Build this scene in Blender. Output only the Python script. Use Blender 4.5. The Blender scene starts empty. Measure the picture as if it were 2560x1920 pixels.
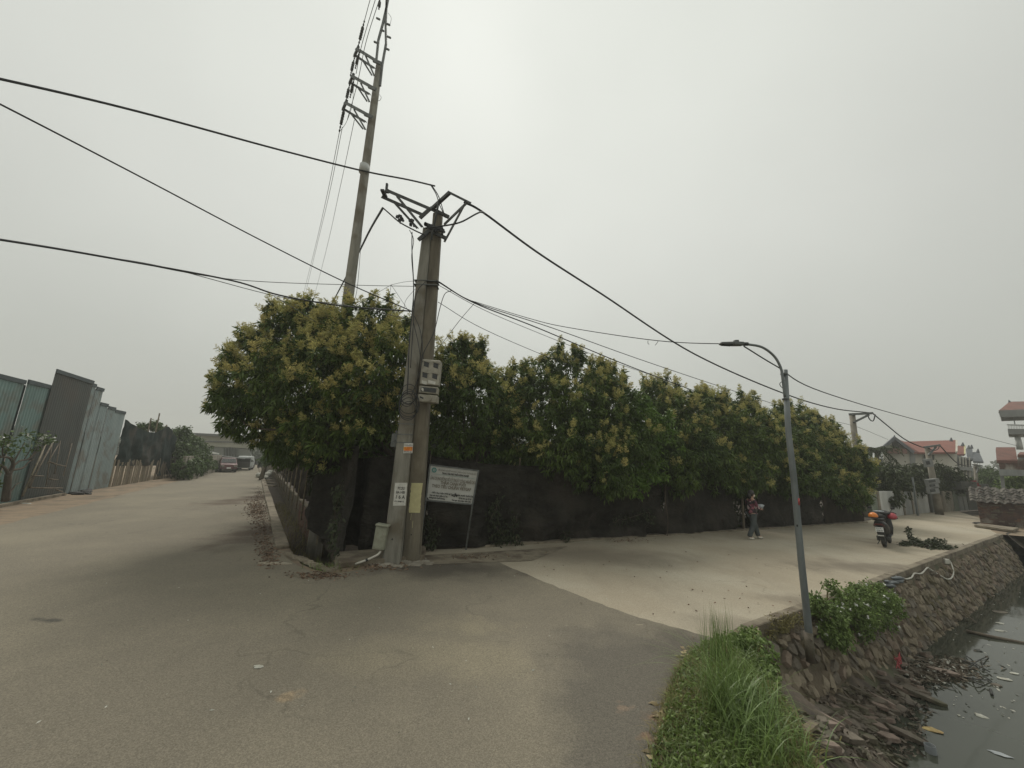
import bpy, bmesh, math, random
import numpy as np
from mathutils import Vector, Matrix, noise

SC = bpy.context.scene
COL = SC.collection
R = math.radians
random.seed(7)
rng = np.random.default_rng(7)

# ------------------------------------------------------------------ camera
F = 961.0          # focal length in pixels of a 2560 px wide frame
H = 2.3            # eye height in metres
_u = np.array([(1470 - 1280) / F, (960 + 3850) / F, -1.0]); _u /= np.linalg.norm(_u)
_y = np.array([0, 0, -1.0]) - _u * (-_u[2]); _y /= np.linalg.norm(_y)
_x = np.cross(_y, _u)
CM = np.array([_x, _y, _u])
cam_data = bpy.data.cameras.new('camera')
cam_data.sensor_width = 36.0
cam_data.lens = 36.0 * F / 2560.0
cam_data.clip_start = 0.05
cam_data.clip_end = 2000.0
cam = bpy.data.objects.new('camera', cam_data)
COL.objects.link(cam)
_m = Matrix([list(CM[0]), list(CM[1]), list(CM[2])]).to_4x4()
_m.translation = Vector((0, 0, H))
cam.matrix_world = _m
SC.camera = cam

# ------------------------------------------------------------------ sky
SUN_EL, SUN_AZ = R(52), R(-12)      # azimuth from +Y towards +X
world = bpy.data.worlds.new('World')
SC.world = world
world.use_nodes = True
nt = world.node_tree
nt.nodes.clear()
def N(tree, kind, **kw):
    n = tree.nodes.new(kind)
    for k, v in kw.items():
        setattr(n, k, v)
    return n
out = N(nt, 'ShaderNodeOutputWorld')
bg = N(nt, 'ShaderNodeBackground')
bg.inputs['Strength'].default_value = 1.0
sky = N(nt, 'ShaderNodeTexSky', sky_type='NISHITA', sun_disc=False)
sky.sun_elevation = SUN_EL
sky.sun_rotation = SUN_AZ
sky.dust_density = 1.5
sky.air_density = 1.5
hs = N(nt, 'ShaderNodeHueSaturation')
hs.inputs['Saturation'].default_value = 0.12
hs.inputs['Value'].default_value = 0.085
tc = N(nt, 'ShaderNodeTexCoord')
sep = N(nt, 'ShaderNodeSeparateXYZ')
ramp = N(nt, 'ShaderNodeValToRGB')
cr = ramp.color_ramp
cr.elements[0].position = 0.0; cr.elements[0].color = (0.37, 0.378, 0.345, 1)
cr.elements[1].position = 1.0; cr.elements[1].color = (0.605, 0.625, 0.575, 1)
e = cr.elements.new(0.18); e.color = (0.405, 0.418, 0.382, 1)
e = cr.elements.new(0.50); e.color = (0.505, 0.517, 0.48, 1)
dot = N(nt, 'ShaderNodeVectorMath', operation='DOT_PRODUCT')
dot.inputs[1].default_value = (math.cos(SUN_EL) * math.sin(SUN_AZ), math.cos(SUN_EL) * math.cos(SUN_AZ), math.sin(SUN_EL))
gl = N(nt, 'ShaderNodeMapRange')
gl.inputs['From Min'].default_value = 0.35; gl.inputs['From Max'].default_value = 1.0
gl.inputs['To Min'].default_value = 0.93; gl.inputs['To Max'].default_value = 1.08
gl.interpolation_type = 'SMOOTHERSTEP'
nz = N(nt, 'ShaderNodeTexNoise')
nz.inputs['Scale'].default_value = 1.6; nz.inputs['Detail'].default_value = 3.0
nr = N(nt, 'ShaderNodeMapRange')
nr.inputs['From Min'].default_value = 0.3; nr.inputs['From Max'].default_value = 0.7
nr.inputs['To Min'].default_value = 0.93; nr.inputs['To Max'].default_value = 1.06
mul = N(nt, 'ShaderNodeMath', operation='MULTIPLY')
vm = N(nt, 'ShaderNodeVectorMath', operation='SCALE')
mix = N(nt, 'ShaderNodeMix', data_type='RGBA')
mix.inputs['Factor'].default_value = 0.92
L = nt.links.new
L(tc.outputs['Generated'], sep.inputs[0]); L(sep.outputs['Z'], ramp.inputs['Fac'])
L(tc.outputs['Generated'], dot.inputs[0]); L(dot.outputs['Value'], gl.inputs['Value'])
L(tc.outputs['Generated'], nz.inputs['Vector']); L(nz.outputs['Fac'], nr.inputs['Value'])
L(gl.outputs['Result'], mul.inputs[0]); L(nr.outputs['Result'], mul.inputs[1])
L(ramp.outputs['Color'], vm.inputs[0]); L(mul.outputs[0], vm.inputs['Scale'])
L(sky.outputs['Color'], hs.inputs['Color'])
L(hs.outputs['Color'], mix.inputs['A']); L(vm.outputs[0], mix.inputs['B'])
L(mix.outputs['Result'], bg.inputs['Color']); L(bg.outputs[0], out.inputs['Surface'])

sd = bpy.data.lights.new('sun', 'SUN')
sd.energy = 1.5
sd.angle = R(25)
sd.color = (1.0, 0.95, 0.86)
sun = bpy.data.objects.new('sun', sd)
COL.objects.link(sun)
sun.rotation_euler = (R(90) - SUN_EL, 0, -SUN_AZ + math.pi)
sun.rotation_euler = Vector((math.cos(SUN_EL) * math.sin(SUN_AZ), math.cos(SUN_EL) * math.cos(SUN_AZ), math.sin(SUN_EL))).to_track_quat('Z', 'Y').to_euler()
sun.location = (0, 0, 40)

SC.view_settings.view_transform = 'Standard'
SC.view_settings.look = 'None'
SC.view_settings.exposure = 0.38
SC.view_settings.gamma = 1.0
SC.view_settings.use_curve_mapping = False
SC.render.engine = 'CYCLES'
SC.cycles.use_denoising = True
SC.cycles.max_bounces = 6
SC.cycles.diffuse_bounces = 3
SC.cycles.glossy_bounces = 3
SC.cycles.transmission_bounces = 3
SC.cycles.transparent_max_bounces = 6
SC.cycles.volume_bounces = 0

# ------------------------------------------------------------------ surveying helpers (photo pixel -> place in the world)
def ray(px, py):
    return CM @ np.array([(px - 1280) / F, (960 - py) / F, -1.0])
def G(px, py, z=0.0):
    r = ray(px, py); t = (z - H) / r[2]
    return Vector((r[0] * t, r[1] * t, z))
def W(px, py, y):
    r = ray(px, py); t = y / r[1]
    return Vector((r[0] * t, y, H + r[2] * t))
def Zat(g, px, py):
    r = ray(px, py); t = (r[0] * g[0] + r[1] * g[1]) / (r[0] ** 2 + r[1] ** 2)
    return H + r[2] * t
def onplane(px, py, a, b):
    """where the sight line meets the vertical plane through ground points a and b"""
    r = ray(px, py); n = Vector((-(b[1] - a[1]), b[0] - a[0]))
    t = (n.x * a[0] + n.y * a[1]) / (n.x * r[0] + n.y * r[1])
    return Vector((r[0] * t, r[1] * t, H + r[2] * t))

# ------------------------------------------------------------------ materials
MATS = {}
def mat(name, c1, c2=None, scale=3.0, rough=0.8, bump=0.0, bscale=30.0, metal=0.0, detail=5.0, stretch=None, lo=0.35, hi=0.65,
        spec=0.5, island=0.0, bdist=0.02, c3=None, s3=0.6, translucent=0.0, thin=None):
    m = bpy.data.materials.new(name); m.use_nodes = True
    t = m.node_tree; b = t.nodes['Principled BSDF']; l = t.links.new
    b.inputs['Roughness'].default_value = rough
    b.inputs['Metallic'].default_value = metal
    b.inputs['Specular IOR Level'].default_value = spec
    c1 = (*c1, 1); c2 = (*c2, 1) if c2 else tuple(x * 0.75 for x in c1[:3]) + (1,)
    g = N(t, 'ShaderNodeNewGeometry')
    vec = g.outputs['Position']
    if stretch:
        mp = N(t, 'ShaderNodeMapping'); mp.inputs['Scale'].default_value = stretch
        l(vec, mp.inputs['Vector']); vec = mp.outputs['Vector']
    nz = N(t, 'ShaderNodeTexNoise'); nz.inputs['Scale'].default_value = scale; nz.inputs['Detail'].default_value = detail
    nz.inputs['Roughness'].default_value = 0.62
    l(vec, nz.inputs['Vector'])
    rp = N(t, 'ShaderNodeMapRange'); rp.inputs['From Min'].default_value = lo; rp.inputs['From Max'].default_value = hi
    l(nz.outputs['Fac'], rp.inputs['Value'])
    mx = N(t, 'ShaderNodeMix', data_type='RGBA')
    mx.inputs['A'].default_value = c1; mx.inputs['B'].default_value = c2
    l(rp.outputs['Result'], mx.inputs['Factor'])
    col = mx.outputs['Result']
    if c3:
        n3 = N(t, 'ShaderNodeTexNoise'); n3.inputs['Scale'].default_value = s3; n3.inputs['Detail'].default_value = 4
        l(g.outputs['Position'], n3.inputs['Vector'])
        r3 = N(t, 'ShaderNodeMapRange'); r3.inputs['From Min'].default_value = 0.5; r3.inputs['From Max'].default_value = 0.66
        l(n3.outputs['Fac'], r3.inputs['Value'])
        m3 = N(t, 'ShaderNodeMix', data_type='RGBA'); m3.inputs['B'].default_value = (*c3, 1)
        l(r3.outputs['Result'], m3.inputs['Factor']); l(col, m3.inputs['A']); col = m3.outputs['Result']
    if island:
        hv = N(t, 'ShaderNodeHueSaturation')
        ir = N(t, 'ShaderNodeMapRange'); ir.inputs['To Min'].default_value = 1 - island; ir.inputs['To Max'].default_value = 1 + island
        l(g.outputs['Random Per Island'], ir.inputs['Value']); l(ir.outputs['Result'], hv.inputs['Value'])
        l(col, hv.inputs['Color']); col = hv.outputs['Color']
    l(col, b.inputs['Base Color'])
    if bump:
        nb = N(t, 'ShaderNodeTexNoise'); nb.inputs['Scale'].default_value = bscale; nb.inputs['Detail'].default_value = 6
        nb.inputs['Roughness'].default_value = 0.65
        l(vec, nb.inputs['Vector'])
        bp = N(t, 'ShaderNodeBump'); bp.inputs['Strength'].default_value = bump; bp.inputs['Distance'].default_value = bdist
        l(nb.outputs['Fac'], bp.inputs['Height']); l(bp.outputs['Normal'], b.inputs['Normal'])
    if translucent:
        tr = N(t, 'ShaderNodeBsdfTranslucent'); ms = N(t, 'ShaderNodeMixShader'); ms.inputs[0].default_value = translucent
        o = t.nodes['Material Output']
        l(col, tr.inputs['Color']); l(b.outputs[0], ms.inputs[1]); l(tr.outputs[0], ms.inputs[2]); l(ms.outputs[0], o.inputs['Surface'])
    MATS[name] = m
    return m

def blob_mask(t, centre, r0, r1, wob=0.5, nscale=1.2, squash=(1, 1, 1)):
    """soft uneven patch (a stain or repair with a shape of its own) round a place on the ground"""
    l = t.links.new
    g = N(t, 'ShaderNodeNewGeometry')
    sub = N(t, 'ShaderNodeVectorMath', operation='SUBTRACT'); sub.inputs[1].default_value = centre
    sc = N(t, 'ShaderNodeVectorMath', operation='MULTIPLY'); sc.inputs[1].default_value = squash
    ln = N(t, 'ShaderNodeVectorMath', operation='LENGTH')
    nz = N(t, 'ShaderNodeTexNoise'); nz.inputs['Scale'].default_value = nscale; nz.inputs['Detail'].default_value = 6
    nm = N(t, 'ShaderNodeMath', operation='MULTIPLY_ADD'); nm.inputs[1].default_value = wob * 4; nm.inputs[2].default_value = -wob * 2
    ad = N(t, 'ShaderNodeMath', operation='ADD')
    mr = N(t, 'ShaderNodeMapRange'); mr.interpolation_type = 'SMOOTHSTEP'
    mr.inputs['From Min'].default_value = r0; mr.inputs['From Max'].default_value = r1
    mr.inputs['To Min'].default_value = 1; mr.inputs['To Max'].default_value = 0
    l(g.outputs['Position'], sub.inputs[0]); l(sub.outputs[0], sc.inputs[0]); l(sc.outputs[0], ln.inputs[0])
    l(g.outputs['Position'], nz.inputs['Vector']); l(nz.outputs['Fac'], nm.inputs[0])
    l(nm.outputs[0], ad.inputs[0]); l(ln.outputs['Value'], ad.inputs[1]); l(ad.outputs[0], mr.inputs['Value'])
    return mr.outputs['Result']

def surface_road(name, base, light, dark, speck_lo, speck_hi, speck_scale, patches, bump):
    m = bpy.data.materials.new(name); m.use_nodes = True
    t = m.node_tree; b = t.nodes['Principled BSDF']; l = t.links.new
    b.inputs['Roughness'].default_value = 0.9
    b.inputs['Specular IOR Level'].default_value = 0.3
    g = N(t, 'ShaderNodeNewGeometry')
    def noisetex(scale, detail, rough=0.6, stretch=None):
        v = g.outputs['Position']
        if stretch:
            mp = N(t, 'ShaderNodeMapping'); mp.inputs['Scale'].default_value = stretch[:3]; mp.inputs['Rotation'].default_value = (0, 0, stretch[3])
            l(v, mp.inputs['Vector']); v = mp.outputs['Vector']
        n = N(t, 'ShaderNodeTexNoise'); n.inputs['Scale'].default_value = scale; n.inputs['Detail'].default_value = detail
        n.inputs['Roughness'].default_value = rough
        l(v, n.inputs['Vector']); return n.outputs['Fac']
    def mixc(fac, a, bb, lo, hi, amt=1.0):
        r = N(t, 'ShaderNodeMapRange'); r.inputs['From Min'].default_value = lo; r.inputs['From Max'].default_value = hi
        r.inputs['To Max'].default_value = amt
        l(fac, r.inputs['Value'])
        x = N(t, 'ShaderNodeMix', data_type='RGBA'); l(r.outputs['Result'], x.inputs['Factor'])
        if isinstance(a, tuple): x.inputs['A'].default_value = (*a, 1)
        else: l(a, x.inputs['A'])
        x.inputs['B'].default_value = (*bb, 1)
        return x.outputs['Result']
    c = mixc(noisetex(0.35, 5), base, light, 0.45, 0.68)
    c = mixc(noisetex(0.9, 6, 0.7, (1, 0.3, 1, 0.5)), c, dark, 0.5, 0.78, 0.4)
    c = mixc(noisetex(2.6, 6, 0.7), c, light, 0.56, 0.75, 0.35)
    c = mixc(noisetex(5.0, 3, 0.6, (0.3, 1, 1, 0.12)), c, tuple(min(1, x * 1.7) for x in light), 0.72, 0.76, 0.55)
    c = mixc(noisetex(1.7, 7, 0.75, (1, 0.45, 1, 1.1)), c, tuple(x * 0.62 for x in dark), 0.66, 0.80, 0.6)
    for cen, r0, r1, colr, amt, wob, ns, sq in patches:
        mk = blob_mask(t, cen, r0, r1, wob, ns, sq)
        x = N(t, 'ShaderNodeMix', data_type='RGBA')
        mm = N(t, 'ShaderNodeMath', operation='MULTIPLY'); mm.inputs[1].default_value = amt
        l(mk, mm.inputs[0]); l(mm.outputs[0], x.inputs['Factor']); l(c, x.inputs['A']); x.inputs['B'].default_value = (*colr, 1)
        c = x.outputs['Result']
    # thin wandering cracks
    dn = N(t, 'ShaderNodeTexNoise'); dn.inputs['Scale'].default_value = 1.4; dn.inputs['Detail'].default_value = 8; l(g.outputs['Position'], dn.inputs['Vector'])
    dsc = N(t, 'ShaderNodeVectorMath', operation='SCALE'); dsc.inputs['Scale'].default_value = 0.9; l(dn.outputs['Color'], dsc.inputs[0])
    dad = N(t, 'ShaderNodeVectorMath', operation='ADD'); l(g.outputs['Position'], dad.inputs[0]); l(dsc.outputs[0], dad.inputs[1])
    ck = N(t, 'ShaderNodeTexVoronoi', feature='DISTANCE_TO_EDGE'); ck.inputs['Scale'].default_value = 0.30; l(dad.outputs[0], ck.inputs['Vector'])
    cm = N(t, 'ShaderNodeMapRange'); cm.inputs['From Min'].default_value = 0.0015; cm.inputs['From Max'].default_value = 0.007; cm.inputs['To Min'].default_value = 1; cm.inputs['To Max'].default_value = 0; l(ck.outputs['Distance'], cm.inputs['Value'])
    gm = N(t, 'ShaderNodeMapRange'); gm.inputs['From Min'].default_value = 0.48; gm.inputs['From Max'].default_value = 0.60; gm.inputs['To Max'].default_value = 0.3; l(noisetex(0.55, 3), gm.inputs['Value'])
    cf_ = N(t, 'ShaderNodeMath', operation='MULTIPLY'); l(cm.outputs['Result'], cf_.inputs[0]); l(gm.outputs['Result'], cf_.inputs[1])
    cx = N(t, 'ShaderNodeMix', data_type='RGBA'); cx.inputs['B'].default_value = (dark[0] * .35, dark[1] * .35, dark[2] * .35, 1); l(cf_.outputs[0], cx.inputs['Factor']); l(c, cx.inputs['A']); c = cx.outputs['Result']
    # aggregate
    vo = N(t, 'ShaderNodeTexVoronoi'); vo.inputs['Scale'].default_value = speck_scale
    l(g.outputs['Position'], vo.inputs['Vector'])
    sp = N(t, 'ShaderNodeSeparateColor'); l(vo.outputs['Color'], sp.inputs[0])
    mr = N(t, 'ShaderNodeMapRange'); mr.inputs['To Min'].default_value = speck_lo; mr.inputs['To Max'].default_value = speck_hi
    l(sp.outputs[0], mr.inputs['Value'])
    fn = noisetex(speck_scale * 0.35, 4, 0.8)
    mr2 = N(t, 'ShaderNodeMapRange'); mr2.inputs['From Min'].default_value = 0.3; mr2.inputs['From Max'].default_value = 0.7
    mr2.inputs['To Min'].default_value = 0.86; mr2.inputs['To Max'].default_value = 1.14
    l(fn, mr2.inputs['Value'])
    mm = N(t, 'ShaderNodeMath', operation='MULTIPLY'); l(mr.outputs['Result'], mm.inputs[0]); l(mr2.outputs['Result'], mm.inputs[1])
    sc = N(t, 'ShaderNodeVectorMath', operation='SCALE'); l(c, sc.inputs[0]); l(mm.outputs[0], sc.inputs['Scale'])
    l(sc.outputs[0], b.inputs['Base Color'])
    bp = N(t, 'ShaderNodeBump'); bp.inputs['Strength'].default_value = bump; bp.inputs['Distance'].default_value = 0.006
    l(mm.outputs[0], bp.inputs['Height'])
    b2 = N(t, 'ShaderNodeBump'); b2.inputs['Strength'].default_value = 0.35; b2.inputs['Distance'].default_value = 0.06
    l(noisetex(1.3, 4), b2.inputs['Height']); l(bp.outputs['Normal'], b2.inputs['Normal']); l(b2.outputs['Normal'], b.inputs['Normal'])
    MATS[name] = m
    return m

def gp(px, py):
    v = G(px, py); return (v.x, v.y, 0)
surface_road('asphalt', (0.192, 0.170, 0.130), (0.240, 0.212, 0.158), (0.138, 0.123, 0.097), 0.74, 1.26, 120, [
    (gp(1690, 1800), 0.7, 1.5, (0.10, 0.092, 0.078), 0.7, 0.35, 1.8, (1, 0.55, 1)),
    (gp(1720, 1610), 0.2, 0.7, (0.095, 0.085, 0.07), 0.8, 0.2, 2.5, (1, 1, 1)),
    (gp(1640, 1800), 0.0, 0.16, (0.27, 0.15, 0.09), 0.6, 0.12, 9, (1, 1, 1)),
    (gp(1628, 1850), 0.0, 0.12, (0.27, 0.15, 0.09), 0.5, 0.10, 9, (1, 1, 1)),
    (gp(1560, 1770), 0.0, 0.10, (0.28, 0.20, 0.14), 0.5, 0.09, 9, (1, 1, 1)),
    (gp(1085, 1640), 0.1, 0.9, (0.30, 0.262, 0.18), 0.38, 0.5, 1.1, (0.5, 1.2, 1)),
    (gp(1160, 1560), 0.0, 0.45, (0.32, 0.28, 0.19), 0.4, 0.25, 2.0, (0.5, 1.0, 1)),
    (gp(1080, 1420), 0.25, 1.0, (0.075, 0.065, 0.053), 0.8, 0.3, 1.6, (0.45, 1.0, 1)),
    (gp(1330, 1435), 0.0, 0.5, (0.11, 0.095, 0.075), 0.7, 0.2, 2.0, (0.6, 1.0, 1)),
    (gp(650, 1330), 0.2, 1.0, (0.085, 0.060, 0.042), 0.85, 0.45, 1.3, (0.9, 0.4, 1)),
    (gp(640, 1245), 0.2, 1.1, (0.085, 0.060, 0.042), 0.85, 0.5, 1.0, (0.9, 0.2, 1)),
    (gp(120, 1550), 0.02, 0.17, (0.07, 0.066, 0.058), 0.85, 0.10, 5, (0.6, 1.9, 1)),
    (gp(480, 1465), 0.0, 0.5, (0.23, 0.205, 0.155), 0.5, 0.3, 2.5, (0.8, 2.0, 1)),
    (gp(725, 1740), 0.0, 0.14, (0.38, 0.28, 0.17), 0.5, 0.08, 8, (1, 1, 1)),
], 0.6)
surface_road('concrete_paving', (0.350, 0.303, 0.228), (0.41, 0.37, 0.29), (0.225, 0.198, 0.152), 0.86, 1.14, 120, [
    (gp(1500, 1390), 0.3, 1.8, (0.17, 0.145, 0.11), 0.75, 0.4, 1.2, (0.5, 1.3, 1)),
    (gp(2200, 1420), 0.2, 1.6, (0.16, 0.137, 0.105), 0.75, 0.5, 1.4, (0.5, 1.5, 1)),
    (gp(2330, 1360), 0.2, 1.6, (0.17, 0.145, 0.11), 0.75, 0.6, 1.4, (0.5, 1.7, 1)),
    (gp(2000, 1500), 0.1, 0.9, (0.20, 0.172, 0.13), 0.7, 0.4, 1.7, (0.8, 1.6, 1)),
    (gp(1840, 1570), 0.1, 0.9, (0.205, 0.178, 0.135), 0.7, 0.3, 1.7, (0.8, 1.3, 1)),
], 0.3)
mat('earth', (0.27, 0.20, 0.13), (0.18, 0.14, 0.10), 2.0, 0.95, 0.7, 14, c3=(0.13, 0.105, 0.07), s3=0.9)
mat('dark_soil', (0.075, 0.058, 0.04), (0.04, 0.032, 0.023), 4.0, 0.95, 0.8, 16)
mat('mud', (0.115, 0.088, 0.062), (0.05, 0.039, 0.03), 5.0, 0.75, 0.9, 12, c3=(0.07, 0.075, 0.035), s3=2.2)
mat('old_concrete', (0.30, 0.275, 0.225), (0.19, 0.17, 0.135), 2.5, 0.9, 0.5, 40, stretch=(1, 1, 0.35), c3=(0.15, 0.135, 0.11), s3=1.4)
mat('pole_concrete', (0.29, 0.278, 0.235), (0.12, 0.112, 0.09), 4.5, 0.9, 0.6, 45, stretch=(1, 1, 0.16), c3=(0.15, 0.13, 0.095), s3=1.6, lo=.38, hi=.72)
mat('pole_concrete_brown_shade', (0.215, 0.19, 0.14), (0.105, 0.092, 0.068), 4.0, 0.9, 0.6, 45, stretch=(1, 1, 0.16), c3=(0.14, 0.12, 0.085), s3=1.9)
mat('kerb_concrete', (0.26, 0.225, 0.165), (0.15, 0.125, 0.09), 3.5, 0.92, 0.6, 30, c3=(0.11, 0.085, 0.06), s3=2.0)
mat('galvanised', (0.22, 0.24, 0.24), (0.15, 0.165, 0.165), 5, 0.5, 0.15, 30, metal=0.4, stretch=(1, 1, .4))
mat('steel_dark', (0.085, 0.09, 0.088), (0.05, 0.052, 0.05), 8, 0.6, 0.1, 60, metal=0.3)
mat('steel_grey', (0.17, 0.18, 0.175), (0.10, 0.105, 0.10), 8, 0.6, 0.1, 60, metal=0.3)
mat('cable_black', (0.018, 0.02, 0.022), (0.03, 0.032, 0.034), 6, 0.6)
mat('cable_grey', (0.13, 0.135, 0.13), (0.09, 0.095, 0.09), 6, 0.6)
mat('meter_plastic', (0.37, 0.35, 0.285), (0.24, 0.22, 0.175), 9, 0.6, 0.1, 60)
mat('dark_glass', (0.015, 0.017, 0.016), (0.03, 0.032, 0.03), 9, 0.12)
mat('box_green_grey', (0.33, 0.34, 0.26), (0.25, 0.25, 0.19), 9, 0.55, 0.1, 40)
mat('white_pvc', (0.62, 0.60, 0.53), (0.45, 0.43, 0.37), 8, 0.45)
mat('white_paint', (0.60, 0.61, 0.57), (0.48, 0.48, 0.44), 3, 0.7, 0.1, 40)
mat('white_wall_paint', (0.56, 0.57, 0.55), (0.36, 0.37, 0.35), 1.2, 0.8, 0.15, 30, stretch=(1, 1, .5))
mat('grey_wall_paint', (0.30, 0.31, 0.30), (0.2, 0.21, 0.20), 1.6, 0.85, 0.2, 30, stretch=(1, 1, .5))
mat('yellow_paint', (0.56, 0.52, 0.28), (0.47, 0.43, 0.23), 9, 0.7, 0.1, 60)
mat('paper', (0.63, 0.62, 0.57), (0.5, 0.49, 0.44), 14, 0.8)
mat('sign_white', (0.50, 0.50, 0.47), (0.40, 0.395, 0.355), 4, 0.6)
mat('sign_grey_print', (0.17, 0.15, 0.12), (0.22, 0.2, 0.16), 20, 0.7)
mat('print_black', (0.02, 0.02, 0.018), (0.04, 0.04, 0.035), 20, 0.7)
mat('print_orange', (0.75, 0.18, 0.03), (0.6, 0.12, 0.03), 20, 0.7)
mat('print_yellow', (0.75, 0.5, 0.05), (0.7, 0.42, 0.05), 20, 0.7)
mat('emblem_teal', (0.10, 0.30, 0.27), (0.07, 0.22, 0.2), 20, 0.7)
mat('net_black', (0.038, 0.034, 0.027), (0.015, 0.013, 0.010), 1.6, 0.85, 1.0, 6, spec=0.3, bdist=0.14, c3=(0.058, 0.050, 0.040), s3=0.7, stretch=(1, 1, 1.8))  # lighter patches put light variation on the wrinkles into the cloth colour
mat('net_brown', (0.045, 0.036, 0.027), (0.018, 0.015, 0.012), 2.0, 0.9, 0.5, 7, spec=0.12, bdist=0.05, stretch=(1, 1, 0.4))
mat('net_green', (0.024, 0.038, 0.036), (0.012, 0.022, 0.021), 2.0, 0.9, 0.5, 6, spec=0.12, bdist=0.06, c3=(0.06, 0.055, 0.048), s3=0.7)
mat('sheet_teal', (0.17, 0.26, 0.245), (0.13, 0.205, 0.195), 1.4, 0.55, 0.1, 20, metal=0.2, stretch=(1, 1, 0.3), c3=(0.15, 0.17, 0.15), s3=1.3)
mat('sheet_pale', (0.30, 0.36, 0.36), (0.23, 0.285, 0.29), 1.6, 0.55, 0.1, 20, metal=0.2, stretch=(1, 1, 0.25), c3=(0.2, 0.205, 0.185), s3=1.5)
mat('sheet_dark', (0.055, 0.064, 0.058), (0.04, 0.046, 0.042), 1.6, 0.7, 0.1, 20, stretch=(1, 1, 0.3), c3=(0.06, 0.056, 0.046), s3=0.8)
mat('sheet_cap', (0.045, 0.065, 0.07), (0.035, 0.05, 0.055), 2, 0.6)
mat('bamboo', (0.21, 0.175, 0.115), (0.12, 0.098, 0.066), 9, 0.7, 0.2, 40, island=0.3)
mat('old_board', (0.19, 0.155, 0.105), (0.10, 0.08, 0.055), 6, 0.85, 0.5, 30, stretch=(1, 1, 0.15), island=0.35)
mat('wood_grey', (0.17, 0.14, 0.10), (0.10, 0.08, 0.06), 9, 0.85, 0.5, 30)
mat('bark', (0.105, 0.085, 0.062), (0.055, 0.043, 0.032), 7, 0.9, 0.8, 22, stretch=(1, 1, 0.3))
mat('bark_pale', (0.20, 0.165, 0.12), (0.10, 0.08, 0.06), 8, 0.9, 0.6, 22, stretch=(1, 1, 0.3))
mat('leaf_longan', (0.112, 0.162, 0.034), (0.055, 0.092, 0.022), 0.9, 0.42, island=0.45, translucent=0.22, detail=3, spec=0.28)
mat('leaf_longan_far', (0.076, 0.092, 0.030), (0.044, 0.062, 0.022), 0.6, 0.5, island=0.45, translucent=0.2, detail=3, spec=0.28)
mat('leaf_bright', (0.14, 0.225, 0.042), (0.09, 0.16, 0.03), 1.5, 0.45, island=0.35, translucent=0.3, spec=0.28)
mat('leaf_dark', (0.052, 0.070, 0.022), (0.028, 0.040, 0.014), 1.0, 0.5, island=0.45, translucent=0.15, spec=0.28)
mat('leaf_shrub', (0.095, 0.145, 0.045), (0.055, 0.088, 0.028), 1.0, 0.5, island=0.4, translucent=0.2, spec=0.28)
mat('leaf_bush', (0.18, 0.25, 0.07), (0.11, 0.165, 0.045), 2.5, 0.7, island=0.4, translucent=0.25)
mat('leaf_vine', (0.05, 0.062, 0.028), (0.03, 0.038, 0.018), 2.5, 0.5, island=0.4, translucent=0.15, spec=0.28)
mat('leaf_far_hazed', (0.095, 0.115, 0.075), (0.065, 0.08, 0.05), 0.3, 0.7, island=0.35)  # distance haze mixed into the leaf colour, paler than the near foliage
mat('flower_longan', (0.56, 0.49, 0.19), (0.38, 0.38, 0.13), 1.1, 0.8, island=0.35, translucent=0.25)
mat('flower_longan_pale', (0.33, 0.28, 0.11), (0.25, 0.21, 0.08), 1.1, 0.8, island=0.35, translucent=0.25)
mat('flower_white', (0.75, 0.75, 0.70), (0.6, 0.6, 0.56), 5, 0.7)
mat('grass_green', (0.16, 0.225, 0.05), (0.10, 0.15, 0.03), 2.0, 0.5, island=0.4, translucent=0.3)
mat('grass_tall', (0.18, 0.26, 0.07), (0.115, 0.18, 0.048), 2.0, 0.45, island=0.35, translucent=0.3)
mat('grass_dry', (0.22, 0.185, 0.07), (0.14, 0.125, 0.04), 3.0, 0.7, island=0.4, translucent=0.2)
mat('dry_leaf', (0.19, 0.125, 0.08), (0.12, 0.08, 0.053), 5.0, 0.8, island=0.5)
mat('dry_leaf_pale', (0.36, 0.30, 0.18), (0.26, 0.20, 0.11), 5.0, 0.8, island=0.4)
mat('stone_wall', (0.275, 0.23, 0.165), (0.16, 0.132, 0.092), 4.0, 0.9, 0.8, 18, c3=(0.12, 0.10, 0.055), s3=1.6)
mat('stone_red', (0.27, 0.21, 0.16), (0.17, 0.13, 0.098), 5.0, 0.9, 0.8, 18)
mat('stone_grey', (0.185, 0.16, 0.125), (0.115, 0.098, 0.075), 5.0, 0.9, 0.8, 18)
mat('mortar', (0.17, 0.135, 0.092), (0.10, 0.08, 0.055), 4.0, 0.95, 0.9, 14, c3=(0.075, 0.075, 0.04), s3=1.5)
mat('slab_brown', (0.16, 0.132, 0.10), (0.08, 0.065, 0.05), 6.0, 0.7, 0.7, 18, c3=(0.09, 0.085, 0.05), s3=3)
mat('slab_pink', (0.25, 0.19, 0.155), (0.16, 0.12, 0.095), 7.0, 0.75, 0.5, 20)
mat('brick_old', (0.20, 0.105, 0.068), (0.105, 0.058, 0.042), 4.0, 0.9, 0.6, 24, c3=(0.12, 0.10, 0.07), s3=2.5)
mat('brick_dark', (0.135, 0.078, 0.06), (0.065, 0.043, 0.036), 3.0, 0.9, 0.6, 24, c3=(0.36, 0.34, 0.29), s3=1.1)
mat('roof_tile_old', (0.10, 0.086, 0.07), (0.042, 0.037, 0.032), 5.0, 0.9, 0.5, 20, c3=(0.13, 0.12, 0.10), s3=1.6)
mat('roof_red', (0.25, 0.095, 0.072), (0.20, 0.078, 0.06), 2.0, 0.8, 0.2, 10)
mat('roof_brown', (0.22, 0.105, 0.085), (0.15, 0.08, 0.065), 2.0, 0.8, 0.4, 10)
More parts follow.
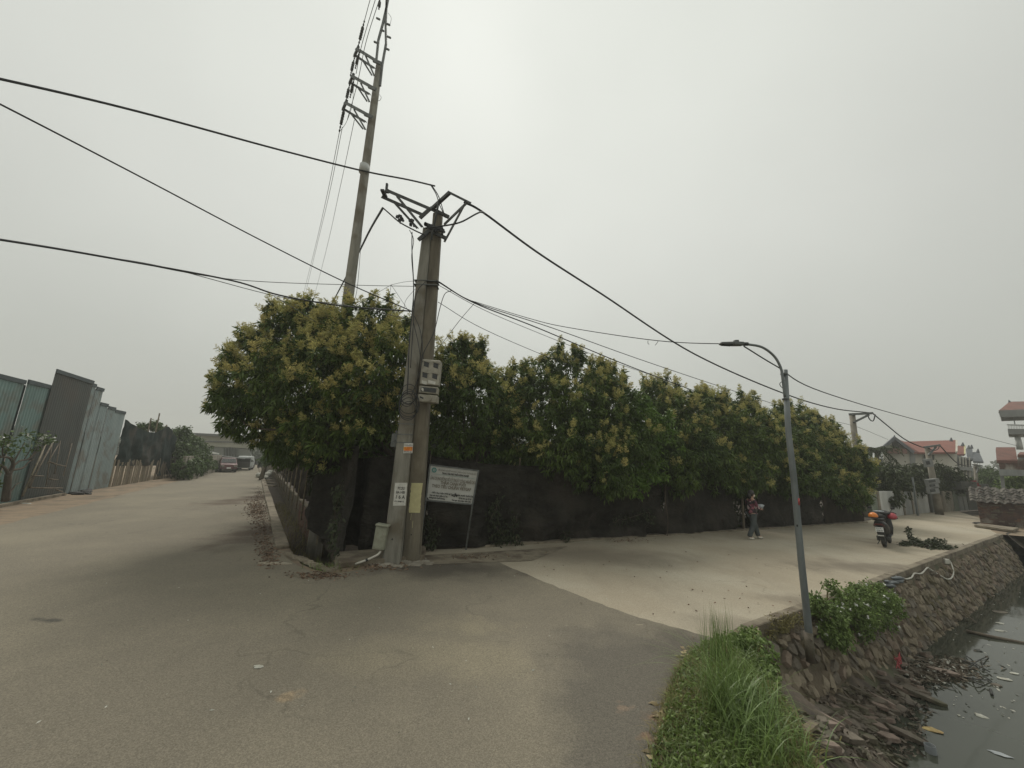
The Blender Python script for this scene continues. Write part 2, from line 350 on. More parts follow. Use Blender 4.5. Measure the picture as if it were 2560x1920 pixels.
mat('roof_slate', (0.14, 0.15, 0.165), (0.10, 0.11, 0.12), 2.0, 0.8, 0.2, 10)
mat('house_cream', (0.55, 0.53, 0.46), (0.44, 0.42, 0.36), 0.8, 0.85)
mat('house_grey', (0.27, 0.275, 0.265), (0.19, 0.195, 0.185), 0.8, 0.85)
mat('house_dark', (0.10, 0.105, 0.095), (0.07, 0.073, 0.066), 0.8, 0.85)
mat('house_green', (0.19, 0.225, 0.175), (0.13, 0.155, 0.12), 0.8, 0.85)
mat('warehouse_sheet', (0.34, 0.34, 0.27), (0.28, 0.28, 0.22), 0.5, 0.7)
mat('warehouse_lower', (0.20, 0.215, 0.19), (0.16, 0.17, 0.15), 0.5, 0.7)
mat('red_paint', (0.42, 0.035, 0.03), (0.33, 0.03, 0.028), 3, 0.35)
mat('red_cloth', (0.36, 0.05, 0.055), (0.25, 0.035, 0.04), 3, 0.7)
mat('car_red', (0.10, 0.016, 0.017), (0.08, 0.014, 0.014), 3, 0.3)
mat('van_silver', (0.40, 0.42, 0.41), (0.34, 0.36, 0.35), 3, 0.35)
mat('rubber', (0.022, 0.022, 0.021), (0.04, 0.038, 0.034), 20, 0.8)
mat('black_plastic', (0.016, 0.017, 0.019), (0.03, 0.03, 0.032), 6, 0.3)
mat('black_matte', (0.022, 0.022, 0.022), (0.035, 0.034, 0.033), 6, 0.7)
mat('chrome', (0.6, 0.6, 0.58), (0.5, 0.5, 0.48), 6, 0.25, metal=1.0)
mat('helmet_orange', (0.80, 0.25, 0.03), (0.72, 0.21, 0.03), 4, 0.3)
mat('helmet_red', (0.42, 0.055, 0.07), (0.36, 0.045, 0.06), 4, 0.28)
mat('plate_white', (0.75, 0.75, 0.72), (0.68, 0.68, 0.64), 9, 0.5)
mat('skin', (0.42, 0.26, 0.18), (0.38, 0.23, 0.16), 9, 0.6)
mat('hair_black', (0.012, 0.010, 0.009), (0.02, 0.016, 0.014), 30, 0.5)
mat('denim_grey', (0.075, 0.088, 0.088), (0.05, 0.058, 0.06), 8, 0.9)
mat('shoe_white', (0.65, 0.63, 0.55), (0.5, 0.48, 0.42), 12, 0.7)
mat('mask_pale', (0.72, 0.66, 0.56), (0.65, 0.6, 0.5), 12, 0.8)
mat('bundle_grey', (0.36, 0.38, 0.39), (0.24, 0.26, 0.27), 12, 0.8)
mat('red_lamp_lens', (0.10, 0.012, 0.012), (0.08, 0.01, 0.01), 12, 0.3)
mat('flotsam_pale', (0.48, 0.48, 0.42), (0.30, 0.29, 0.24), 12, 0.6)
mat('flotsam_yellow', (0.46, 0.35, 0.14), (0.25, 0.16, 0.06), 12, 0.6)
mat('pvc_grey', (0.14, 0.155, 0.16), (0.10, 0.11, 0.115), 8, 0.45)

def shirt_material():
    m = bpy.data.materials.new('shirt_print'); m.use_nodes = True
    t = m.node_tree; b = t.nodes['Principled BSDF']; l = t.links.new
    g = N(t, 'ShaderNodeNewGeometry'); v = N(t, 'ShaderNodeTexVoronoi'); v.inputs['Scale'].default_value = 11
    s = N(t, 'ShaderNodeSeparateColor'); r = N(t, 'ShaderNodeValToRGB'); r.color_ramp.interpolation = 'CONSTANT'
    e = r.color_ramp.elements
    e[0].position = 0; e[0].color = (0.03, 0.02, 0.028, 1); e[1].position = 0.42; e[1].color = (0.13, 0.03, 0.05, 1)
    x = e.new(0.62); x.color = (0.55, 0.42, 0.42, 1); x = e.new(0.74); x.color = (0.05, 0.03, 0.04, 1); x = e.new(0.88); x.color = (0.30, 0.10, 0.13, 1)
    l(g.outputs['Position'], v.inputs['Vector']); l(v.outputs['Color'], s.inputs[0]); l(s.outputs[0], r.inputs['Fac'])
    l(r.outputs['Color'], b.inputs['Base Color']); b.inputs['Roughness'].default_value = 0.85
    MATS['shirt_print'] = m
shirt_material()
def water_material():
    m = bpy.data.materials.new('pond_water'); m.use_nodes = True
    t = m.node_tree; b = t.nodes['Principled BSDF']; l = t.links.new
    b.inputs['Base Color'].default_value = (0.050, 0.055, 0.042, 1)
    b.inputs['Roughness'].default_value = 0.06
    b.inputs['IOR'].default_value = 1.33
    g = N(t, 'ShaderNodeNewGeometry'); n = N(t, 'ShaderNodeTexNoise'); n.inputs['Scale'].default_value = 2.2; n.inputs['Detail'].default_value = 3
    bp = N(t, 'ShaderNodeBump'); bp.inputs['Strength'].default_value = 0.10; bp.inputs['Distance'].default_value = 0.02
    l(g.outputs['Position'], n.inputs['Vector']); l(n.outputs['Fac'], bp.inputs['Height']); l(bp.outputs['Normal'], b.inputs['Normal'])
    MATS['pond_water'] = m
water_material()
MM = MATS

# ------------------------------------------------------------------ mesh building
ORG = {}
def tag(o, label=None, cat=None, group=None, kind=None):
    if label: o['label'] = label
    if cat: o['category'] = cat
    if group: o['group'] = group
    if kind: o['kind'] = kind
    return o
def thing(name, label, cat, loc, group=None):
    o = bpy.data.objects.new(name, None); COL.objects.link(o)
    o.location = loc; o.empty_display_size = 0.2
    ORG[o.name] = Vector(loc)
    return tag(o, label, cat, group)
def finish(me, name, m, parent, base, smooth):
    if m is not None: me.materials.append(MM[m] if isinstance(m, str) else m)
    o = bpy.data.objects.new(name, me); COL.objects.link(o)
    if smooth:
        me.polygons.foreach_set('use_smooth', [True] * len(me.polygons))
    if parent is not None:
        o.parent = parent; ORG[o.name] = ORG[parent.name]
    else:
        o.location = base; ORG[o.name] = Vector(base)
    return o
def norm_basis(d):
    d = Vector(d).normalized()
    a = Vector((0, 0, 1)) if abs(d.z) < 0.9 else Vector((1, 0, 0))
    x = a.cross(d).normalized(); y = d.cross(x).normalized()
    return x, y, d
class MB:
    def __init__(s): s.v = []; s.f = []; s.mi = []; s.cur = 0
    def add(s, vs, fs):
        n = len(s.v); s.v.extend([Vector(v) for v in vs]); s.f.extend([tuple(n + i for i in f) for f in fs]); s.mi.extend([s.cur] * len(fs)); return s
    def box(s, c, size, rz=0.0, rot=None, taper=1.0):
        hx, hy, hz = size[0] / 2, size[1] / 2, size[2] / 2
        vs = []
        M = rot if rot is not None else Matrix.Rotation(rz, 3, 'Z')
        for z, k in ((-hz, 1), (hz, taper)):
            for x, y in ((-hx, -hy), (hx, -hy), (hx, hy), (-hx, hy)):
                vs.append(Vector(c) + M @ Vector((x * k, y * k, z)))
        return s.add(vs, [(3, 2, 1, 0), (4, 5, 6, 7), (0, 1, 5, 4), (1, 2, 6, 5), (2, 3, 7, 6), (3, 0, 4, 7)])
    def bar(s, a, b, w, h, up=(0, 0, 1), w2=None, h2=None):
        """rectangular bar from a to b"""
        a, b = Vector(a), Vector(b); d = (b - a).normalized(); up = Vector(up)
        x = d.cross(up)
        if x.length < 1e-3: x = d.cross(Vector((1, 0, 0)))
        x.normalize(); y = x.cross(d).normalized()
        w2 = w2 or w; h2 = h2 or h
        vs = [a + x * sx * w / 2 + y * sy * h / 2 for sx, sy in ((-1, -1), (1, -1), (1, 1), (-1, 1))]
        vs += [b + x * sx * w2 / 2 + y * sy * h2 / 2 for sx, sy in ((-1, -1), (1, -1), (1, 1), (-1, 1))]
        return s.add(vs, [(3, 2, 1, 0), (4, 5, 6, 7), (0, 1, 5, 4), (1, 2, 6, 5), (2, 3, 7, 6), (3, 0, 4, 7)])
    def tube(s, pts, r, n=8, cap=True):
        pts = [Vector(p) for p in pts]
        rs = r if isinstance(r, (list, tuple)) else [r] * len(pts)
        vs = []; fs = []; x = None
        for i, p in enumerate(pts):
            d = (pts[min(i + 1, len(pts) - 1)] - pts[max(i - 1, 0)])
            if d.length < 1e-9: d = Vector((0, 0, 1))
            d.normalize()
            if x is None: x, y, _ = norm_basis(d)
            else:
                x = (x - d * x.dot(d))
                x = x.normalized() if x.length > 1e-6 else norm_basis(d)[0]
                y = d.cross(x)
            for k in range(n):
                a = 2 * math.pi * k / n
                vs.append(p + (x * math.cos(a) + y * math.sin(a)) * rs[i])
            if i:
                for k in range(n):
                    fs.append(((i - 1) * n + k, (i - 1) * n + (k + 1) % n, i * n + (k + 1) % n, i * n + k))
        if cap:
            fs.append(tuple(reversed(range(n)))); fs.append(tuple((len(pts) - 1) * n + k for k in range(n)))
        return s.add(vs, fs)
    def ball(s, c, r, nu=10, nv=7, scale=(1, 1, 1), jit=0.0, rot=None, zmin=-1.0):
        vs = []; fs = []
        for i in range(nv + 1):
            ph = -math.pi / 2 + math.pi * i / nv
            for k in range(nu):
                th = 2 * math.pi * k / nu
                p = Vector((math.cos(ph) * math.cos(th), math.cos(ph) * math.sin(th), max(math.sin(ph), zmin)))
                p *= 1 + (random.uniform(-jit, jit) if 0 < i < nv else 0)
                p = Vector((p.x * scale[0], p.y * scale[1], p.z * scale[2])) * r
                if rot is not None: p = rot @ p
                vs.append(Vector(c) + p)
        for i in range(nv):
            for k in range(nu):
                a, b = i * nu + k, i * nu + (k + 1) % nu
                fs.append((a, b, b + nu, a + nu))
        return s.add(vs, fs)
    def prism(s, pts2d, z0, z1, fr=None):
        """polygon (x,y) extruded z0..z1; fr: 4x4 frame"""
        n = len(pts2d)
        vs = [Vector((p[0], p[1], z0)) for p in pts2d] + [Vector((p[0], p[1], z1)) for p in pts2d]
        if fr is not None: vs = [fr @ v for v in vs]
        fs = [tuple(reversed(range(n))), tuple(range(n, 2 * n))] + [(i, (i + 1) % n, n + (i + 1) % n, n + i) for i in range(n)]
        return s.add(vs, fs)
    def build(s, name, m, parent=None, smooth=False, base=None, mats=None, bevel=0.0):
        if parent is not None: o0 = ORG[parent.name]
        else:
            if base is None:
                xs = [v.x for v in s.v]; ys = [v.y for v in s.v]; zs = [v.z for v in s.v]
                base = Vector(((min(xs) + max(xs)) / 2, (min(ys) + max(ys)) / 2, min(zs)))
            o0 = Vector(base)
        me = bpy.data.meshes.new(name)
        me.from_pydata([tuple(v - o0) for v in s.v], [], s.f)
        if bevel or True:
            bm = bmesh.new(); bm.from_mesh(me)
            bmesh.ops.recalc_face_normals(bm, faces=bm.faces)
            if bevel:
                bmesh.ops.bevel(bm, geom=list(bm.edges), offset=bevel, segments=1, affect='EDGES', clamp_overlap=True)
            bm.to_mesh(me); bm.free()
        o = finish(me, name, m, parent, o0, smooth)
        if mats:
            for x in mats: me.materials.append(MM[x])
            if not bevel:
                me.polygons.foreach_set('material_index', s.mi)
        if smooth and bevel == 0: pass
        return o

def trimesh(name, v, f, m, parent=None, base=None, smooth=False):
    """v (n,3), f (m,3) numpy arrays"""
    if parent is not None: o0 = np.array(ORG[parent.name])
    else:
        if base is None: base = ((v[:, 0].min() + v[:, 0].max()) / 2, (v[:, 1].min() + v[:, 1].max()) / 2, v[:, 2].min())
        o0 = np.array(base)
    me = bpy.data.meshes.new(name)
    me.vertices.add(len(v)); me.vertices.foreach_set('co', (v - o0).astype(np.float32).ravel())
    me.loops.add(len(f) * 3); me.loops.foreach_set('vertex_index', f.astype(np.int32).ravel())
    me.polygons.add(len(f)); me.polygons.foreach_set('loop_start', np.arange(0, len(f) * 3, 3, dtype=np.int32))
    me.update(calc_edges=True); me.validate()
    return finish(me, name, m, parent, Vector(o0), smooth)

def poly_sheet(name, pts, z, m, kind='structure'):
    """flat sheet from an outline"""
    bm = bmesh.new()
    c = Vector((sum(p[0] for p in pts) / len(pts), sum(p[1] for p in pts) / len(pts), z))
    vs = [bm.verts.new((p[0] - c.x, p[1] - c.y, 0)) for p in pts]
    es = [bm.edges.new((vs[i], vs[(i + 1) % len(vs)])) for i in range(len(vs))]
    bmesh.ops.triangle_fill(bm, use_beauty=True, use_dissolve=False, edges=es)
    for f in bm.faces:
        if f.normal.z < 0: f.normal_flip()
    me = bpy.data.meshes.new(name); bm.to_mesh(me); bm.free()
    o = finish(me, name, m, None, c, False)
    if kind: o['kind'] = kind
    return o
def rough_line(pts, step, amp, seed=0):
    r = random.Random(seed); res = []
    for i in range(len(pts) - 1):
        a, b = Vector(pts[i][:2]), Vector(pts[i + 1][:2]); d = b - a; n = max(1, int(d.length / step)); q = Vector((-d.y, d.x)).normalized()
        for k in range(n):
            j = r.uniform(-amp, amp) if (k or i) else 0
            res.append(a + d * k / n + q * j)
    res.append(Vector(pts[-1][:2])); return res
def catmull(pts, n=8):
    pts = [Vector(p) for p in pts]
    if len(pts) < 3: return [pts[0].lerp(pts[-1], i / n) for i in range(n + 1)]
    P = [pts[0] * 2 - pts[1]] + pts + [pts[-1] * 2 - pts[-2]]
    res = []
    for i in range(1, len(P) - 2):
        for k in range(n):
            t = k / n; a, b, c, d = P[i - 1], P[i], P[i + 1], P[i + 2]
            res.append(0.5 * ((2 * b) + (c - a) * t + (2 * a - 5 * b + 4 * c - d) * t * t + (3 * b - a - 3 * c + d) * t ** 3))
    res.append(pts[-1]); return res
def frame(origin, fwd, up=(0, 0, 1)):
    """x = right of fwd, y = fwd, z = up"""
    y = Vector(fwd).normalized(); z = Vector(up); x = y.cross(z).normalized(); z = x.cross(y).normalized()
    M = Matrix(((x.x, y.x, z.x), (x.y, y.y, z.y), (x.z, y.z, z.z))).to_4x4(); M.translation = Vector(origin); return M
def text_part(parent, body, M, size, m, width=None, name='lettering', bold=0.0):
    c = bpy.data.curves.new(name, 'FONT'); c.body = body; c.size = size; c.align_x = 'CENTER'; c.align_y = 'CENTER'; c.extrude = 0.0006; c.offset = bold
    c.materials.append(MM[m])
    o = bpy.data.objects.new(name, c); COL.objects.link(o); o.parent = parent
    bpy.context.view_layer.update()
    me = bpy.data.meshes.new_from_object(o.evaluated_get(bpy.context.evaluated_depsgraph_get()))
    bpy.data.objects.remove(o); bpy.data.curves.remove(c)
    o = bpy.data.objects.new(name, me); COL.objects.link(o); o.parent = parent
    T = Matrix.Translation(-ORG[parent.name]) @ M
    if width:
        xs = [v.co.x for v in me.vertices]
        w = max(xs) - min(xs) if xs else 0
        if w > 0: T = T @ Matrix.Diagonal((width / w, 1, 1, 1))
    o.matrix_local = T
    return o
def textframe(center, right, up):
    x = Vector(right).normalized(); z = None; y = Vector(up); y = (y - x * y.dot(x)).normalized(); n = x.cross(y)
    M = Matrix(((x.x, y.x, n.x), (x.y, y.y, n.y), (x.z, y.z, n.z))).to_4x4(); M.translation = Vector(center); return M
# ------------------------------------------------------------------ foliage building
def unit(a): return a / np.maximum(np.linalg.norm(a, axis=1, keepdims=True), 1e-9)
def leaves(P, D, Ln, Wd, bend=0.25, fold=0.25, simple=False):
    n = len(P); D = unit(D)
    ref = unit(rng.normal(size=(n, 3))); S = unit(np.cross(D, ref)); U = np.cross(S, D)
    flip = np.where(U[:, 2:3] < 0, -1.0, 1.0); U = U * flip
    Ln = np.asarray(Ln).reshape(-1, 1) * np.ones((n, 1)); Wd = np.asarray(Wd).reshape(-1, 1) * np.ones((n, 1))
    tip = P + D * Ln - U * Ln * bend
    tip[:, 2] -= (Ln[:, 0] * bend * 0.4)
    mid = P + D * Ln * 0.5
    l = P + D * Ln * 0.42 + S * Wd * 0.5 - U * Wd * fold
    r = P + D * Ln * 0.42 - S * Wd * 0.5 - U * Wd * fold
    if simple:
        v = np.stack([P, l, tip, r], 1).reshape(-1, 3)
        b = np.arange(n)[:, None] * 4
        f = np.concatenate([b + np.array([[0, 1, 2]]), b + np.array([[0, 2, 3]])], 1).reshape(-1, 3)
    else:
        v = np.stack([P, mid, tip, l, r], 1).reshape(-1, 3)
        b = np.arange(n)[:, None] * 5
        f = np.concatenate([b + np.array([[0, 3, 1]]), b + np.array([[3, 2, 1]]), b + np.array([[0, 1, 4]]), b + np.array([[1, 2, 4]])], 1).reshape(-1, 3)
    return v, f
def merge(parts):
    vs = []; fs = []; n = 0
    for v, f in parts:
        vs.append(v); fs.append(f + n); n += len(v)
    return np.concatenate(vs), np.concatenate(fs)
def shell(lobes, per_m2, rin=0.62, rout=1.06, squash=0.9, inner=0.25):
    """twig positions on the skins of overlapping lobes, with outward directions"""
    C = np.array([[*c] for c, r in lobes]); RR = np.array([r for c, r in lobes])
    PP = []; DD = []
    for i, (c, r) in enumerate(lobes):
        n = int(4 * math.pi * r * r * per_m2)
        d = unit(rng.normal(size=(n, 3)))
        rad = r * rng.uniform(rin, rout, size=(n, 1))
        k = rng.random(n) < inner
        rad[k] = r * rng.uniform(0.2, rin, size=(k.sum(), 1))
        lump = 1 + 0.13 * np.sin(d[:, :1] * 7 + i) * np.cos(d[:, 1:2] * 6 - i * 2) + 0.1 * np.sin(d[:, 2:3] * 9 + i * 3)
        p = np.array([*c]) + d * rad * lump * np.array([1, 1, squash])
        # drop twigs buried deep inside neighbouring lobes
        dist = np.linalg.norm(p[:, None, :] - C[None], axis=2) / RR[None]
        dist[:, i] = 9
        keep = (dist.min(axis=1) > 0.6) | (rng.random(n) < 0.35)
        PP.append(p[keep]); DD.append(d[keep])
    return np.concatenate(PP), np.concatenate(DD)
def crown_leaves(P, D, k, Ln, Wd, droop=0.9, spread=0.9, jitter=0.08, simple=False):
    n = len(P)
    P2 = np.repeat(P, k, axis=0) + rng.normal(size=(n * k, 3)) * jitter
    D2 = np.repeat(D, k, axis=0) * 0.5 + unit(rng.normal(size=(n * k, 3))) * spread
    D2[:, 2] -= droop * rng.uniform(0.4, 1.3, size=n * k)
    return leaves(P2, D2, rng.uniform(0.65, 1.2, size=n * k) * Ln, Wd * rng.uniform(0.8, 1.2, size=n * k), simple=simple)
def panicles(P, A, size=0.26, k=26, w=0.016):
    n = len(P); A = unit(A)
    s = rng.uniform(0.7, 1.25, size=(n, 1)) * size
    t = rng.random((n, k)) ** 0.8
    base = P[:, None, :] + A[:, None, :] * (t * s)[:, :, None]
    side = rng.normal(size=(n, k, 3)); side -= (side * A[:, None, :]).sum(2, keepdims=True) * A[:, None, :]
    side /= np.maximum(np.linalg.norm(side, axis=2, keepdims=True), 1e-9)
    d = A[:, None, :] * rng.uniform(0.35, 0.9, size=(n, k, 1)) + side * 0.9
    ln = (1.05 - t * 0.65) * s * 0.52
    B = base.reshape(-1, 3); Dn = unit(d.reshape(-1, 3)); ln = ln.reshape(-1)
    v1, f1 = leaves(B, Dn, ln, w, bend=0.02, fold=0.0, simple=True)
    # little florets along the branchlets
    q = np.repeat(np.arange(len(B)), 2); tt = rng.uniform(0.3, 1.0, size=(len(q), 1))
    v2, f2 = leaves(B[q] + Dn[q] * ln[q][:, None] * tt, unit(rng.normal(size=(len(q), 3))), 0.035 * size / 0.26, 0.02 * size / 0.26, bend=0, fold=0, simple=True)
    return merge([(v1, f1), (v2, f2)])
def limb(mb, a, b, r0, r1, n=6, sides=6, wob=0.08):
    a, b = Vector(a), Vector(b); pts = []; L_ = (b - a).length
    for i in range(n + 1):
        t = i / n; p = a.lerp(b, t)
        if 0 < i < n: p += Vector((random.uniform(-1, 1), random.uniform(-1, 1), random.uniform(-.6, .6))) * wob * L_ * 0.5
        pts.append(p)
    mb.tube(catmull(pts, 3), [r0 + (r1 - r0) * i / (n * 3) for i in range(n * 3 + 1)], sides)
def wnoise(P, s, ph):
    return (np.sin(P[:, 0] * s + ph) * np.cos(P[:, 1] * s * 1.3 + ph * 2) + np.sin(P[:, 2] * s * 1.1 - ph) * np.cos(P[:, 0] * s * .7 + ph * 3)) * 0.5
def tree(name, label, lobes, base, leafm='leaf_longan', dens=34, k=10, Ln=0.15, Wd=0.042, flower=0.0, flowerm='flower_longan', psize=0.26, pk=26,
         group=None, trunk_r=0.10, droop=0.9, simple=False, spread=0.9, cat='tree', barkm='bark', trunk_top=None, clump=3, thr=0.0, inner=0.25, fz=-0.1):
    t = thing(name, label, cat, base, group)
    lo = [(Vector(c), r) for c, r in lobes]
    cen = sum((c for c, r in lo), Vector()) / len(lo)
    mb = MB(); top = Vector(trunk_top) if trunk_top else Vector((base[0] * 0.6 + cen.x * 0.4, base[1] * 0.6 + cen.y * 0.4, base[2] + (cen.z - base[2]) * 0.45))
    limb(mb, base, top, trunk_r, trunk_r * 0.75, 4, 8, 0.05)
    for c, r in lo:
        limb(mb, top, c + Vector((0, 0, -r * 0.2)), trunk_r * 0.5, trunk_r * 0.12, 5, 5, 0.12)
    mb.build('trunk', barkm, t, smooth=True)
    rosette = flower > 0 or name == 'broadleaf_tree'
    if not rosette:
        P, D = shell(lo, dens, inner=inner)
        v, f = crown_leaves(P, D, k, Ln, Wd, droop=droop, simple=simple, spread=spread)
        o = trimesh('crown', v, f, leafm, t); o['kind'] = 'stuff'
        return t
    # leaves in whorls at the twig ends, dark gaps between them, over a looser core
    P, D = shell(lo, 8.2, rin=0.84, rout=1.10, squash=0.95, inner=0.0)
    zt_ = max(c.z + r for c, r in lo); tp = []; td = []
    for c, r in lo:
        if c.z + r > zt_ - 1.9 * r - .3:
            for q in range(3):
                a_ = random.uniform(0, 2 * math.pi); d_ = random.uniform(.1, .9) * r; z0_ = math.sqrt(max(.02, r * r - d_ * d_)); lean = Vector((math.cos(a_), math.sin(a_), 0)) * random.uniform(0, .12); hh = random.uniform(.10, .46) * min(1, r * 1.3)
                for w_ in range(4):
                    tp.append(c + Vector((math.cos(a_) * d_, math.sin(a_) * d_, z0_ * .95)) + (lean + Vector((0, 0, hh))) * (w_ / 3)); td.append(Vector((lean.x, lean.y, 1)))
    if tp: P = np.concatenate([P, np.array([[*p] for p in tp])]); D = np.concatenate([D, np.array([[*d] for d in td])])
    n = len(P); kk = 20; q = np.repeat(np.arange(n), kk); sz = rng.uniform(.75, 1.2, n)[q]
    D2 = unit(D)[q] * .35 + unit(rng.normal(size=(n * kk, 3))) * .9; D2[:, 2] -= droop * .62 * rng.uniform(.4, 1.3, n * kk)
    v1, f1 = leaves(P[q] + rng.normal(size=(n * kk, 3)) * .04, D2, rng.uniform(.7, 1.15, n * kk) * Ln * 1.12 * sz, Wd * 1.1 * sz, bend=.3)
    P2, D2_ = shell([(c, r * .84) for c, r in lo], dens * .42, rin=.7, rout=1.0, inner=.3)
    v2, f2 = crown_leaves(P2, D2_, 8, Ln, Wd, droop=droop, simple=True, spread=1.0)
    v, f = merge([(v1, f1), (v2, f2)]); o = trimesh('crown', v, f, leafm, t); o['kind'] = 'stuff'
    if flower > 0:
        zl_, zh_ = P[:, 2].min(), P[:, 2].max(); hgt = (P[:, 2] - zl_) / (zh_ - zl_)
        pr = np.clip((.12 + .75 * hgt + .45 * wnoise(P, 1.6, 1.3 + len(lo))) * flower / 2.9, 0, .95)
        if n > len(tp) and tp: pr[-len(tp):] = 0; pr[-len(tp) + 3::4] = .9; pr[-len(tp) + 2::4] = .5
        keep = (rng.random(n) < pr) & (D[:, 2] > -.45) & (D[:, 1] < .8); Pk = P[keep]; Dk = unit(D[keep]); m_ = len(Pk); cl = np.repeat(np.arange(m_), clump)
        A = Dk[cl] * .55 + np.array([0, 0, .8]) + rng.normal(size=(len(cl), 3)) * .42
        v, f = panicles(Pk[cl] + Dk[cl] * .03 + rng.normal(size=(len(cl), 3)) * .045, A, psize * 1.08 * rng.uniform(.8, 1.0), 24, .021)
        o = trimesh('flower_panicles', v, f, flowerm, t); o['kind'] = 'stuff'
    return t
def PL(px, py, rpx, y):
    c = W(px, py, y); d = (CM.T @ np.array([c.x, c.y, c.z - H])); return (c, rpx * (-d[2]) / F)

# ------------------------------------------------------------------ ground, roads, pond
WATER = -1.36
wA, wB = G(1898, 1562), G(2505, 1336)                 # top edge of the retaining wall
wdir = (wB - wA).normalized(); wn = Vector((wdir.y, -wdir.x, 0))   # towards the pond
def wall_pt(s, d=0.0, z=0.0): return wA + wdir * s + wn * d + Vector((0, 0, z))
WLEN = (wB - wA).length
fA, fB = G(1157, 1371), G(2140, 1308)                 # foot of the net fence on the right road
fdir = (fB - fA).normalized()
kA, kB = G(661, 1215), G(701, 1352)
kdir = (G(667, 1211) - G(724, 1370)).normalized()     # kerb of the left road, away from us
kO = G(724, 1370)
kn = Vector((kdir.y, -kdir.x, 0))                     # to the right of the kerb (into the orchard)
bank = [(2.35, -60), (2.35, 0.5), (2.55, 3.3), (2.95, 5.0), (wA.x, wA.y)]
wend = wall_pt(WLEN)
# wedge of lower orchard land between the two roads
corner_r = G(848, 1421)
orch = [(kO.x, kO.y)] + [tuple((kO + kdir * t)[:2]) for t in (20, 60, 110)] + [(60, 140), (120, 120)]
fend = fA + fdir * 30
orch += [tuple((fA + fdir * 70)[:2]), tuple(fend[:2]), tuple(fA[:2]), tuple(G(1000, 1376)[:2]), tuple(G(850, 1400)[:2]), tuple(corner_r[:2]), tuple(G(817, 1429)[:2]), tuple(G(781, 1421)[:2]), tuple(G(752, 1408)[:2])]
ground_pts = [(-260, -60), (2.35, -60)] + bank[1:] + [(wend.x, wend.y), (wend.x + 3.5, wend.y - 1.0), (80, 14), (260, 14), (260, 320), (100, 320)] + \
             [orch[4], orch[5], orch[6], orch[7], orch[8], orch[9], orch[10], orch[11], orch[12], orch[13], orch[14]] + orch[0:4] + [(-120, 320), (-260, 320)]
poly_sheet('ground', ground_pts, -0.012, 'earth')
bm_o = poly_sheet('orchard_soil', [tuple((kO + kn * 0.85 + kdir * t)[:2]) for t in (-0.5, 20, 110)] + [(60, 140), (120, 120), tuple((fA + fdir * 70)[:2]), tuple(fA[:2]), tuple(G(1000, 1376)[:2]), tuple(G(850, 1388)[:2]), tuple(G(835, 1400)[:2])], -0.12, 'dark_soil')
poly_sheet('ditch_bed', [tuple((kO + kdir * t - kn * 0.1)[:2]) for t in (-1.6, 110)] + [tuple((kO + kn * 1.6 + kdir * t)[:2]) for t in (110, -1.6)], -0.62, 'dark_soil')
poly_sheet('pond_water', [(1.5, -60), (260, -60), (260, 40), (22, 24), (2.0, 8)], WATER, 'pond_water')

# road surfaces
bnd = [G(1060, 1403), G(1150, 1400), G(1236, 1401), G(1300, 1428), G(1389, 1466), G(1490, 1506), G(1597, 1544), G(1696, 1571), G(1800, 1600)]
lroad = [G(0, 1313), G(190, 1266), G(348, 1226), G(443, 1203), G(551, 1177)]
ldir = (lroad[-1] - lroad[0]).normalized()
lfar = [lroad[-1] + ldir * t for t in (12, 45)]
lnear = lroad[0] - ldir * 30
kedge = [kO - kn * 0.27 + kdir * t for t in (0.15, 6, 14, 25, 60, 82)]
a_pts = [(lnear.x, lnear.y)] + rough_line([tuple(p[:2]) for p in lroad + lfar], 0.5, 0.05, 1) + [tuple(p[:2]) for p in reversed(kedge)]
a_pts += [tuple(G(px, py)[:2]) for px, py in ((700, 1380), (716, 1394), (745, 1414), (778, 1428), (817, 1437), (850, 1432), (905, 1424), (960, 1420), (1010, 1418))]
a_pts += rough_line([tuple(p[:2]) for p in bnd], 0.10, 0.022, 2)
a_pts += rough_line([tuple(G(px, py)[:2]) for px, py in ((1790, 1598), (1720, 1640), (1690, 1710), (1655, 1780), (1650, 1850), (1630, 1920))], 0.12, 0.03, 3) + [(1.15, 1.5), (1.3, -1), (1.4, -25), (-30, -25)]
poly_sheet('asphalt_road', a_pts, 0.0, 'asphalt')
c_pts = [tuple(G(1015, 1412)[:2])] + rough_line([tuple(p[:2]) for p in bnd], 0.10, 0.022, 2) + [tuple(wall_pt(-0.35, -0.12)[:2]), tuple(wall_pt(WLEN, -0.12)[:2]), (wend.x + 1.0, wend.y + 1.2), (27.6, 23.0), (36, 33), (32, 35)]
c_pts += [tuple(G(2320, 1280)[:2]), tuple(G(2210, 1293)[:2]), tuple((fA + fdir * 19.5)[:2]), tuple(fA[:2]), tuple(G(1010, 1376)[:2])]
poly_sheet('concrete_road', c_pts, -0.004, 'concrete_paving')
poly_sheet('pavement', [tuple(p[:2]) for p in (G(1020, 1392), G(1070, 1388), G(1300, 1375), G(1420, 1366), G(1330, 1402), G(1180, 1408), G(1050, 1412))], 0.006, 'kerb_concrete')

# kerb of the ditch, broken at its near end
kb = thing('kerb', 'low cracked concrete kerb between the left road and the ditch', 'kerb', kO)
s0 = 0.0; i = 0
while s0 < 60:
    ln = random.uniform(1.8, 2.4); mb = MB()
    a = kO + kdir * (s0 + 0.012) - kn * 0.15; b = kO + kdir * (s0 + ln - 0.012) - kn * 0.15
    j = random.uniform(-0.012, 0.012)
    mb.bar(a + Vector((0, 0, -0.27 + j)), b + Vector((0, 0, -0.27 + j)), 0.28 + random.uniform(-.02, .02), 0.70)
    mb.build('kerb_stone', 'kerb_concrete', kb, bevel=0.018)
    s0 += ln; i += 1
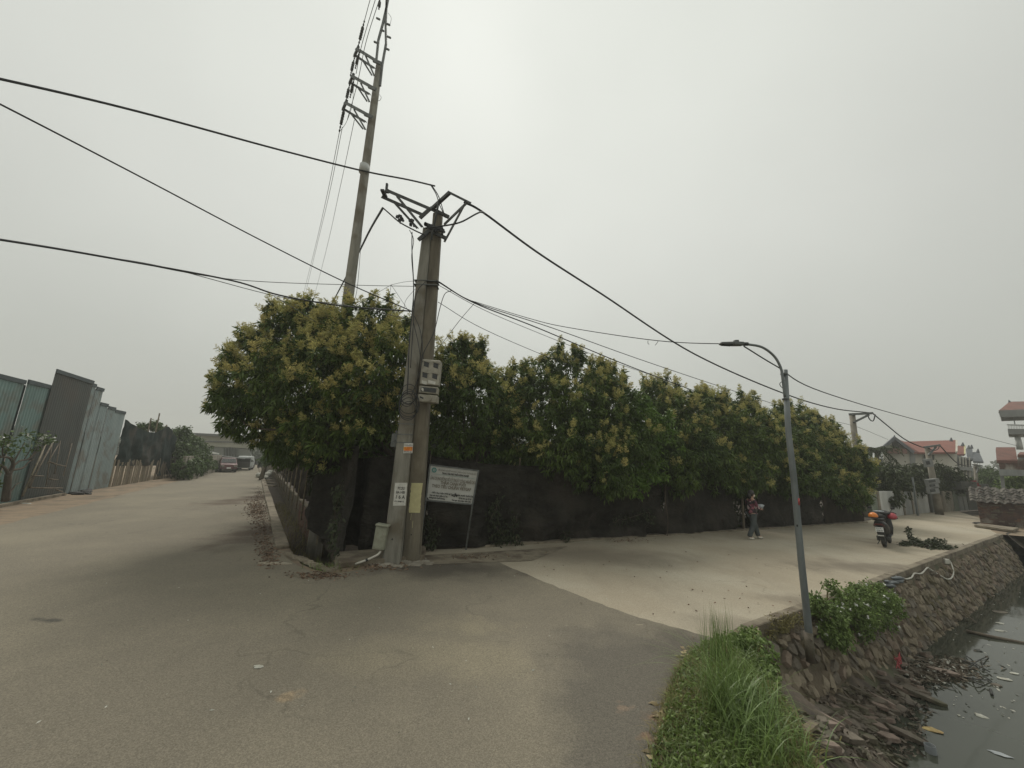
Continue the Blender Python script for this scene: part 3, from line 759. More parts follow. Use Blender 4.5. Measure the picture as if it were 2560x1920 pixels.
# broken edge of asphalt and rubble round the corner of the ditch
mb = MB()
for px, py in [(700 + 3 * i + random.uniform(-3, 3), 1378 + (i * 1.15 if i < 40 else 46 - (i - 40) * .6) + random.uniform(-3, 3)) for i in range(52)]:
    p = G(px, py); r = random.uniform(0.03, 0.085)
    mb.ball(p + Vector((0, 0.03, -0.01)), r, 6, 4, (1.3, 1, 0.6), 0.25)
o = mb.build('corner_rubble', 'kerb_concrete'); tag(o, 'crumbled concrete bits along the rounded edge of the ditch corner', 'rubble', kind='stuff')
mb = MB(); mb.prism([(-0.42, -0.02), (-0.2, -0.13), (0.25, -0.11), (0.46, 0.0), (0.2, 0.1), (-0.25, 0.09)], 0.0, 0.018, Matrix.Translation(G(686, 1409)) @ Matrix.Rotation(0.05, 4, 'Z') @ Matrix.Scale(0.8, 4))
tag(mb.build('cement_patch', 'concrete_paving'), 'pale flat oval of spilled cement on the asphalt near the ditch corner', 'cement patch')

# low brick wall on the orchard side of the ditch
bw = thing('brick_wall', 'low mossy brick wall along the orchard side of the ditch, under the net', 'wall', kO + kn * 0.85)
mb = MB(); a = kO + kn * 0.95 + kdir * 1.5; b = kO + kn * 0.95 + kdir * 60
mb.bar(a + Vector((0, 0, -0.22)), b + Vector((0, 0, -0.22)), 0.16, 1.0); mb.build('mortar_core', 'mortar', bw)
bmesh_brick = []
for q in range(4):
    mb = MB(); mb.box((0, 0, 0), (0.21 + random.uniform(-.01, .01), 0.05, 0.058)); bmq = mb
    me = bpy.data.meshes.new('brick'); me.from_pydata([tuple(v) for v in mb.v], [], mb.f); me.materials.append(MM['brick_old'])
    bm = bmesh.new(); bm.from_mesh(me); bmesh.ops.bevel(bm, geom=list(bm.edges), offset=0.006, segments=1, affect='EDGES'); bm.to_mesh(me); bm.free()
    bmesh_brick.append(me)
def lay_bricks(parent, a, d, n, rows, cols, z0, dx=0.232, dz=0.072, skip=0.04, keep=None, meshes=None, limit=300):
    ang = math.atan2(d.y, d.x); org = ORG[parent.name]; cnt = 0; rest = MB()
    for c in range(cols):
        for r in range(rows):
            if random.random() < skip: continue
            s = (c + (0.5 if r % 2 else 0)) * dx
            p = a + d * s + n * random.uniform(-0.006, 0.008); z = z0 + r * dz
            if keep and not keep(s, z): continue
            if cnt < limit:
                o = bpy.data.objects.new('brick', random.choice(meshes or bmesh_brick)); COL.objects.link(o); o.parent = parent
                o.location = Vector((p.x, p.y, z)) - org; o.rotation_euler = (random.uniform(-.02, .02), random.uniform(-.03, .03), ang + random.uniform(-.02, .02)); cnt += 1
            else: rest.box((p.x, p.y, z), (0.21, 0.05, 0.058), ang)
    if rest.v:
        o = rest.build('bricks', 'brick_old', parent); o['kind'] = 'stuff'
lay_bricks(bw, kO + kn * 0.865 + kdir * 1.6, kdir, -kn, 13, 26, -0.66, limit=299)

# plinth under the fence at the corner and the strip that follows the fence
pl = thing('plinth', 'worn concrete plinth behind the twin pole at the road corner', 'plinth', G(850, 1421))
P0, P1, P2, P3 = G(846, 1420), G(1062, 1400), G(1065, 1374), G(838, 1392)
mb = MB(); zt = 0.11
vs = [Vector((p.x, p.y, z)) for z in (-0.65, zt) for p in (P0, P1, P2, P3)]
mb.add(vs, [(3, 2, 1, 0), (4, 5, 6, 7), (0, 1, 5, 4), (1, 2, 6, 5), (2, 3, 7, 6), (3, 0, 4, 7)]); mb.build('block', 'kerb_concrete', pl, bevel=0.02)
mb = MB()
for q in range(70):
    px = random.uniform(900, 1075); py = 1408 - abs(px - 985) * 0.06 + random.uniform(-7, 10)
    mb.ball(G(px, py) + Vector((0, 0, 0.0)), random.uniform(0.03, 0.10), 7, 4, (1.5, 1.2, 0.5), 0.2)
o = mb.build('concrete_collar', 'old_concrete'); tag(o, 'rough spilled concrete round the feet of the twin pole', 'concrete', kind='stuff')
st = thing('fence_kerb', 'long low concrete kerb under the black net fence on the right road', 'kerb', fA)
s0 = 0.0
while s0 < 19:
    ln = random.uniform(2.2, 3.0); mb = MB()
    mb.bar(fA + fdir * (s0 + .01) + Vector((0.0, 0.1, -0.1)), fA + fdir * (s0 + ln - .01) + Vector((0, 0.1, -0.1)), 0.24, 0.28 + random.uniform(-.02, .02))
    mb.build('kerb_stone', 'kerb_concrete', st, bevel=0.015); s0 += ln

# ------------------------------------------------------------------ retaining wall with separate stones
rw = thing('retaining_wall', 'leaning rubble stone retaining wall that drops from the concrete road to the pond', 'wall', wA)
mb = MB(); BAT = 0.42; NZ = -1.5
N_ = 60
vs = []; fs = []
for i in range(N_ + 1):
    s = -0.6 + (WLEN + 0.6) * i / N_
    for d, z in ((-0.12, -0.02), (-0.02, -0.02), (0.02 + BAT * 0.5, -0.75), (BAT, NZ), (-0.2, NZ)):
        vs.append(wall_pt(s, d + random.uniform(-.012, .012), z))
for i in range(N_):
    for k in range(5):
        a = i * 5 + k; b = i * 5 + (k + 1) % 5
        fs.append((a, b, b + 5, a + 5))
fs.append(tuple(range(5))); fs.append(tuple(N_ * 5 + k for k in reversed(range(5))))
mb.add(vs, fs); mb.build('mortar_core', 'mortar', rw)
s0 = -0.3
while s0 < WLEN - 0.2:
    ln = min(random.uniform(2.2, 3.4), WLEN - s0); mb = MB(); j = random.uniform(-.008, .008)
    mb.bar(wall_pt(s0 + .008, -0.055, -0.06 + j), wall_pt(s0 + ln - .008, -0.055, -0.06 + j), 0.16, 0.15)
    mb.build('coping_stone', 'kerb_concrete', rw, bevel=0.012); s0 += ln
def stone_mesh(m, sx=1.0, sy=1.0, sz=0.35, nu=8, nv=5, jit=0.2):
    mb = MB(); mb.ball((0, 0, 0), 0.5, nu, nv, (sx, sy, sz), jit)
    for v in mb.v:   # flatten the outer face, square the outline
        v.x = math.copysign(abs(v.x * 2) ** 0.75 / 2, v.x); v.y = math.copysign(abs(v.y * 2) ** 0.75 / 2, v.y)
        v.z = max(min(v.z, 0.13), -0.2)
    me = bpy.data.meshes.new('stone'); me.from_pydata([tuple(v) for v in mb.v], [], mb.f); me.materials.append(MM[m])
    bm = bmesh.new(); bm.from_mesh(me); bmesh.ops.remove_doubles(bm, verts=bm.verts, dist=1e-5); bmesh.ops.recalc_face_normals(bm, faces=bm.faces); bm.to_mesh(me); bm.free()
    return me
SM = [stone_mesh(m, nu=random.choice((6, 7, 8)), jit=.3) for m in ('stone_wall', 'stone_wall', 'stone_wall', 'stone_wall', 'stone_wall', 'stone_grey', 'stone_grey', 'stone_grey', 'stone_red', 'stone_wall')]
slope_n = (wn * 1.4 + Vector((0, 0, BAT + 0.1))).normalized()
upv = (Vector((0, 0, 1)) - slope_n * slope_n.z).normalized()
Mw = Matrix((wdir, upv, slope_n)).transposed().to_4x4()
cnt = 0; far = MB(); s = -0.15; org = ORG[rw.name]
cols = []
while s < WLEN:
    cw = random.uniform(0.15, 0.32); z = -0.17 - random.uniform(0, 0.08)
    while z > -1.42:
        h = random.uniform(0.10, 0.28)
        t = -(z - h / 2) / 1.5
        p = wall_pt(s + cw / 2 + random.uniform(-.04, .04), 0.0 + BAT * t + 0.0, z - h / 2)
        T = Matrix.Translation(p) @ Mw @ Matrix.Rotation(random.uniform(-1.2, 1.0) - 0.3, 4, 'Z') @ Matrix.Rotation(random.uniform(-.16, .16), 4, 'X') @ Matrix.Rotation(random.uniform(-.16, .16), 4, 'Y')
        T = T @ Matrix.Diagonal((cw * random.uniform(.85, 1.15), h * random.uniform(.85, 1.15), random.uniform(0.35, 0.65), 1))
        z -= h
        if random.random() < .10: continue
        if cnt < 292:
            o = bpy.data.objects.new('stone', random.choice(SM)); COL.objects.link(o); o.parent = rw
            o.matrix_local = Matrix.Translation(-org) @ T; cnt += 1
        else:
            me = SM[random.randrange(len(SM))]
            far.cur = random.choice((0, 0, 1, 2)); far.add([T @ v.co for v in me.vertices], [tuple(f.vertices) for f in me.polygons])
    s += cw
o = far.build('stones', 'stone_wall', rw, mats=['stone_grey', 'stone_red']); o['kind'] = 'stuff'

# mud bank below the grass verge and at the foot of the wall
def bank_dist(x, y):
    best = 9e9; sgn = 1; q = Vector((x, y)); side = 0; along = 0; acc = 0
    pts = [Vector(p[:2]) for p in bank[1:]] + [Vector(wall_pt(14)[:2])]
    for a, b in zip(pts[:-1], pts[1:]):
        d = b - a; t = max(0, min(1, (q - a).dot(d) / d.length_squared)); c = a + d * t; dd = (q - c).length
        if dd < best:
            best = dd; side = (d.y * (q.x - a.x) - d.x * (q.y - a.y)); along = acc + t * d.length
        acc += d.length
    return (best if side > 0 else -best), along
S_WALL = sum((Vector(b) - Vector(a)).length for a, b in zip(bank[1:-1], bank[2:]))
def mud_z(x, y):
    d, al = bank_dist(x, y); k = al - S_WALL
    w = 2.1 if k < -1 else (2.1 - 1.25 * min(1, max(0, (k + 1) / 3.2)) - 0.5 * min(1, max(0, (k - 2.2) / 3.0)))
    n = noise.noise(Vector((x * 1.6, y * 1.6, 3.1))) * 0.13 + noise.noise(Vector((x * 5, y * 5, 1.1))) * 0.05
    if k > 0.0:       # toe of the wall
        z = -1.0 - 0.48 * max(0, (d - 0.1)) / w
    else:
        f = min(1, max(0, -k / 1.0))
        zs = -0.05 - 1.43 * (max(0, d) / w) ** 0.85
        zt = -0.55 - 0.93 * max(0, d) / w
        z = zs * f + zt * (1 - f)
    if d < 0.12: z = min(z, -0.06) if k < 0 else -1.2; n *= 0.3
    return max(-1.75, z + n * (1 if d > 0.3 else 0.3))
gx = np.arange(2.2, 9.2, 0.09); gy = np.arange(-1.0, 11.5, 0.09)
vs = []; idx = {}; fs = []
for i, x in enumerate(gx):
    for j, y in enumerate(gy):
        d, al = bank_dist(x, y)
        if -0.12 < d < 3.4:
            z = mud_z(x, y)
            idx[(i, j)] = len(vs); vs.append((x, y, z))
for (i, j) in list(idx):
    q = [(i, j), (i + 1, j), (i + 1, j + 1), (i, j + 1)]
    if all(k in idx for k in q): fs.append(tuple(idx[k] for k in q))
mb = MB(); mb.add(vs, fs); o = mb.build('mud_bank', 'mud', smooth=True); o['kind'] = 'structure'
# ------------------------------------------------------------------ net fences
TLb = G(782, 1404, -0.62); Yt = TLb.y      # foot of the tall pole, down in the ditch corner
def net(label, pts, ztop, zbot, m='net_black', amp=0.07, seed=0, drape=0.0, folds=5.0, nu=90, nvv=18, group='black shade nets round the orchard', scallop=0.12, posts=True, parent_name='net_fence', cat='net fence'):
    """cloth hung along a ground line; ztop/zbot are functions of 0..1"""
    pts = [Vector((p[0], p[1], 0)) for p in pts]
    seg = [0.0]
    for a, b in zip(pts[:-1], pts[1:]): seg.append(seg[-1] + (b - a).length)
    T = seg[-1]
    def at(u):
        s = u * T
        for i in range(len(pts) - 1):
            if s <= seg[i + 1] or i == len(pts) - 2:
                d = (pts[i + 1] - pts[i]).normalized(); return pts[i] + d * (s - seg[i]), Vector((d.y, -d.x, 0))
    root = thing(parent_name, label, cat, pts[0], group)
    vs = []; fs = []
    for i in range(nu + 1):
        u = i / nu; p, n = at(u); zt, zb = ztop(u), zbot(u)
        for j in range(nvv + 1):
            v = j / nvv; s = u * T
            f = math.sin(s * folds + 1.3 * math.sin(s * 1.7 + seed) + v * 2.0 * math.sin(s + seed)) * 0.5
            f += noise.noise(Vector((s * 1.3 + seed * 7, v * 2.2, seed))) * 1.6
            f += 0.6 * math.sin((v * 9 + math.sin(s * 0.9 + seed) * 3 + s * 0.8)) * (1 - v) * drape
            z = zb + (zt - zb) * v
            f += noise.noise(Vector((s * 6 + seed * 3, v * 1.5 + s, seed + 5))) * 0.35 + abs(noise.noise(Vector((s * 0.9 + v * 3, seed + v * 5 - s * .5, 2)))) * 1.4
            q = p + n * (amp * f * (0.35 + 0.65 * (1 - v))); vs.append((q.x, q.y, z))
    for i in range(nu):
        for j in range(nvv):
            a = i * (nvv + 1) + j; fs.append((a, a + nvv + 1, a + nvv + 2, a + 1))
    mb = MB(); mb.add(vs, fs); mb.build('net', m, root, smooth=True)
    if posts:
        k = max(2, int(T / 2.2)); 
        for i in range(k + 1):
            p, n = at(i / k); q = p - n * 0.26; mb = MB()
            mb.tube([(q.x, q.y, -0.15), (q.x + .03, q.y, ztop(i / k) + random.uniform(0.0, 0.25))], 0.03, 6); mb.build('post', 'bamboo', root)
    return root
def sag(z0, amp, k, ph=0.0):
    return lambda u: z0 - amp * abs(math.sin(u * math.pi * k + ph)) + 0.03 * math.sin(u * 31)
off = Vector((-fdir.y, fdir.x, 0)) * 0.12
c0 = TLb + Vector((0.3, -0.1, 0)); c1 = G(900, 1385) + Vector((0, 0.25, 0)); c2 = G(1060, 1374) + off
s1 = onplane(1664, 1340, fA, fB); s2 = onplane(1850, 1327, fA, fB)
def fl(px): 
    p = onplane(px, 1340, fA, fB); return Vector((p.x, p.y, 0)) + off
net('sagging black net with heavy folds behind the twin pole at the corner', [c0, c1, c2], lambda u: 2.25 + 0.25 * u - 0.15 * math.sin(u * 3.1), lambda u: 0.02, 'net_black', 0.16, 3, 1.0, 4.0, posts=False)
net('long black net hung with vines right of the signboard, up to the dark seam', [fl(1066), fl(1662)], lambda u: 2.35 - 0.5 * u - 0.06 * math.sin(u * 9), lambda u: 0.03, 'net_black', 0.15, 5, 2.0, 1.6, 200, 26)
net('smooth black net between the dark seam and the walking person', [fl(1667), fl(1848)], lambda u: 2.12 - 0.28 * u - 0.12 * math.sin(u * 3.14), lambda u: 0.03, 'net_black', 0.10, 8, 1.4, 1.2)
net('low black net behind the street lamp, right of the walking person', [fl(1908), fl(2068)], lambda u: 1.62 - 0.28 * math.sin(u * 3.14) , lambda u: 0.02, 'net_black', 0.09, 11, 1.2, 1.2)
net('short grey-brown net at the far end of the orchard fence, before the white wall', [fl(2072), fl(2172)], lambda u: 1.40 - 0.1 * u, lambda u: 0.0, 'net_brown', 0.06, 13, 0.3, 1.8)
mb = MB(); p = fl(1664) - off * 1.6
mb.tube(catmull([p + Vector((0, 0, 0)), p + Vector((0.04, 0, .6)), p + Vector((-0.03, 0, 1.2)), p + Vector((0.05, 0, 2.15))], 5), 0.018, 5)
tag(mb.build('stake', 'bark'), 'thin crooked dark stake at the seam between two black nets', 'stake')
# posts seen in the gap behind the person
for px, hh, lab in ((1868, 2.6, 'pale thin post just right of the walking person'), (1893, 1.9, 'short mottled post in the net gap behind the walking person')):
    p = fl(px); mb = MB(); mb.tube([(p.x, p.y, -.1), (p.x + .06, p.y, hh)], [0.045, 0.035], 6); tag(mb.build('fence_post', 'bark_pale'), lab, 'post')
# left road side: net above the brick wall, wrapped round the tall pole
q0 = kO + kn * 0.98
net('tall brown-black net in vertical folds along the ditch of the left road', [q0 + kdir * 0.9, q0 + kdir * 9, q0 + kdir * 24, q0 + kdir * 45], lambda u: 2.35 - 0.25 * math.sin(u * 9) ** 2, lambda u: 0.42 + 0.10 * math.sin(u * 25), 'net_brown', 0.10, 17, 0.3, 4.2, 240)
net('dark net bundle wrapped round the tall pole above the ditch corner', [TLb + Vector((-0.30, 0.25, 0)), TLb + Vector((-0.12, -.32, 0)), TLb + Vector((0.28, -.30, 0)), TLb + Vector((0.75, -.45, 0)), G(850, 1392) + Vector((0.1, .2, 0))], lambda u: 2.45 + 0.15 * math.sin(u * 3.1), lambda u: 0.55 - 1.1 * min(1, u * 1.2), 'net_black', 0.10, 19, 0.6, 7, 50, posts=False)

def vine(label, pts, n, spread_, L_=0.10):
    P = []
    for a, b in zip(pts[:-1], pts[1:]):
        t = rng.random((n, 1)); P.append(np.array([*a]) * (1 - t) + np.array([*b]) * t)
    P = np.concatenate(P); P = P + rng.normal(size=P.shape) * np.array([spread_, 0.05, spread_])
    D = rng.normal(size=P.shape) * 0.6 + np.array([0, -0.7, -0.6])
    v, f = leaves(P, D, L_ * rng.uniform(.6, 1.2, len(P)), L_ * 0.5)
    root = thing('climbing_vine', label, 'vine', (P[:, 0].mean(), P[:, 1].mean(), P[:, 2].min()), 'vines on the black nets')
    mb = MB()
    for a, b in zip(pts[:-1], pts[1:]): limb(mb, a, b, 0.012, 0.008, 4, 4, 0.12)
    mb.build('stem', 'bark', root)
    o = trimesh('leaves', v, f, 'leaf_vine', root); o['kind'] = 'stuff'
def fp(px, py): 
    p = onplane(px, py, fA, fB); return p - off * 0.3
vine('dark vine leaves on the net close to the right of the twin pole', [fp(1070, 1290), fp(1085, 1340), fp(1072, 1372)], 90, 0.09)
vine('vine spreading over the net left of the long folds, right of the signpost', [fp(1245, 1250), fp(1225, 1300), fp(1260, 1340), fp(1235, 1365)], 110, 0.13)
vine('vine tuft in the middle of the long black net', [fp(1290, 1290), fp(1275, 1340), fp(1295, 1362)], 80, 0.10)
vine('small hanging vine sprig low on the long black net', [fp(1410, 1330), fp(1418, 1362)], 60, 0.10)
vine('pair of vine sprays on the black net left of the dark seam', [fp(1530, 1305), fp(1570, 1295), fp(1620, 1280), fp(1625, 1300)], 50, 0.10)
vine('vine climbing the corner net beside the wrapped tall pole', [G(838, 1400) + Vector((0, -.05, 0.1)), W(835, 1330, 9.1), W(845, 1255, 9.1), W(850, 1210, 9.1)], 55, 0.06, 0.12)

# ------------------------------------------------------------------ twin utility pole
TP = (G(979, 1405) + G(1037, 1400)) / 2
tp = thing('utility_pole', 'pair of square concrete poles joined at the top with steel brackets, at the road corner', 'utility pole', TP)
def tapered(parent, name, a, b, w0, d0, w1, d1, m, top_extra=0.0):
    mb = MB(); a, b = Vector(a), Vector(b); n = 14; vs = []; fs = []
    prof = [(-1, -.72), (-.78, -1), (.78, -1), (1, -.72), (1, .72), (.78, 1), (-.78, 1), (-1, .72)]
    for i in range(n + 1):
        t = i / n; p = a.lerp(b, t); w = (w0 + (w1 - w0) * t) / 2; d = (d0 + (d1 - d0) * t) / 2
        for x, y in prof: vs.append((p.x + x * w, p.y + y * d, p.z))
    for i in range(n):
        for k in range(8): fs.append((i * 8 + k, i * 8 + (k + 1) % 8, (i + 1) * 8 + (k + 1) % 8, (i + 1) * 8 + k))
    fs.append(tuple(reversed(range(8)))); fs.append(tuple(n * 8 + k for k in range(8)))
    mb.add(vs, fs); return mb.build(name, m, parent)
bl, br = G(980, 1405), G(1028, 1400)
tl, tr = W(1070, 575, 9.25), W(1095, 538, 9.28)
pl_o = tapered(tp, 'pole_shaft', bl + Vector((0, 0, -.2)), tl, 0.39, 0.34, 0.235, 0.22, 'pole_concrete')
pr_o = tapered(tp, 'pole_shaft', br + Vector((0, 0, -.2)), tr, 0.39, 0.34, 0.235, 0.22, 'pole_concrete_brown_shade')  # browner than the better lit left shaft; that shading is put into the colour
def shaft(left, t):
    a, b = (bl, tl) if left else (br, tr); return a.lerp(b, t)
def at_py(left, py):
    a, b = (bl, tl) if left else (br, tr)
    lo_, hi_ = 0.0, 1.0
    for _ in range(30):
        m_ = (lo_ + hi_) / 2; p = a.lerp(b, m_); c = CM.T @ np.array([p.x, p.y, p.z - H]); y = 960 - F * c[1] / -c[2]
        if y > py: lo_ = m_
        else: hi_ = m_
    return m_, a.lerp(b, m_)
def arm(pa, pb, ya, yb, w=0.07, h=0.07, m='steel_dark', name='crossarm', par=tp):
    mb = MB(); a, b = W(pa[0], pa[1], ya), W(pb[0], pb[1], yb)
    # angle iron: two thin flanges
    d = (b - a).normalized(); x = d.cross(Vector((0, 0, 1))).normalized(); y = x.cross(d)
    mb.bar(a, b, w, 0.012); mb.bar(a - y * h / 2 + x * w / 2, b - y * h / 2 + x * w / 2, 0.012, h)
    return mb.build(name, m, par)
arm((966, 474), (1076, 521), 9.0, 9.1, .085, .085); arm((957, 491), (1060, 537), 9.35, 9.4, .085, .085)
arm((995, 491), (1058, 568), 9.0, 9.1, .06, .06, name='brace'); arm((985, 503), (1046, 571), 9.35, 9.38, .055, .055, name='brace')
arm((1080, 522), (1126, 480), 9.12, 8.6, .12, .09, name='crossarm'); arm((1124, 481), (1178, 508), 8.6, 8.75, .06, .06, name='end_bar')
arm((1112, 560), (1168, 506), 9.3, 8.72, .07, .07, 'steel_grey'); arm((1111, 605), (1162, 510), 9.2, 8.72, .055, .055, 'steel_grey', name='brace')
arm((1078, 600), (1098, 500), 9.05, 8.75, .05, .05, name='brace')
mb = MB()
for (a, b) in (((1050, 545), (1076, 521)), ((1046, 600), (1075, 575)), ((1075, 520), (1122, 543)), ((1075, 576), (1117, 597)), ((1062, 560), (1110, 578))):
    mb.bar(W(*a, 9.06), W(*b, 9.08), 0.05, 0.09)
mb.build('bracket', 'steel_dark', tp)
mb = MB()
for i in range(26):   # bolts, connectors and clamps
    px = random.choice((random.uniform(990, 1040), random.uniform(1050, 1110))); py = 545 + (px - 990) * 0.28 + random.uniform(-8, 8)
    mb.box(W(px, py, 9.0), (random.uniform(.04, .09), .05, random.uniform(.04, .08)), rot=Matrix.Rotation(random.uniform(-1, 1), 3, 'Y'))
mb.box(W(967, 466, 9.0), (.05, .06, .16)); mb.box(W(960, 484, 9.2), (.10, .3, .05)); mb.box(W(968, 478, 9.0), (.09, .08, .08))
mb.build('clamps', 'cable_black', tp)['kind'] = 'stuff'
mb = MB()   # steel bands round both shafts
for py in (1061, 1087, 1107):
    for left in ((True,) if py > 1055 else (True, False)):
        t, p = at_py(left, py); w = 0.39 + (0.235 - .39) * t; d = .34 + (.22 - .34) * t
        mb.box(p, (w + .012, d + .012, 0.022)); mb.build('steel_band', 'steel_grey', tp); mb = MB()
for py in (706, 716):
    t, p = at_py(True, py); mb.box(p + Vector((0.12, 0, 0)), (0.60, 0.27, 0.02)); mb.build('steel_band', 'steel_grey', tp); mb = MB()
mb = MB()
for left, py in ((True, 1344), (False, 1333)):
    t, p = at_py(left, py); mb.tube([p + Vector((0, -0.19, 0)), p + Vector((0, -.14, 0))], 0.014, 8); mb.build('bolt_hole', 'print_black', tp); mb = MB()
# painted patch and notices on the shafts
def patch_on(left, px0, px1, py0, py1, m, dy, name, parent, n=10, ragged=0.0):
    t0, a = at_py(left, py1); t1, b = at_py(left, py0); mb = MB(); vs = []; fs = []
    for i in range(n + 1):
        py = py1 + (py0 - py1) * i / n; t, p = at_py(left, py); y = p.y - (0.34 + (0.22 - 0.34) * t) / 2 - dy
        sl = -0.09 * (py - (py0 + py1) / 2)
        for px in (px0, px1):
            q = W(px + sl + random.uniform(-ragged, ragged), py + (random.uniform(-ragged, ragged)), y); vs.append(q)
    for i in range(n): fs.append((i * 2, i * 2 + 1, i * 2 + 3, i * 2 + 2))
    mb.add(vs, fs); return mb.build(name, m, parent)
patch_on(False, 1025, 1053, 1207, 1282, 'yellow_paint', 0.004, 'paint_patch', tp, 14, 0.9)
for i in range(2): patch_on(False, 1027 + 4 * i, 1027.8 + 4 * i, 1284 + 18 * i, 1300 + 20 * i, 'yellow_paint', 0.004, 'paint_drip', tp, 3)
nb = thing('number_notice', 'white notice with black letters and 16 A painted on the left concrete shaft', 'notice', at_py(True, 1237)[1])
patch_on(True, 985, 1016, 1207, 1264, 'paper', 0.005, 'sheet', nb, 8, 0.3)
ax = (W(1010, 1237, 9.0) - W(990, 1235, 9.0)).normalized(); ax = Vector((1, 0, 0))
up_l = (tl - bl).normalized()
for s_, px, py, sz, wd in (('PCQU', 1003, 1221, 0.085, 0.15), ('BA HBI', 1001, 1231, 0.078, 0.19), ('1 6 A', 1000, 1243, 0.11, 0.20), ('ĐT. 0968997', 998, 1254, 0.04, 0.21)):
    t, p = at_py(True, py); y = p.y - (0.34 + (0.22 - 0.34) * t) / 2 - 0.009
    text_part(nb, s_, textframe(W(px, py, y), (1, 0, 0), up_l), sz, 'print_black', wd, bold=0.0015)
ps = thing('poster', 'small white poster with an orange block pasted high on the left shaft', 'poster', at_py(True, 1120)[1])
patch_on(True, 1009, 1032, 1108, 1133, 'paper', 0.012, 'sheet', ps, 4, 0.2)
patch_on(True, 1010, 1031, 1117, 1127, 'print_orange', 0.015, 'orange_block', ps, 3)
for s_, px, py, sz, wd, m in (('07131', 1020, 1122, 0.10, 0.20, 'print_yellow'), ('KHOAN GIẾNG', 1021, 1113, 0.035, 0.20, 'print_black'), ('ĐT 0978 365', 1020, 1130, 0.035, 0.18, 'print_black')):
    t, p = at_py(True, py); y = p.y - (0.34 + (0.22 - 0.34) * t) / 2 - 0.019
    text_part(ps, s_, textframe(W(px, py, y), (1, 0, 0), up_l), sz, m, wd)

# meter box strapped to the right shaft
t, p = at_py(False, 950); yf = p.y - 0.42
mbx = thing('meter_box', 'weathered four-window electric meter box strapped high on the right concrete shaft', 'meter box', W(1075, 1005, yf))
def fpanel(parent, name, x0, y0, x1, y1, m, yy, depth, shear=-0.10, bevel=0.0):
    """box whose face fills a pixel rectangle leaning with the pole"""
    c = (y0 + y1) / 2; mb = MB(); k = lambda py: shear * (py - 950)
    f = [W(x0 + k(y1), y1 - 2, yy), W(x1 + k(y1), y1 + 2, yy), W(x1 + k(y0), y0 + 2, yy), W(x0 + k(y0), y0 - 2, yy)]
    vs = f + [v + Vector((0, depth, 0)) for v in f]
    mb.add(vs, [(0, 1, 2, 3), (7, 6, 5, 4), (0, 4, 5, 1), (1, 5, 6, 2), (2, 6, 7, 3), (3, 7, 4, 0)])
    return mb.build(name, m, parent, bevel=bevel)
fpanel(mbx, 'casing', 1050, 899, 1097, 962, 'meter_plastic', yf, 0.24, bevel=0.02)
fpanel(mbx, 'casing', 1050, 966, 1096, 983, 'meter_plastic', yf + .01, 0.22, bevel=0.01)
fpanel(mbx, 'base_unit', 1049, 987, 1097, 1005, 'meter_plastic', yf - .03, 0.26, bevel=0.012)
for x0, y0 in ((1056, 905), (1080, 908), (1055, 932), (1080, 935)):
    fpanel(mbx, 'window', x0, y0, x0 + 12, y0 + 12, 'dark_glass', yf - .004, 0.02); fpanel(mbx, 'window_hood', x0 - 2, y0 - 4, x0 + 14, y0 - 1, 'meter_plastic', yf - .03, 0.035)
fpanel(mbx, 'lower_window', 1054, 969, 1093, 980, 'dark_glass', yf, 0.02)
fpanel(mbx, 'breaker', 1056, 970, 1061, 977, 'white_pvc', yf - .006, 0.02)
fpanel(mbx, 'label_plate', 1055, 952, 1067, 960, 'paper', yf - .004, 0.01); fpanel(mbx, 'label_plate', 1071, 952, 1089, 960, 'paper', yf - .004, 0.01)
fpanel(mbx, 'slot', 1054, 992, 1063, 996, 'dark_glass', yf - .034, 0.01)
mb = MB(); q = W(1072, 995, yf - .03); mb.tube([q, q + Vector((0, -.035, 0))], 0.075, 14); mb.build('round_cap', 'meter_plastic', mbx)
t, p = at_py(True, 1115)
sm = thing('switch_box', 'narrow grey metal box on the left side of the left concrete shaft', 'box', p + Vector((-.3, 0, -.2)))
mb = MB(); mb.bar(W(987, 1118, p.y), W(992, 1084, p.y), 0.08, 0.2); mb.build('casing', 'steel_grey', sm, bevel=0.01)
mb = MB(); mb.bar(W(990, 1082, p.y), W(993, 1077, p.y), 0.03, 0.05); mb.bar(W(983, 1104, p.y - .1), W(989, 1100, p.y - .1), .03, .04); mb.build('latches', 'steel_grey', sm)['kind'] = 'stuff'
# telecom box low beside the pole
tb = thing('junction_box', 'pale green-grey junction box low beside the left concrete shaft', 'junction box', W(952, 1375, 8.95))
mb = MB(); a, b = W(947, 1373, 8.95), W(957, 1315, 8.95); mb.bar(a, b, 0.255, 0.15, up=(0, 1, 0)); mb.build('casing', 'box_green_grey', tb, bevel=0.012)
mb = MB(); mb.bar(W(945, 1371, 8.865), W(954.5, 1322, 8.865), 0.215, 0.008, up=(0, 1, 0)); mb.build('door', 'box_green_grey', tb, bevel=0.003)
mb = MB(); mb.bar(W(957.6, 1315, 8.93), W(958.6, 1310, 8.93), 0.29, 0.2, up=(0, 1, 0)); mb.build('lid', 'box_green_grey', tb, bevel=0.01)
mb = MB(); mb.box(W(957, 1336, 8.857), (.05, .004, .03), rot=Matrix.Rotation(.3, 3, 'Y')); mb.build('sticker', 'meter_plastic', tb)
cd = thing('conduit', 'white plastic conduit running down to the ground from the junction box', 'conduit', G(868, 1412))
mb = MB(); pts = [W(951, 1378, 8.9), W(945, 1386, 8.85), W(930, 1394, 8.8), W(912, 1402, 8.75), W(890, 1409, 8.7), W(870, 1412, 8.75)]; mb.tube(catmull(pts, 5), 0.022, 8); mb.build('pipe', 'white_pvc', cd, smooth=True)
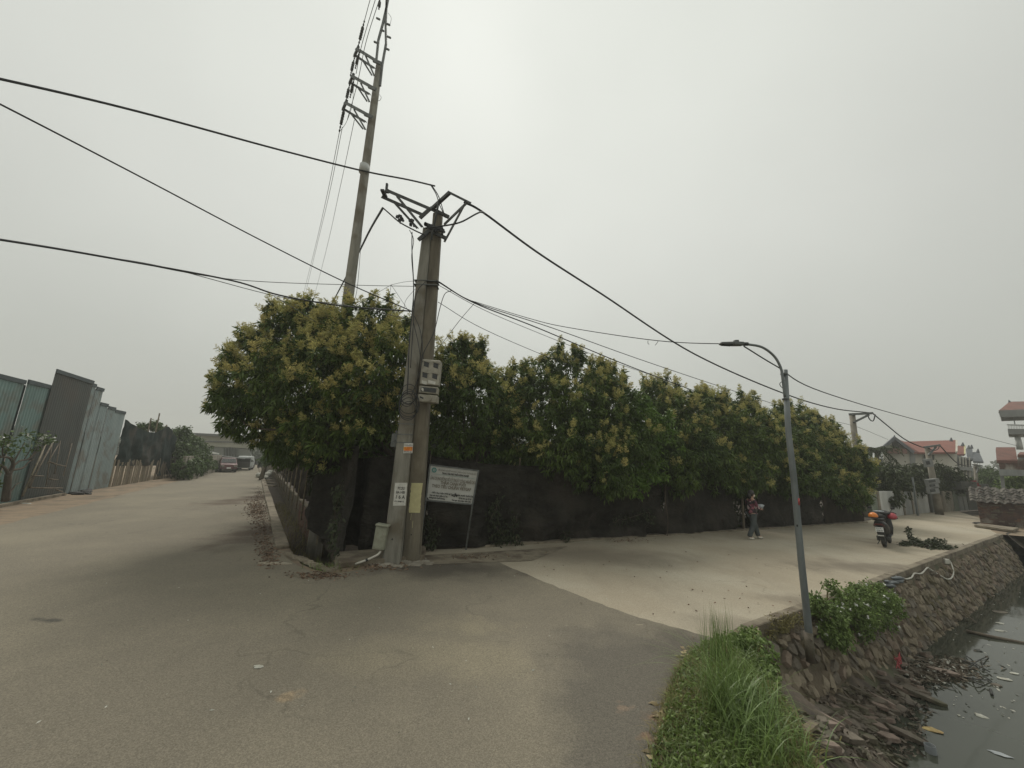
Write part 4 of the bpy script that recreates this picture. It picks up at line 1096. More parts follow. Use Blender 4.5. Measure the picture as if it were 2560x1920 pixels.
mb = MB(); mb.tube([W(914, 1401, 8.75), W(919, 1399, 8.77)], 0.03, 8); mb.build('tape', 'black_matte', cd)

# ------------------------------------------------------------------ tall pole with three crossarm brackets
tall = thing('utility_pole', 'very tall round concrete pole with three bracket arms behind the corner tree', 'utility pole', TLb)
ttop = W(948, 165, Yt + 0.15)
mb = MB(); pts = [TLb.lerp(ttop, i / 10) for i in range(11)]; mb.tube(pts, [0.20 - 0.085 * i / 10 for i in range(11)], 16); mb.build('pole_shaft', 'pole_concrete', tall, smooth=True)
mb = MB(); a = W(909, 432, Yt); b = W(912, 413, Yt); mb.tube([a, b], 0.156, 16); mb.build('white_band', 'white_wall_paint', tall, smooth=True)
def tarm(pa, pb, ya, yb, w, name='crossarm'): arm(pa, pb, ya, yb, w, w, 'steel_grey', name, tall)
for k, (lx, ly, rx, ry) in enumerate(((894, 122, 944, 153), (882, 190, 932, 218), (865, 256, 922, 287))):
    tarm((lx, ly), (rx, ry), Yt - .05, Yt - .12, .11); tarm((lx - 6, ly + 15), (rx - 6, ry + 18), Yt + .35, Yt + .2, .08)
    tarm((lx + 22, ly + 18), (rx - 6, ry + 38), Yt - .05, Yt - .1, .05, 'brace'); tarm((lx + 14, ly + 28), (rx - 12, ry + 36), Yt + .35, Yt + .2, .05, 'brace')
    mb = MB(); mb.bar(W(lx - 8, ly + 18, Yt + .35), W(lx + 2, ly - 4, Yt - .1), .08, .10); mb.build('end_plate', 'steel_dark', tall)
    mb = MB(); mb.bar(W(rx - 10, ry - 2, Yt - .17), W(rx + 8, ry + 6, Yt - .17), .06, .12); mb.build('bracket', 'steel_grey', tall)
# steel extension forming a narrow V
for pts in ([(941, 150), (946, 100), (957, 60), (966, 20), (975, -30), (985, -90)], [(950, 215), (956, 160), (965, 110), (964, 60), (966, 20), (968, -60)]):
    mb = MB(); P_ = [W(x, y, Yt + .1) for x, y in pts]
    for a, b in zip(P_[:-1], P_[1:]): mb.bar(a, b, .06, .07)
    mb.build('extension_arm', 'steel_grey', tall)
mb = MB()
for (x, y) in ((939, 105), (968, 122), (945, 46), (955, 75), (970, 60), (972, 92)): mb.bar(W(x - 4, y - 1, Yt + .1), W(x + 5, y + 3, Yt + .1), .05, .05)
mb.build('step_bolts', 'steel_grey', tall)['kind'] = 'stuff'
def insulator(pa, pb, ya, yb, lab):
    r = thing('insulator', lab, 'insulator', W(*pb, yb), 'insulator strings on the tall pole'); a, b = W(*pa, ya), W(*pb, yb); mb = MB(); n = 30
    rs = []
    for i in range(n + 1):
        t = i / n; rs.append(0.045 if (0.22 < t < 0.72 and i % 3 != 0) else (0.055 if 0.22 < t < 0.72 else (0.028 if i % 4 < 2 else 0.014)))
    mb.tube([a.lerp(b, i / n) for i in range(n + 1)], rs, 8); mb.build('discs', 'steel_dark', r)
insulator((911, 52), (895, 118), Yt - .6, Yt - .05, 'uppermost insulator string, rising from the top arm')
insulator((898, 130), (888, 172), Yt - .0, Yt + .5, 'insulator string hanging right below the top arm')
insulator((886, 145), (876, 190), Yt - .2, Yt + .0, 'insulator string on the far left between top and middle arm')
insulator((885, 198), (875, 245), Yt - .0, Yt + .5, 'insulator string hanging right below the middle arm')
insulator((874, 212), (864, 258), Yt - .2, Yt + .0, 'insulator string on the far left between middle and lowest arm')
insulator((863, 262), (848, 330), Yt - .0, Yt + .7, 'lowest insulator string, hanging under the lowest arm')
insulator((950, -2), (947, 24), Yt - .2, Yt - .1, 'small insulator string beside the steel extension at the frame top')

# ------------------------------------------------------------------ overhead lines
def cable(label, pts, r, m='cable_black', group=None, cat='cable', name='overhead_cable', k=8, raw=False):
    P_ = pts if raw else [W(x, y, Y) for x, y, Y in pts]
    mb = MB(); mb.tube(catmull(P_, k), r, 5)
    return tag(mb.build(name, m, smooth=True), label, cat, group)
cable('thick black cable from the upper left to the top bracket of the twin pole', [(-500, 95, 3.4), (0, 197, 4.6), (347, 279, 5.9), (694, 373, 7.4), (903, 426, 8.2), (1020, 449, 8.5), (1088, 465, 8.6)], 0.021)
cable('black cable crossing low from the left edge to the middle of the twin pole', [(-400, 60, 3.0), (0, 260, 4.4), (359, 446, 5.9), (640, 594, 7.4), (856, 702, 8.6), (1030, 778, 9.1)], 0.014)
cable('black cable entering at mid height on the left and sagging to the twin pole', [(-500, 527, 3.4), (0, 599, 4.8), (260, 642, 5.9), (579, 701, 7.4), (700, 738, 8.0), (860, 765, 8.5), (1030, 778, 9.05)], 0.018)
cable('thin grey cable that leaves the left bundle and runs level behind the poles', [(260, 641, 5.95), (579, 698, 7.5), (868, 712, 8.9), (1045, 716, 9.3)], 0.008, 'cable_grey')
cable('thin black wire just above the bundle between the left edge and the tall pole', [(255, 640, 5.9), (430, 672, 6.7), (700, 742, 8.2), (860, 762, 9.3), (1030, 800, 9.8)], 0.008, 'cable_grey')
cable('slack wire branching down from the left bundle into the corner tree', [(685, 741, 8.0), (735, 770, 8.6), (790, 805, 9.5)], 0.008, 'cable_grey')
cable('thick black cable dropping from the left bracket end down along the left road', [(957, 520, 9.0), (925, 575, 10.6), (890, 645, 13.0), (840, 740, 18.0), (800, 815, 24.0)], 0.030)
cable('black jumper loop under the left bracket of the twin pole', [(957, 519, 9.0), (975, 535, 8.95), (1000, 556, 8.9), (1035, 575, 8.9), (1063, 588, 8.95)], 0.019)
cable('black jumper loop from the top bracket round to the right dead end', [(1063, 570, 8.9), (1100, 566, 8.8), (1150, 556, 8.6), (1190, 535, 8.7), (1205, 531, 8.8), (1225, 542, 8.9)], 0.021)
cable('short twisted cable ends beside the top bracket', [(1075, 460, 8.55), (1090, 485, 8.7), (1098, 510, 8.9), (1107, 530, 9.0)], 0.012)
cable('second short cable end curling down from the top bracket', [(1080, 464, 8.55), (1096, 490, 8.7), (1106, 520, 8.85), (1113, 545, 9.0)], 0.012)
far_pole_top = G(2150, 1300); 
cable('thick black cable from the twin pole to the first pole on the right road', [(1160, 505, 8.75), (1209, 532, 9.1), (1345, 632, 10.3), (1504, 735, 11.8), (1736, 885, 14.8), (1953, 981, 18.0), (2080, 1020, 20.6), (2176, 1032, 22.3)], 0.030)
RL = [('upper thin cable of the pair running right over the orchard trees', [(1090, 702, 9.1), (1190, 757, 10.0), (1381, 820, 11.8), (1590, 895, 14.0), (1800, 966, 17.0), (2003, 1032, 21.0)], 0.013),
      ('black middle cable running right from the twin pole into the orchard treetops', [(1090, 700, 9.1), (1185, 757, 9.9), (1345, 820, 11.2), (1570, 914, 13.4), (1800, 1001, 16.4), (1931, 1048, 18.6)], 0.017),
      ('thin grey wire just below the middle cable over the orchard', [(1095, 712, 9.1), (1200, 770, 10.0), (1316, 820, 11.0), (1500, 893, 12.6), (1650, 945, 14.2)], 0.008),
      ('thin lowest wire dropping from the twin pole to the orchard treetops', [(1095, 755, 9.1), (1204, 820, 10.0), (1374, 894, 11.6), (1580, 975, 13.6)], 0.008),
      ('thin cable from the twin pole to the head of the street lamp', [(1180, 752, 9.9), (1320, 795, 9.2), (1417, 818, 8.8), (1648, 852, 7.6), (1860, 861, 6.6)], 0.009),
      ('cable from the street lamp across the sky to the balcony house', [(1860, 866, 6.6), (1942, 916, 7.6), (2060, 981, 10.0), (2300, 1052, 16.0), (2541, 1114, 24.0)], 0.013)]
for lab, p_, r_ in RL: cable(lab, p_, r_)
cable('slack telephone wire looping down from the right bundle to the meter box', [(1128, 727, 9.4), (1112, 735, 9.2), (1100, 770, 9.0), (1085, 830, 8.95), (1060, 880, 8.9), (1058, 900, 8.95)], 0.010)
cable('straight stay wire slanting from the right bundle down to the tree beside the pole', [(1190, 754, 10.0), (1150, 800, 9.8), (1088, 882, 9.4)], 0.008, 'cable_grey')
cable('black cable hanging down the left face of the twin pole to the coil', [(1030, 580, 8.95), (1030, 631, 8.95), (1034, 721, 8.9), (1030, 782, 8.9), (1023, 860, 8.85), (1020, 940, 8.85), (1018, 985, 8.85)], 0.014)
cable('second wire dangling from the left bracket beside the twin pole', [(1024, 575, 8.9), (1034, 600, 8.9), (1029, 640, 8.9), (1033, 700, 8.9), (1034, 780, 8.88)], 0.009)
cable('black cable looping over the middle of the twin pole', [(1063, 705, 8.95), (1045, 725, 8.9), (1036, 760, 8.9), (1032, 830, 8.87), (1026, 920, 8.85)], 0.010)
cable('wire crossing the face of the left concrete shaft down to the coil', [(1036, 790, 8.95), (1050, 825, 8.93), (1056, 870, 8.9), (1050, 930, 8.85), (1030, 985, 8.83)], 0.010)
cable('wire on the right of the left concrete shaft above the meter box', [(1032, 800, 8.95), (1044, 850, 8.93), (1052, 895, 8.9), (1056, 905, 8.9)], 0.009)
cable('thin dark drop line along the right edge of the tall pole', [(905, 570, 9.0), (900, 640, 9.0), (893, 720, 9.0), (884, 760, 9.0)], 0.006)
for i, (p_, lab) in enumerate((([(978, 712, 9.2), (930, 740, 10), (880, 770, 11)], 'thin spoke wire slanting left from the wire knot between the poles'),
                             ([(978, 712, 9.2), (1000, 745, 9.4), (1030, 790, 9.6)], 'thin spoke wire slanting right down from the wire knot between the poles'),
                             ([(978, 712, 9.2), (972, 750, 9.4), (970, 780, 9.8)], 'thin spoke wire hanging straight down from the wire knot'),
                             ([(978, 712, 9.2), (1010, 705, 9.2), (1042, 702, 9.1)], 'thin spoke wire rising right from the wire knot to the twin pole'),
                             ([(1040, 720, 9.2), (1015, 750, 9.3), (1008, 775, 9.5), (985, 800, 10)], 'loose curling wire left of the twin pole above the tree'))):
    cable(lab, p_, 0.005, 'cable_grey')
for i, (p_, lab) in enumerate((([(849, 328, 9.9), (815, 500, 14), (780, 650, 22), (742, 800, 40)], 'leftmost power line running away from the lowest arm of the tall pole'),
                             ([(856, 318, 9.9), (822, 490, 14), (786, 640, 22), (748, 800, 40)], 'second power line beside the leftmost one below the tall pole arms'),
                             ([(886, 300, 10), (850, 470, 14), (812, 640, 22), (770, 800, 40)], 'faint thin power line right of the two others below the tall pole arms'),
                             ([(911, 52, 8.5), (925, 0, 8.0), (945, -70, 7.4)], 'power line rising from the top insulator out of the frame'),
                             ([(890, 185, 9.0), (905, 110, 8.6), (938, 0, 7.9), (960, -70, 7.4)], 'power line rising from the middle arm out of the frame'),
                             ([(868, 300, 9.6), (893, 210, 9.0), (915, 105, 8.5), (948, 0, 7.9), (970, -70, 7.3)], 'power line rising from the lowest arm out of the frame'),
                             ([(850, 328, 9.5), (866, 305, 9.4), (880, 265, 9.2), (884, 220, 9.1)], 'curved jumper wire below the lowest arm of the tall pole'),
                             ([(970, 32, 9.1), (978, 45, 9.1), (975, 62, 9.1)], 'little wire loop beside the steel extension of the tall pole'),
                             ([(948, 236, 9.0), (953, 244, 9.0), (948, 252, 9.0), (942, 248, 9.0)], 'small wire loop on the right side of the tall pole shaft'))):
    cable(lab, p_, 0.009 if i < 6 else 0.006, 'cable_grey')
for i, (p_, lab) in enumerate((([(1620, 851, 7.7), (1620, 858, 7.7), (1623, 861, 7.7)], 'left of two short wire tails hanging from the lamp cable'),
                             ([(1646, 852, 7.6), (1642, 858, 7.6), (1638, 863, 7.6)], 'right of two short wire tails hanging from the lamp cable'))):
    cable(lab, p_, 0.006, 'cable_grey', name='wire_tail')
cc = thing('cable_coil', 'coil of spare black cable hanging on the left shaft below the meter box', 'cable coil', W(1020, 1040, 8.8))
for i in range(7):
    r = random.uniform(.13, .24); c = W(1020 + random.uniform(-3, 3), 985 + i * 7, 8.83 - i * .006); mb = MB()
    mb.tube([c + Vector((math.cos(a) * r, -0.02 * math.sin(a * 2), math.sin(a) * r * 1.15)) for a in [2 * math.pi * k / 22 + i for k in range(23)]], 0.009, 5); mb.build('loop', 'cable_black', cc, smooth=True)

# ------------------------------------------------------------------ signboard
sb = thing('signboard', 'white information board in a grey frame on a thin post, right of the twin pole', 'signboard', G(1163, 1373))
ya, yb = 9.8, 10.15
A, B_, C_, D_ = W(1075, 1162, ya), W(1196, 1177, yb), W(1181, 1261, yb), W(1065, 1250, ya)
mb = MB(); nrm = (B_ - A).cross(D_ - A).normalized()
if nrm.y > 0: nrm = -nrm
mb.add([A, B_, C_, D_] + [v - nrm * 0.012 for v in (A, B_, C_, D_)], [(0, 1, 2, 3), (7, 6, 5, 4), (0, 4, 5, 1), (1, 5, 6, 2), (2, 6, 7, 3), (3, 7, 4, 0)]); mb.build('panel', 'sign_white', sb)
for a, b in ((A, B_), (B_, C_), (C_, D_), (D_, A)):
    mb = MB(); e_ = (b - a).normalized() * 0.018; mb.bar(a - e_ + nrm * .004, b + e_ + nrm * .004, 0.035, 0.03, up=nrm); mb.build('frame_bar', 'steel_grey', sb)
mb = MB(); a = W(1181, 1262, yb); b = G(1164, 1373); mb.bar(a, Vector((b.x, b.y, -0.1)), .035, .035); mb.build('post', 'steel_grey', sb)
mb = MB(); a = D_ - Vector((0, -.03, 0)); mb.bar(a + Vector((0, 0, .05)), Vector((a.x - .08, a.y, -0.1)), .03, .03); mb.build('post', 'steel_grey', sb)
rt = (B_ - A).normalized(); upb = (A - D_).normalized(); BW = (B_ - A).length; BH = (A - D_).length
def sp_(u, v): return D_ + (C_ - D_) * u + (A - D_) * v + (B_ - A - (C_ - D_)) * (u * v) + nrm * 0.006
for s_, u, v, sz, wd, m, bo in (('SỞ NÔNG NGHIỆP VÀ PHÁT TRIỂN NÔNG THÔN HÀ NỘI', .57, .885, .06, .78, 'sign_grey_print', 0), ('TRUNG TÂM PHÁT TRIỂN NÔNG NGHIỆP', .54, .80, .065, .56, 'print_black', .002),
        ('ỨNG DỤNG ĐỒNG BỘ KỸ THUẬT CÔNG NGHỆ CAO', .51, .63, .105, .92, 'sign_grey_print', .0025), ('THÂM CANH BƯỞI', .52, .525, .10, .52, 'sign_grey_print', .004), ('THEO TIÊU CHUẨN VIETGAP', .50, .415, .10, .80, 'sign_grey_print', .004),
        ('Địa điểm thực hiện: HTX xã Tuyết Nghĩa, huyện Quốc Oai', .51, .225, .055, .90, 'print_black', .002), ('Quy mô thực hiện: 5,7 ha', .25, .15, .05, .36, 'print_black', .002),
        ('Giống bưởi Quế Dương', .22, .08, .05, .32, 'print_black', .002), ('Số hộ tham gia: 35 hộ', .82, .14, .05, .26, 'print_black', .002), ('Thời gian thực hiện: Năm 2021', .75, .065, .05, .40, 'print_black', .002)):
    text_part(sb, s_, textframe(sp_(u, v), rt, upb), sz, m, wd * BW, bold=bo)
mb = MB(); c = sp_(.095, .865); x, y = rt, upb
def disc(mb, c, r0, r1, n=20):
    vs = [c + (x * math.cos(2 * math.pi * i / n) + y * math.sin(2 * math.pi * i / n)) * r for r in (r0, r1) for i in range(n)]
    mb.add(vs, [(i, (i + 1) % n, n + (i + 1) % n, n + i) for i in range(n)])
disc(mb, c, .032, .062); mb.add([c + x * math.cos(a) * .018 + y * math.sin(a) * .014 for a in [2 * math.pi * k / 10 for k in range(10)]], [tuple(range(10))]); mb.build('emblem', 'emblem_teal', sb)
mb = MB(); mb.bar(sp_(.13, .755), sp_(.95, .755), .004, .002, up=nrm); mb.build('rule_line', 'emblem_teal', sb)
mb = MB(); mb.bar(sp_(.52, .20), sp_(.60, .17), .02, .004, up=nrm); mb.bar(sp_(.595, .27), sp_(.63, .17), .028, .004, up=nrm); mb.bar(sp_(.60, .22), sp_(.58, .17), .02, .004, up=nrm); mb.build('stain', 'print_black', sb)
mb = MB(); mb.add([sp_(.0, .0), sp_(.07, .0), sp_(.0, .12)], [(0, 1, 2)]); mb.build('torn_corner', 'print_black', sb)

# ------------------------------------------------------------------ orchard trees
def onyf(px, d):   # depth of the fence line at this column plus d
    p = onplane(px, 1340, fA, fB); return p.y + d
FOR = 'flowering longan trees behind the black nets'
Tn = dict(group=FOR)
tree('longan_tree', 'largest longan tree at the corner, heavy with yellow flowers, reaching over the left road',
     [PL(612, 965, 72, 10.6), PL(665, 908, 76, 11.2), PL(705, 858, 62, 11.2), PL(780, 842, 66, 11.0), PL(860, 850, 70, 10.8), PL(940, 812, 52, 10.9), PL(1005, 860, 60, 10.6),
      PL(590, 1020, 50, 11.0), PL(645, 1045, 70, 11.6), PL(740, 960, 95, 10.3), PL(850, 950, 100, 10.0), PL(955, 945, 95, 10.2), PL(725, 1095, 66, 11.8), PL(820, 1060, 85, 10.6), PL(930, 1055, 80, 10.5), PL(1010, 1000, 70, 10.6),
      PL(780, 800, 40, 11.0), PL(700, 800, 30, 11.4), PL(845, 1150, 60, 11.6), PL(960, 1130, 55, 11.4)],
     Vector((-2.75, 11.3, -0.15)), dens=46, k=11, Ln=0.175, Wd=0.046, flower=5.0, psize=0.30, pk=30, trunk_r=0.13, trunk_top=(-2.9, 11.2, 2.0), clump=3, thr=-0.35, **Tn)
tree('longan_tree', 'small longan tree just right of the twin pole with two pointed tops',
     [PL(1140, 925, 62, 11.6), PL(1190, 930, 45, 12.0), PL(1110, 985, 60, 11.2), PL(1190, 1000, 75, 11.4), PL(1240, 1040, 60, 12.0), PL(1130, 1070, 75, 11.8), PL(1140, 880, 26, 11.6), PL(1195, 885, 20, 12.0), PL(1210, 1110, 60, 12.2), PL(1258, 985, 42, 12.4), PL(1262, 1050, 50, 12.4), PL(1085, 930, 34, 11.6)],
     Vector((-0.9, 12.2, -0.15)), dens=44, k=11, Ln=0.165, Wd=0.045, flower=1.98, psize=0.27, trunk_r=0.10, thr=-0.2, clump=3, **Tn)
tree('longan_tree', 'wide longan tree over the long net with a dark leafy peak',
     [PL(1290, 985, 62, 12.6), PL(1350, 945, 50, 12.8), PL(1400, 925, 42, 13.0), PL(1435, 905, 26, 13.0), PL(1345, 1030, 80, 12.2), PL(1440, 1000, 75, 12.4), PL(1290, 1085, 75, 12.4), PL(1400, 1105, 85, 11.9), PL(1330, 1160, 55, 12.6)],
     Vector((1.2, 13.0, -0.15)), dens=42, k=11, Ln=0.17, Wd=0.046, flower=1.36, psize=0.27, trunk_r=0.11, thr=-0.05, clump=3, **Tn)
tree('longan_tree', 'longan tree whose foliage droops down over the top of the long net',
     [PL(1495, 960, 42, 13.6), PL(1530, 945, 26, 13.8), PL(1520, 1020, 70, 13.2), PL(1490, 1085, 80, 12.6), PL(1560, 1110, 70, 12.9), PL(1510, 1160, 66, 12.2), PL(1530, 1205, 40, 12.0), PL(1450, 1160, 60, 12.4)],
     Vector((2.9, 13.8, -0.15)), dens=42, k=11, Ln=0.165, Wd=0.045, flower=1.49, psize=0.27, trunk_r=0.10, thr=-0.1, clump=3, **Tn)
tree('broadleaf_tree', 'bright green tree without flowers squeezed between the longan trees',
     [PL(1575, 1025, 34, 13.6), PL(1610, 1050, 44, 13.4), PL(1640, 1090, 50, 13.3), PL(1600, 1110, 46, 13.2), PL(1620, 1170, 40, 13.2), PL(1590, 1215, 26, 12.9)],
     Vector((4.6, 14.2, -0.15)), 'leaf_bright', dens=46, k=9, Ln=0.13, Wd=0.06, trunk_r=0.07, droop=0.5)
tree('longan_tree', 'longan tree with a dark peaked top above the seam of the nets',
     [PL(1640, 1000, 44, 15.4), PL(1690, 1015, 50, 15.6), PL(1640, 985, 25, 15.6), PL(1740, 1040, 50, 15.2), PL(1690, 1080, 70, 14.6), PL(1745, 1130, 62, 14.4), PL(1690, 1170, 62, 14.0), PL(1660, 1130, 55, 14.2)],
     Vector((6.4, 15.6, -0.15)), dens=36, k=10, Ln=0.18, Wd=0.05, flower=1.36, psize=0.28, trunk_r=0.11, thr=-0.1, clump=3, **Tn)
tree('longan_tree', 'yellow-flowered longan tree behind the walking person',
     [PL(1775, 1015, 30, 16.4), PL(1800, 1040, 46, 16.6), PL(1860, 1035, 40, 17.0), PL(1820, 1095, 66, 15.8), PL(1890, 1110, 60, 15.8), PL(1790, 1170, 60, 15.2), PL(1860, 1180, 56, 15.4), PL(1870, 1060, 44, 16.8)],
     Vector((8.4, 17.0, -0.15)), dens=32, k=10, Ln=0.19, Wd=0.052, flower=1.86, psize=0.29, trunk_r=0.11, thr=-0.2, clump=3, **Tn)
tree('longan_tree', 'longan tree right behind the street lamp post',
     [PL(1945, 1060, 36, 18.2), PL(1985, 1058, 36, 18.6), PL(1950, 1120, 60, 17.4), PL(2010, 1110, 55, 18.0), PL(1960, 1185, 56, 16.8), PL(2020, 1180, 56, 17.2), PL(1925, 1150, 45, 16.8)],
     Vector((11.0, 18.6, -0.15)), dens=30, k=10, Ln=0.2, Wd=0.055, flower=1.49, psize=0.3, trunk_r=0.11, thr=-0.15, clump=3, **Tn)
tree('longan_tree', 'last longan tree of the row, its end hanging down beside the white wall',
     [PL(2026, 1072, 32, 20.0), PL(2056, 1090, 36, 20.2), PL(2071, 1142, 54, 19.4), PL(2116, 1152, 40, 19.8), PL(2086, 1202, 50, 19.0), PL(2136, 1202, 36, 19.4), PL(2136, 1247, 31, 18.9), PL(2046, 1202, 40, 18.8), PL(2161, 1172, 22, 19.8)],
     Vector((14.0, 20.6, -0.15)), dens=28, k=10, Ln=0.21, Wd=0.06, flower=2.8, psize=0.3, trunk_r=0.11, thr=0.0, clump=3, **Tn)
# second row behind, closing the view under the crowns
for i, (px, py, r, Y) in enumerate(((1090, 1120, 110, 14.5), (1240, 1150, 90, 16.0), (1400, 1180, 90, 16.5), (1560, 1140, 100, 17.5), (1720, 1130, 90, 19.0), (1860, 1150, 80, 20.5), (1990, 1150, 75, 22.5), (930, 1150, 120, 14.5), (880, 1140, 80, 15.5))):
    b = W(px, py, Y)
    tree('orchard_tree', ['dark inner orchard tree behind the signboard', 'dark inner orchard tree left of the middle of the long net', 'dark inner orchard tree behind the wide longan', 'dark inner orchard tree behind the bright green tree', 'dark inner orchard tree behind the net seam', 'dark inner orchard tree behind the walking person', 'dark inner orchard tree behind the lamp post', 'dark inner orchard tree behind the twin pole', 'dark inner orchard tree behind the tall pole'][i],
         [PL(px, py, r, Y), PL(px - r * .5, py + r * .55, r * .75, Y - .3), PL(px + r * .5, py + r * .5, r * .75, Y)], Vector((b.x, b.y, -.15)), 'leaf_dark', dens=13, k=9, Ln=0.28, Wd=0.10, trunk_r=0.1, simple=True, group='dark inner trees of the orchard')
# undergrowth behind the nets
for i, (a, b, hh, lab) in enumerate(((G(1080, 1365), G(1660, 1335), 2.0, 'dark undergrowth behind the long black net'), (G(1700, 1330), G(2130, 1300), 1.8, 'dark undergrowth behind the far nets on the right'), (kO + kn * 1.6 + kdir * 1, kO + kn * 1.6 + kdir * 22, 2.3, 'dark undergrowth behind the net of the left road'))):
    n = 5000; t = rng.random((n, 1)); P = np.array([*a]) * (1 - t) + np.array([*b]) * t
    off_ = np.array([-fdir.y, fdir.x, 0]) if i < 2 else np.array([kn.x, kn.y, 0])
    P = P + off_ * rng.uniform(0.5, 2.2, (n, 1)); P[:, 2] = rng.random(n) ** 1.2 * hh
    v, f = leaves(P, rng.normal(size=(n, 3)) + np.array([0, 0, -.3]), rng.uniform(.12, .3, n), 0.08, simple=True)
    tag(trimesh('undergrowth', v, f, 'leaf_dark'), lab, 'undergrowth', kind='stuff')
# trees of the left roadside beyond the corner tree
tree('roadside_tree', 'green tree overhanging the left road just behind the corner tree', [PL(718, 1105, 36, 15), PL(685, 1095, 22, 17), PL(755, 1120, 50, 14), PL(765, 1090, 65, 13.5)], kO + kn * 2.0 + kdir * 7, 'leaf_longan', dens=26, k=10, Ln=0.19, Wd=0.06, trunk_r=0.1, flower=0.5, group='trees over the left road')
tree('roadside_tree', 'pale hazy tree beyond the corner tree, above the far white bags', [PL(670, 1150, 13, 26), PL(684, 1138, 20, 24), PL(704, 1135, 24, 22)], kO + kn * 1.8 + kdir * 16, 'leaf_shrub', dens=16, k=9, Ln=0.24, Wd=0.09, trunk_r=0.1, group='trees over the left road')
# ------------------------------------------------------------------ left road side
LB = [G(-120, 1288), G(0, 1266), G(72, 1253), G(157, 1237), G(268, 1218)]
lb0, lb1 = G(72, 1250), G(268, 1218)
def onL(px, py=1230): return onplane(px, py, lb0, lb1)
ld2 = (lb1 - lb0).normalized(); ln2 = Vector((ld2.y, -ld2.x, 0))      # ln2 points to the road
cf = thing('corrugated_fence', 'tall corrugated metal sheet fence with one dark raised section, left of the road', 'fence', onL(155))
def sheet(name, pa, pb, ztop, m, shift=0.0, zb=0.0, cor=0.016, pitch=0.16, cap=True):
    """pa, pb: points on the ground line"""
    a = Vector((pa.x, pa.y, 0)) + ln2 * shift; b = Vector((pb.x, pb.y, 0)) + ln2 * shift; d = b - a; Ln = d.length; d.normalize(); nn = Vector((d.y, -d.x, 0))
    mb = MB(); n = max(4, int(Ln / pitch * 4)); vs = []; fs = []
    for i in range(n + 1):
        s_ = Ln * i / n; ph = (s_ / pitch) % 1.0
        o_ = cor if ph < .25 else (0 if ph < .5 else (0 if ph < .75 else cor)); p = a + d * s_ + nn * o_
        vs += [(p.x, p.y, zb), (p.x, p.y, ztop), (p.x - nn.x * .012, p.y - nn.y * .012, ztop), (p.x - nn.x * .012, p.y - nn.y * .012, zb)]
    for i in range(n):
        for k in range(4): fs.append((i * 4 + k, i * 4 + (k + 1) % 4, i * 4 + 4 + (k + 1) % 4, i * 4 + 4 + k))
    mb.add(vs, fs); o = mb.build(name, m, cf)
    if cap:
        mb = MB(); mb.bar(a + Vector((0, 0, ztop - .06)) + nn * .02, b + Vector((0, 0, ztop - .06)) + nn * .02, .05, .16); mb.build('cap_strip', 'sheet_cap', cf)
    return o
def topz(px, py): 
    p = onL(px, py); return p.z
zt_hi, zt_mid, zt_lo = topz(185, 939), topz(250, 970), topz(290, 1025)
zA = topz(90, 962)
e_ = [onL(x, 1100) for x in (-260, -150, -40, 18)]
def xy(px, py): return onL(px, py)
# edges measured at eye height (y about 1110) so that the leaning perspective is honoured
ED = {k: onL(x, y) for k, x, y in (('A0', -320, 1100), ('A1', -130, 1100), ('B0', 20, 1100), ('B1', 102, 1060), ('C1', 190, 1100), ('s1', 205, 1100), ('s2', 226, 1100), ('s3', 248, 1100), ('s4', 268, 1100), ('s5', 285, 1150))}
sheet('sheet', ED['A0'], ED['A1'], zA, 'sheet_teal'); sheet('sheet', ED['A1'] + ld2 * .05, ED['B0'], zA + .05, 'sheet_teal'); sheet('sheet', ED['B0'] + ld2 * .07, ED['B1'], zA + .1, 'sheet_teal', 0.03)
sheet('sheet', ED['B1'] - ld2 * .15, ED['C1'], zt_hi, 'sheet_dark', 0.08, cor=0.008)
sheet('sheet', ED['C1'] + ld2 * .02, ED['s1'], zt_mid + .1, 'sheet_pale', 0.0); sheet('sheet', ED['s1'] + ld2 * .05, ED['s2'], zt_mid, 'sheet_pale', 0.02)
sheet('sheet', ED['s2'] + ld2 * .05, ED['s3'], zt_lo + .2, 'sheet_pale', 0.0); sheet('sheet', ED['s3'] + ld2 * .05, ED['s4'], zt_lo + .1, 'sheet_pale', 0.02); sheet('sheet', ED['s4'] + ld2 * .05, ED['s5'], zt_lo, 'sheet_pale', 0.0)
for k in ('A1', 'B0', 'C1', 's1', 's2', 's3', 's4'):
    mb = MB(); p = ED[k] + ld2 * .02 - ln2 * .05; zz = {'A1': zA - .1, 'B0': zA - .1, 'C1': zt_mid, 's1': zt_mid - .1, 's2': zt_lo + .1, 's3': zt_lo, 's4': zt_lo - .1}[k]; mb.bar((p.x, p.y, -.05), (p.x, p.y, zz), .34, .03, up=(ln2.x, ln2.y, 0)); mb.build('post', 'sheet_cap', cf)
# low kerb and rubbish in front of the sheets
mb = MB(); a = G(-120, 1292); b = G(0, 1268); c = G(72, 1254); d = G(160, 1238); 
for p, q in ((a, b), (b, c), (c, d)): mb.bar(p + Vector((0, 0, .02)), q + Vector((0, 0, .02)), .14, .16)
tag(mb.build('kerb', 'kerb_concrete'), 'thin dark kerb along the foot of the teal corrugated sheets', 'kerb')
mb = MB()
for i in range(14):
    p = G(random.uniform(190, 225), random.uniform(1226, 1236)); mb.ball(p + Vector((0, 0, .03)), random.uniform(.08, .2), 7, 4, (1.6, .8, .4), .3)
tag(mb.build('tarp_scraps', 'black_matte'), 'crumpled black plastic lying at the foot of the pale sheets', 'plastic scraps', kind='stuff')
mb = MB(); p = G(66, 1259); mb.ball(p, .07, 7, 4, (3, 1, .4), .3); tag(mb.build('litter', 'flotsam_pale'), 'small white scrap on the dirt verge near the left edge', 'litter')
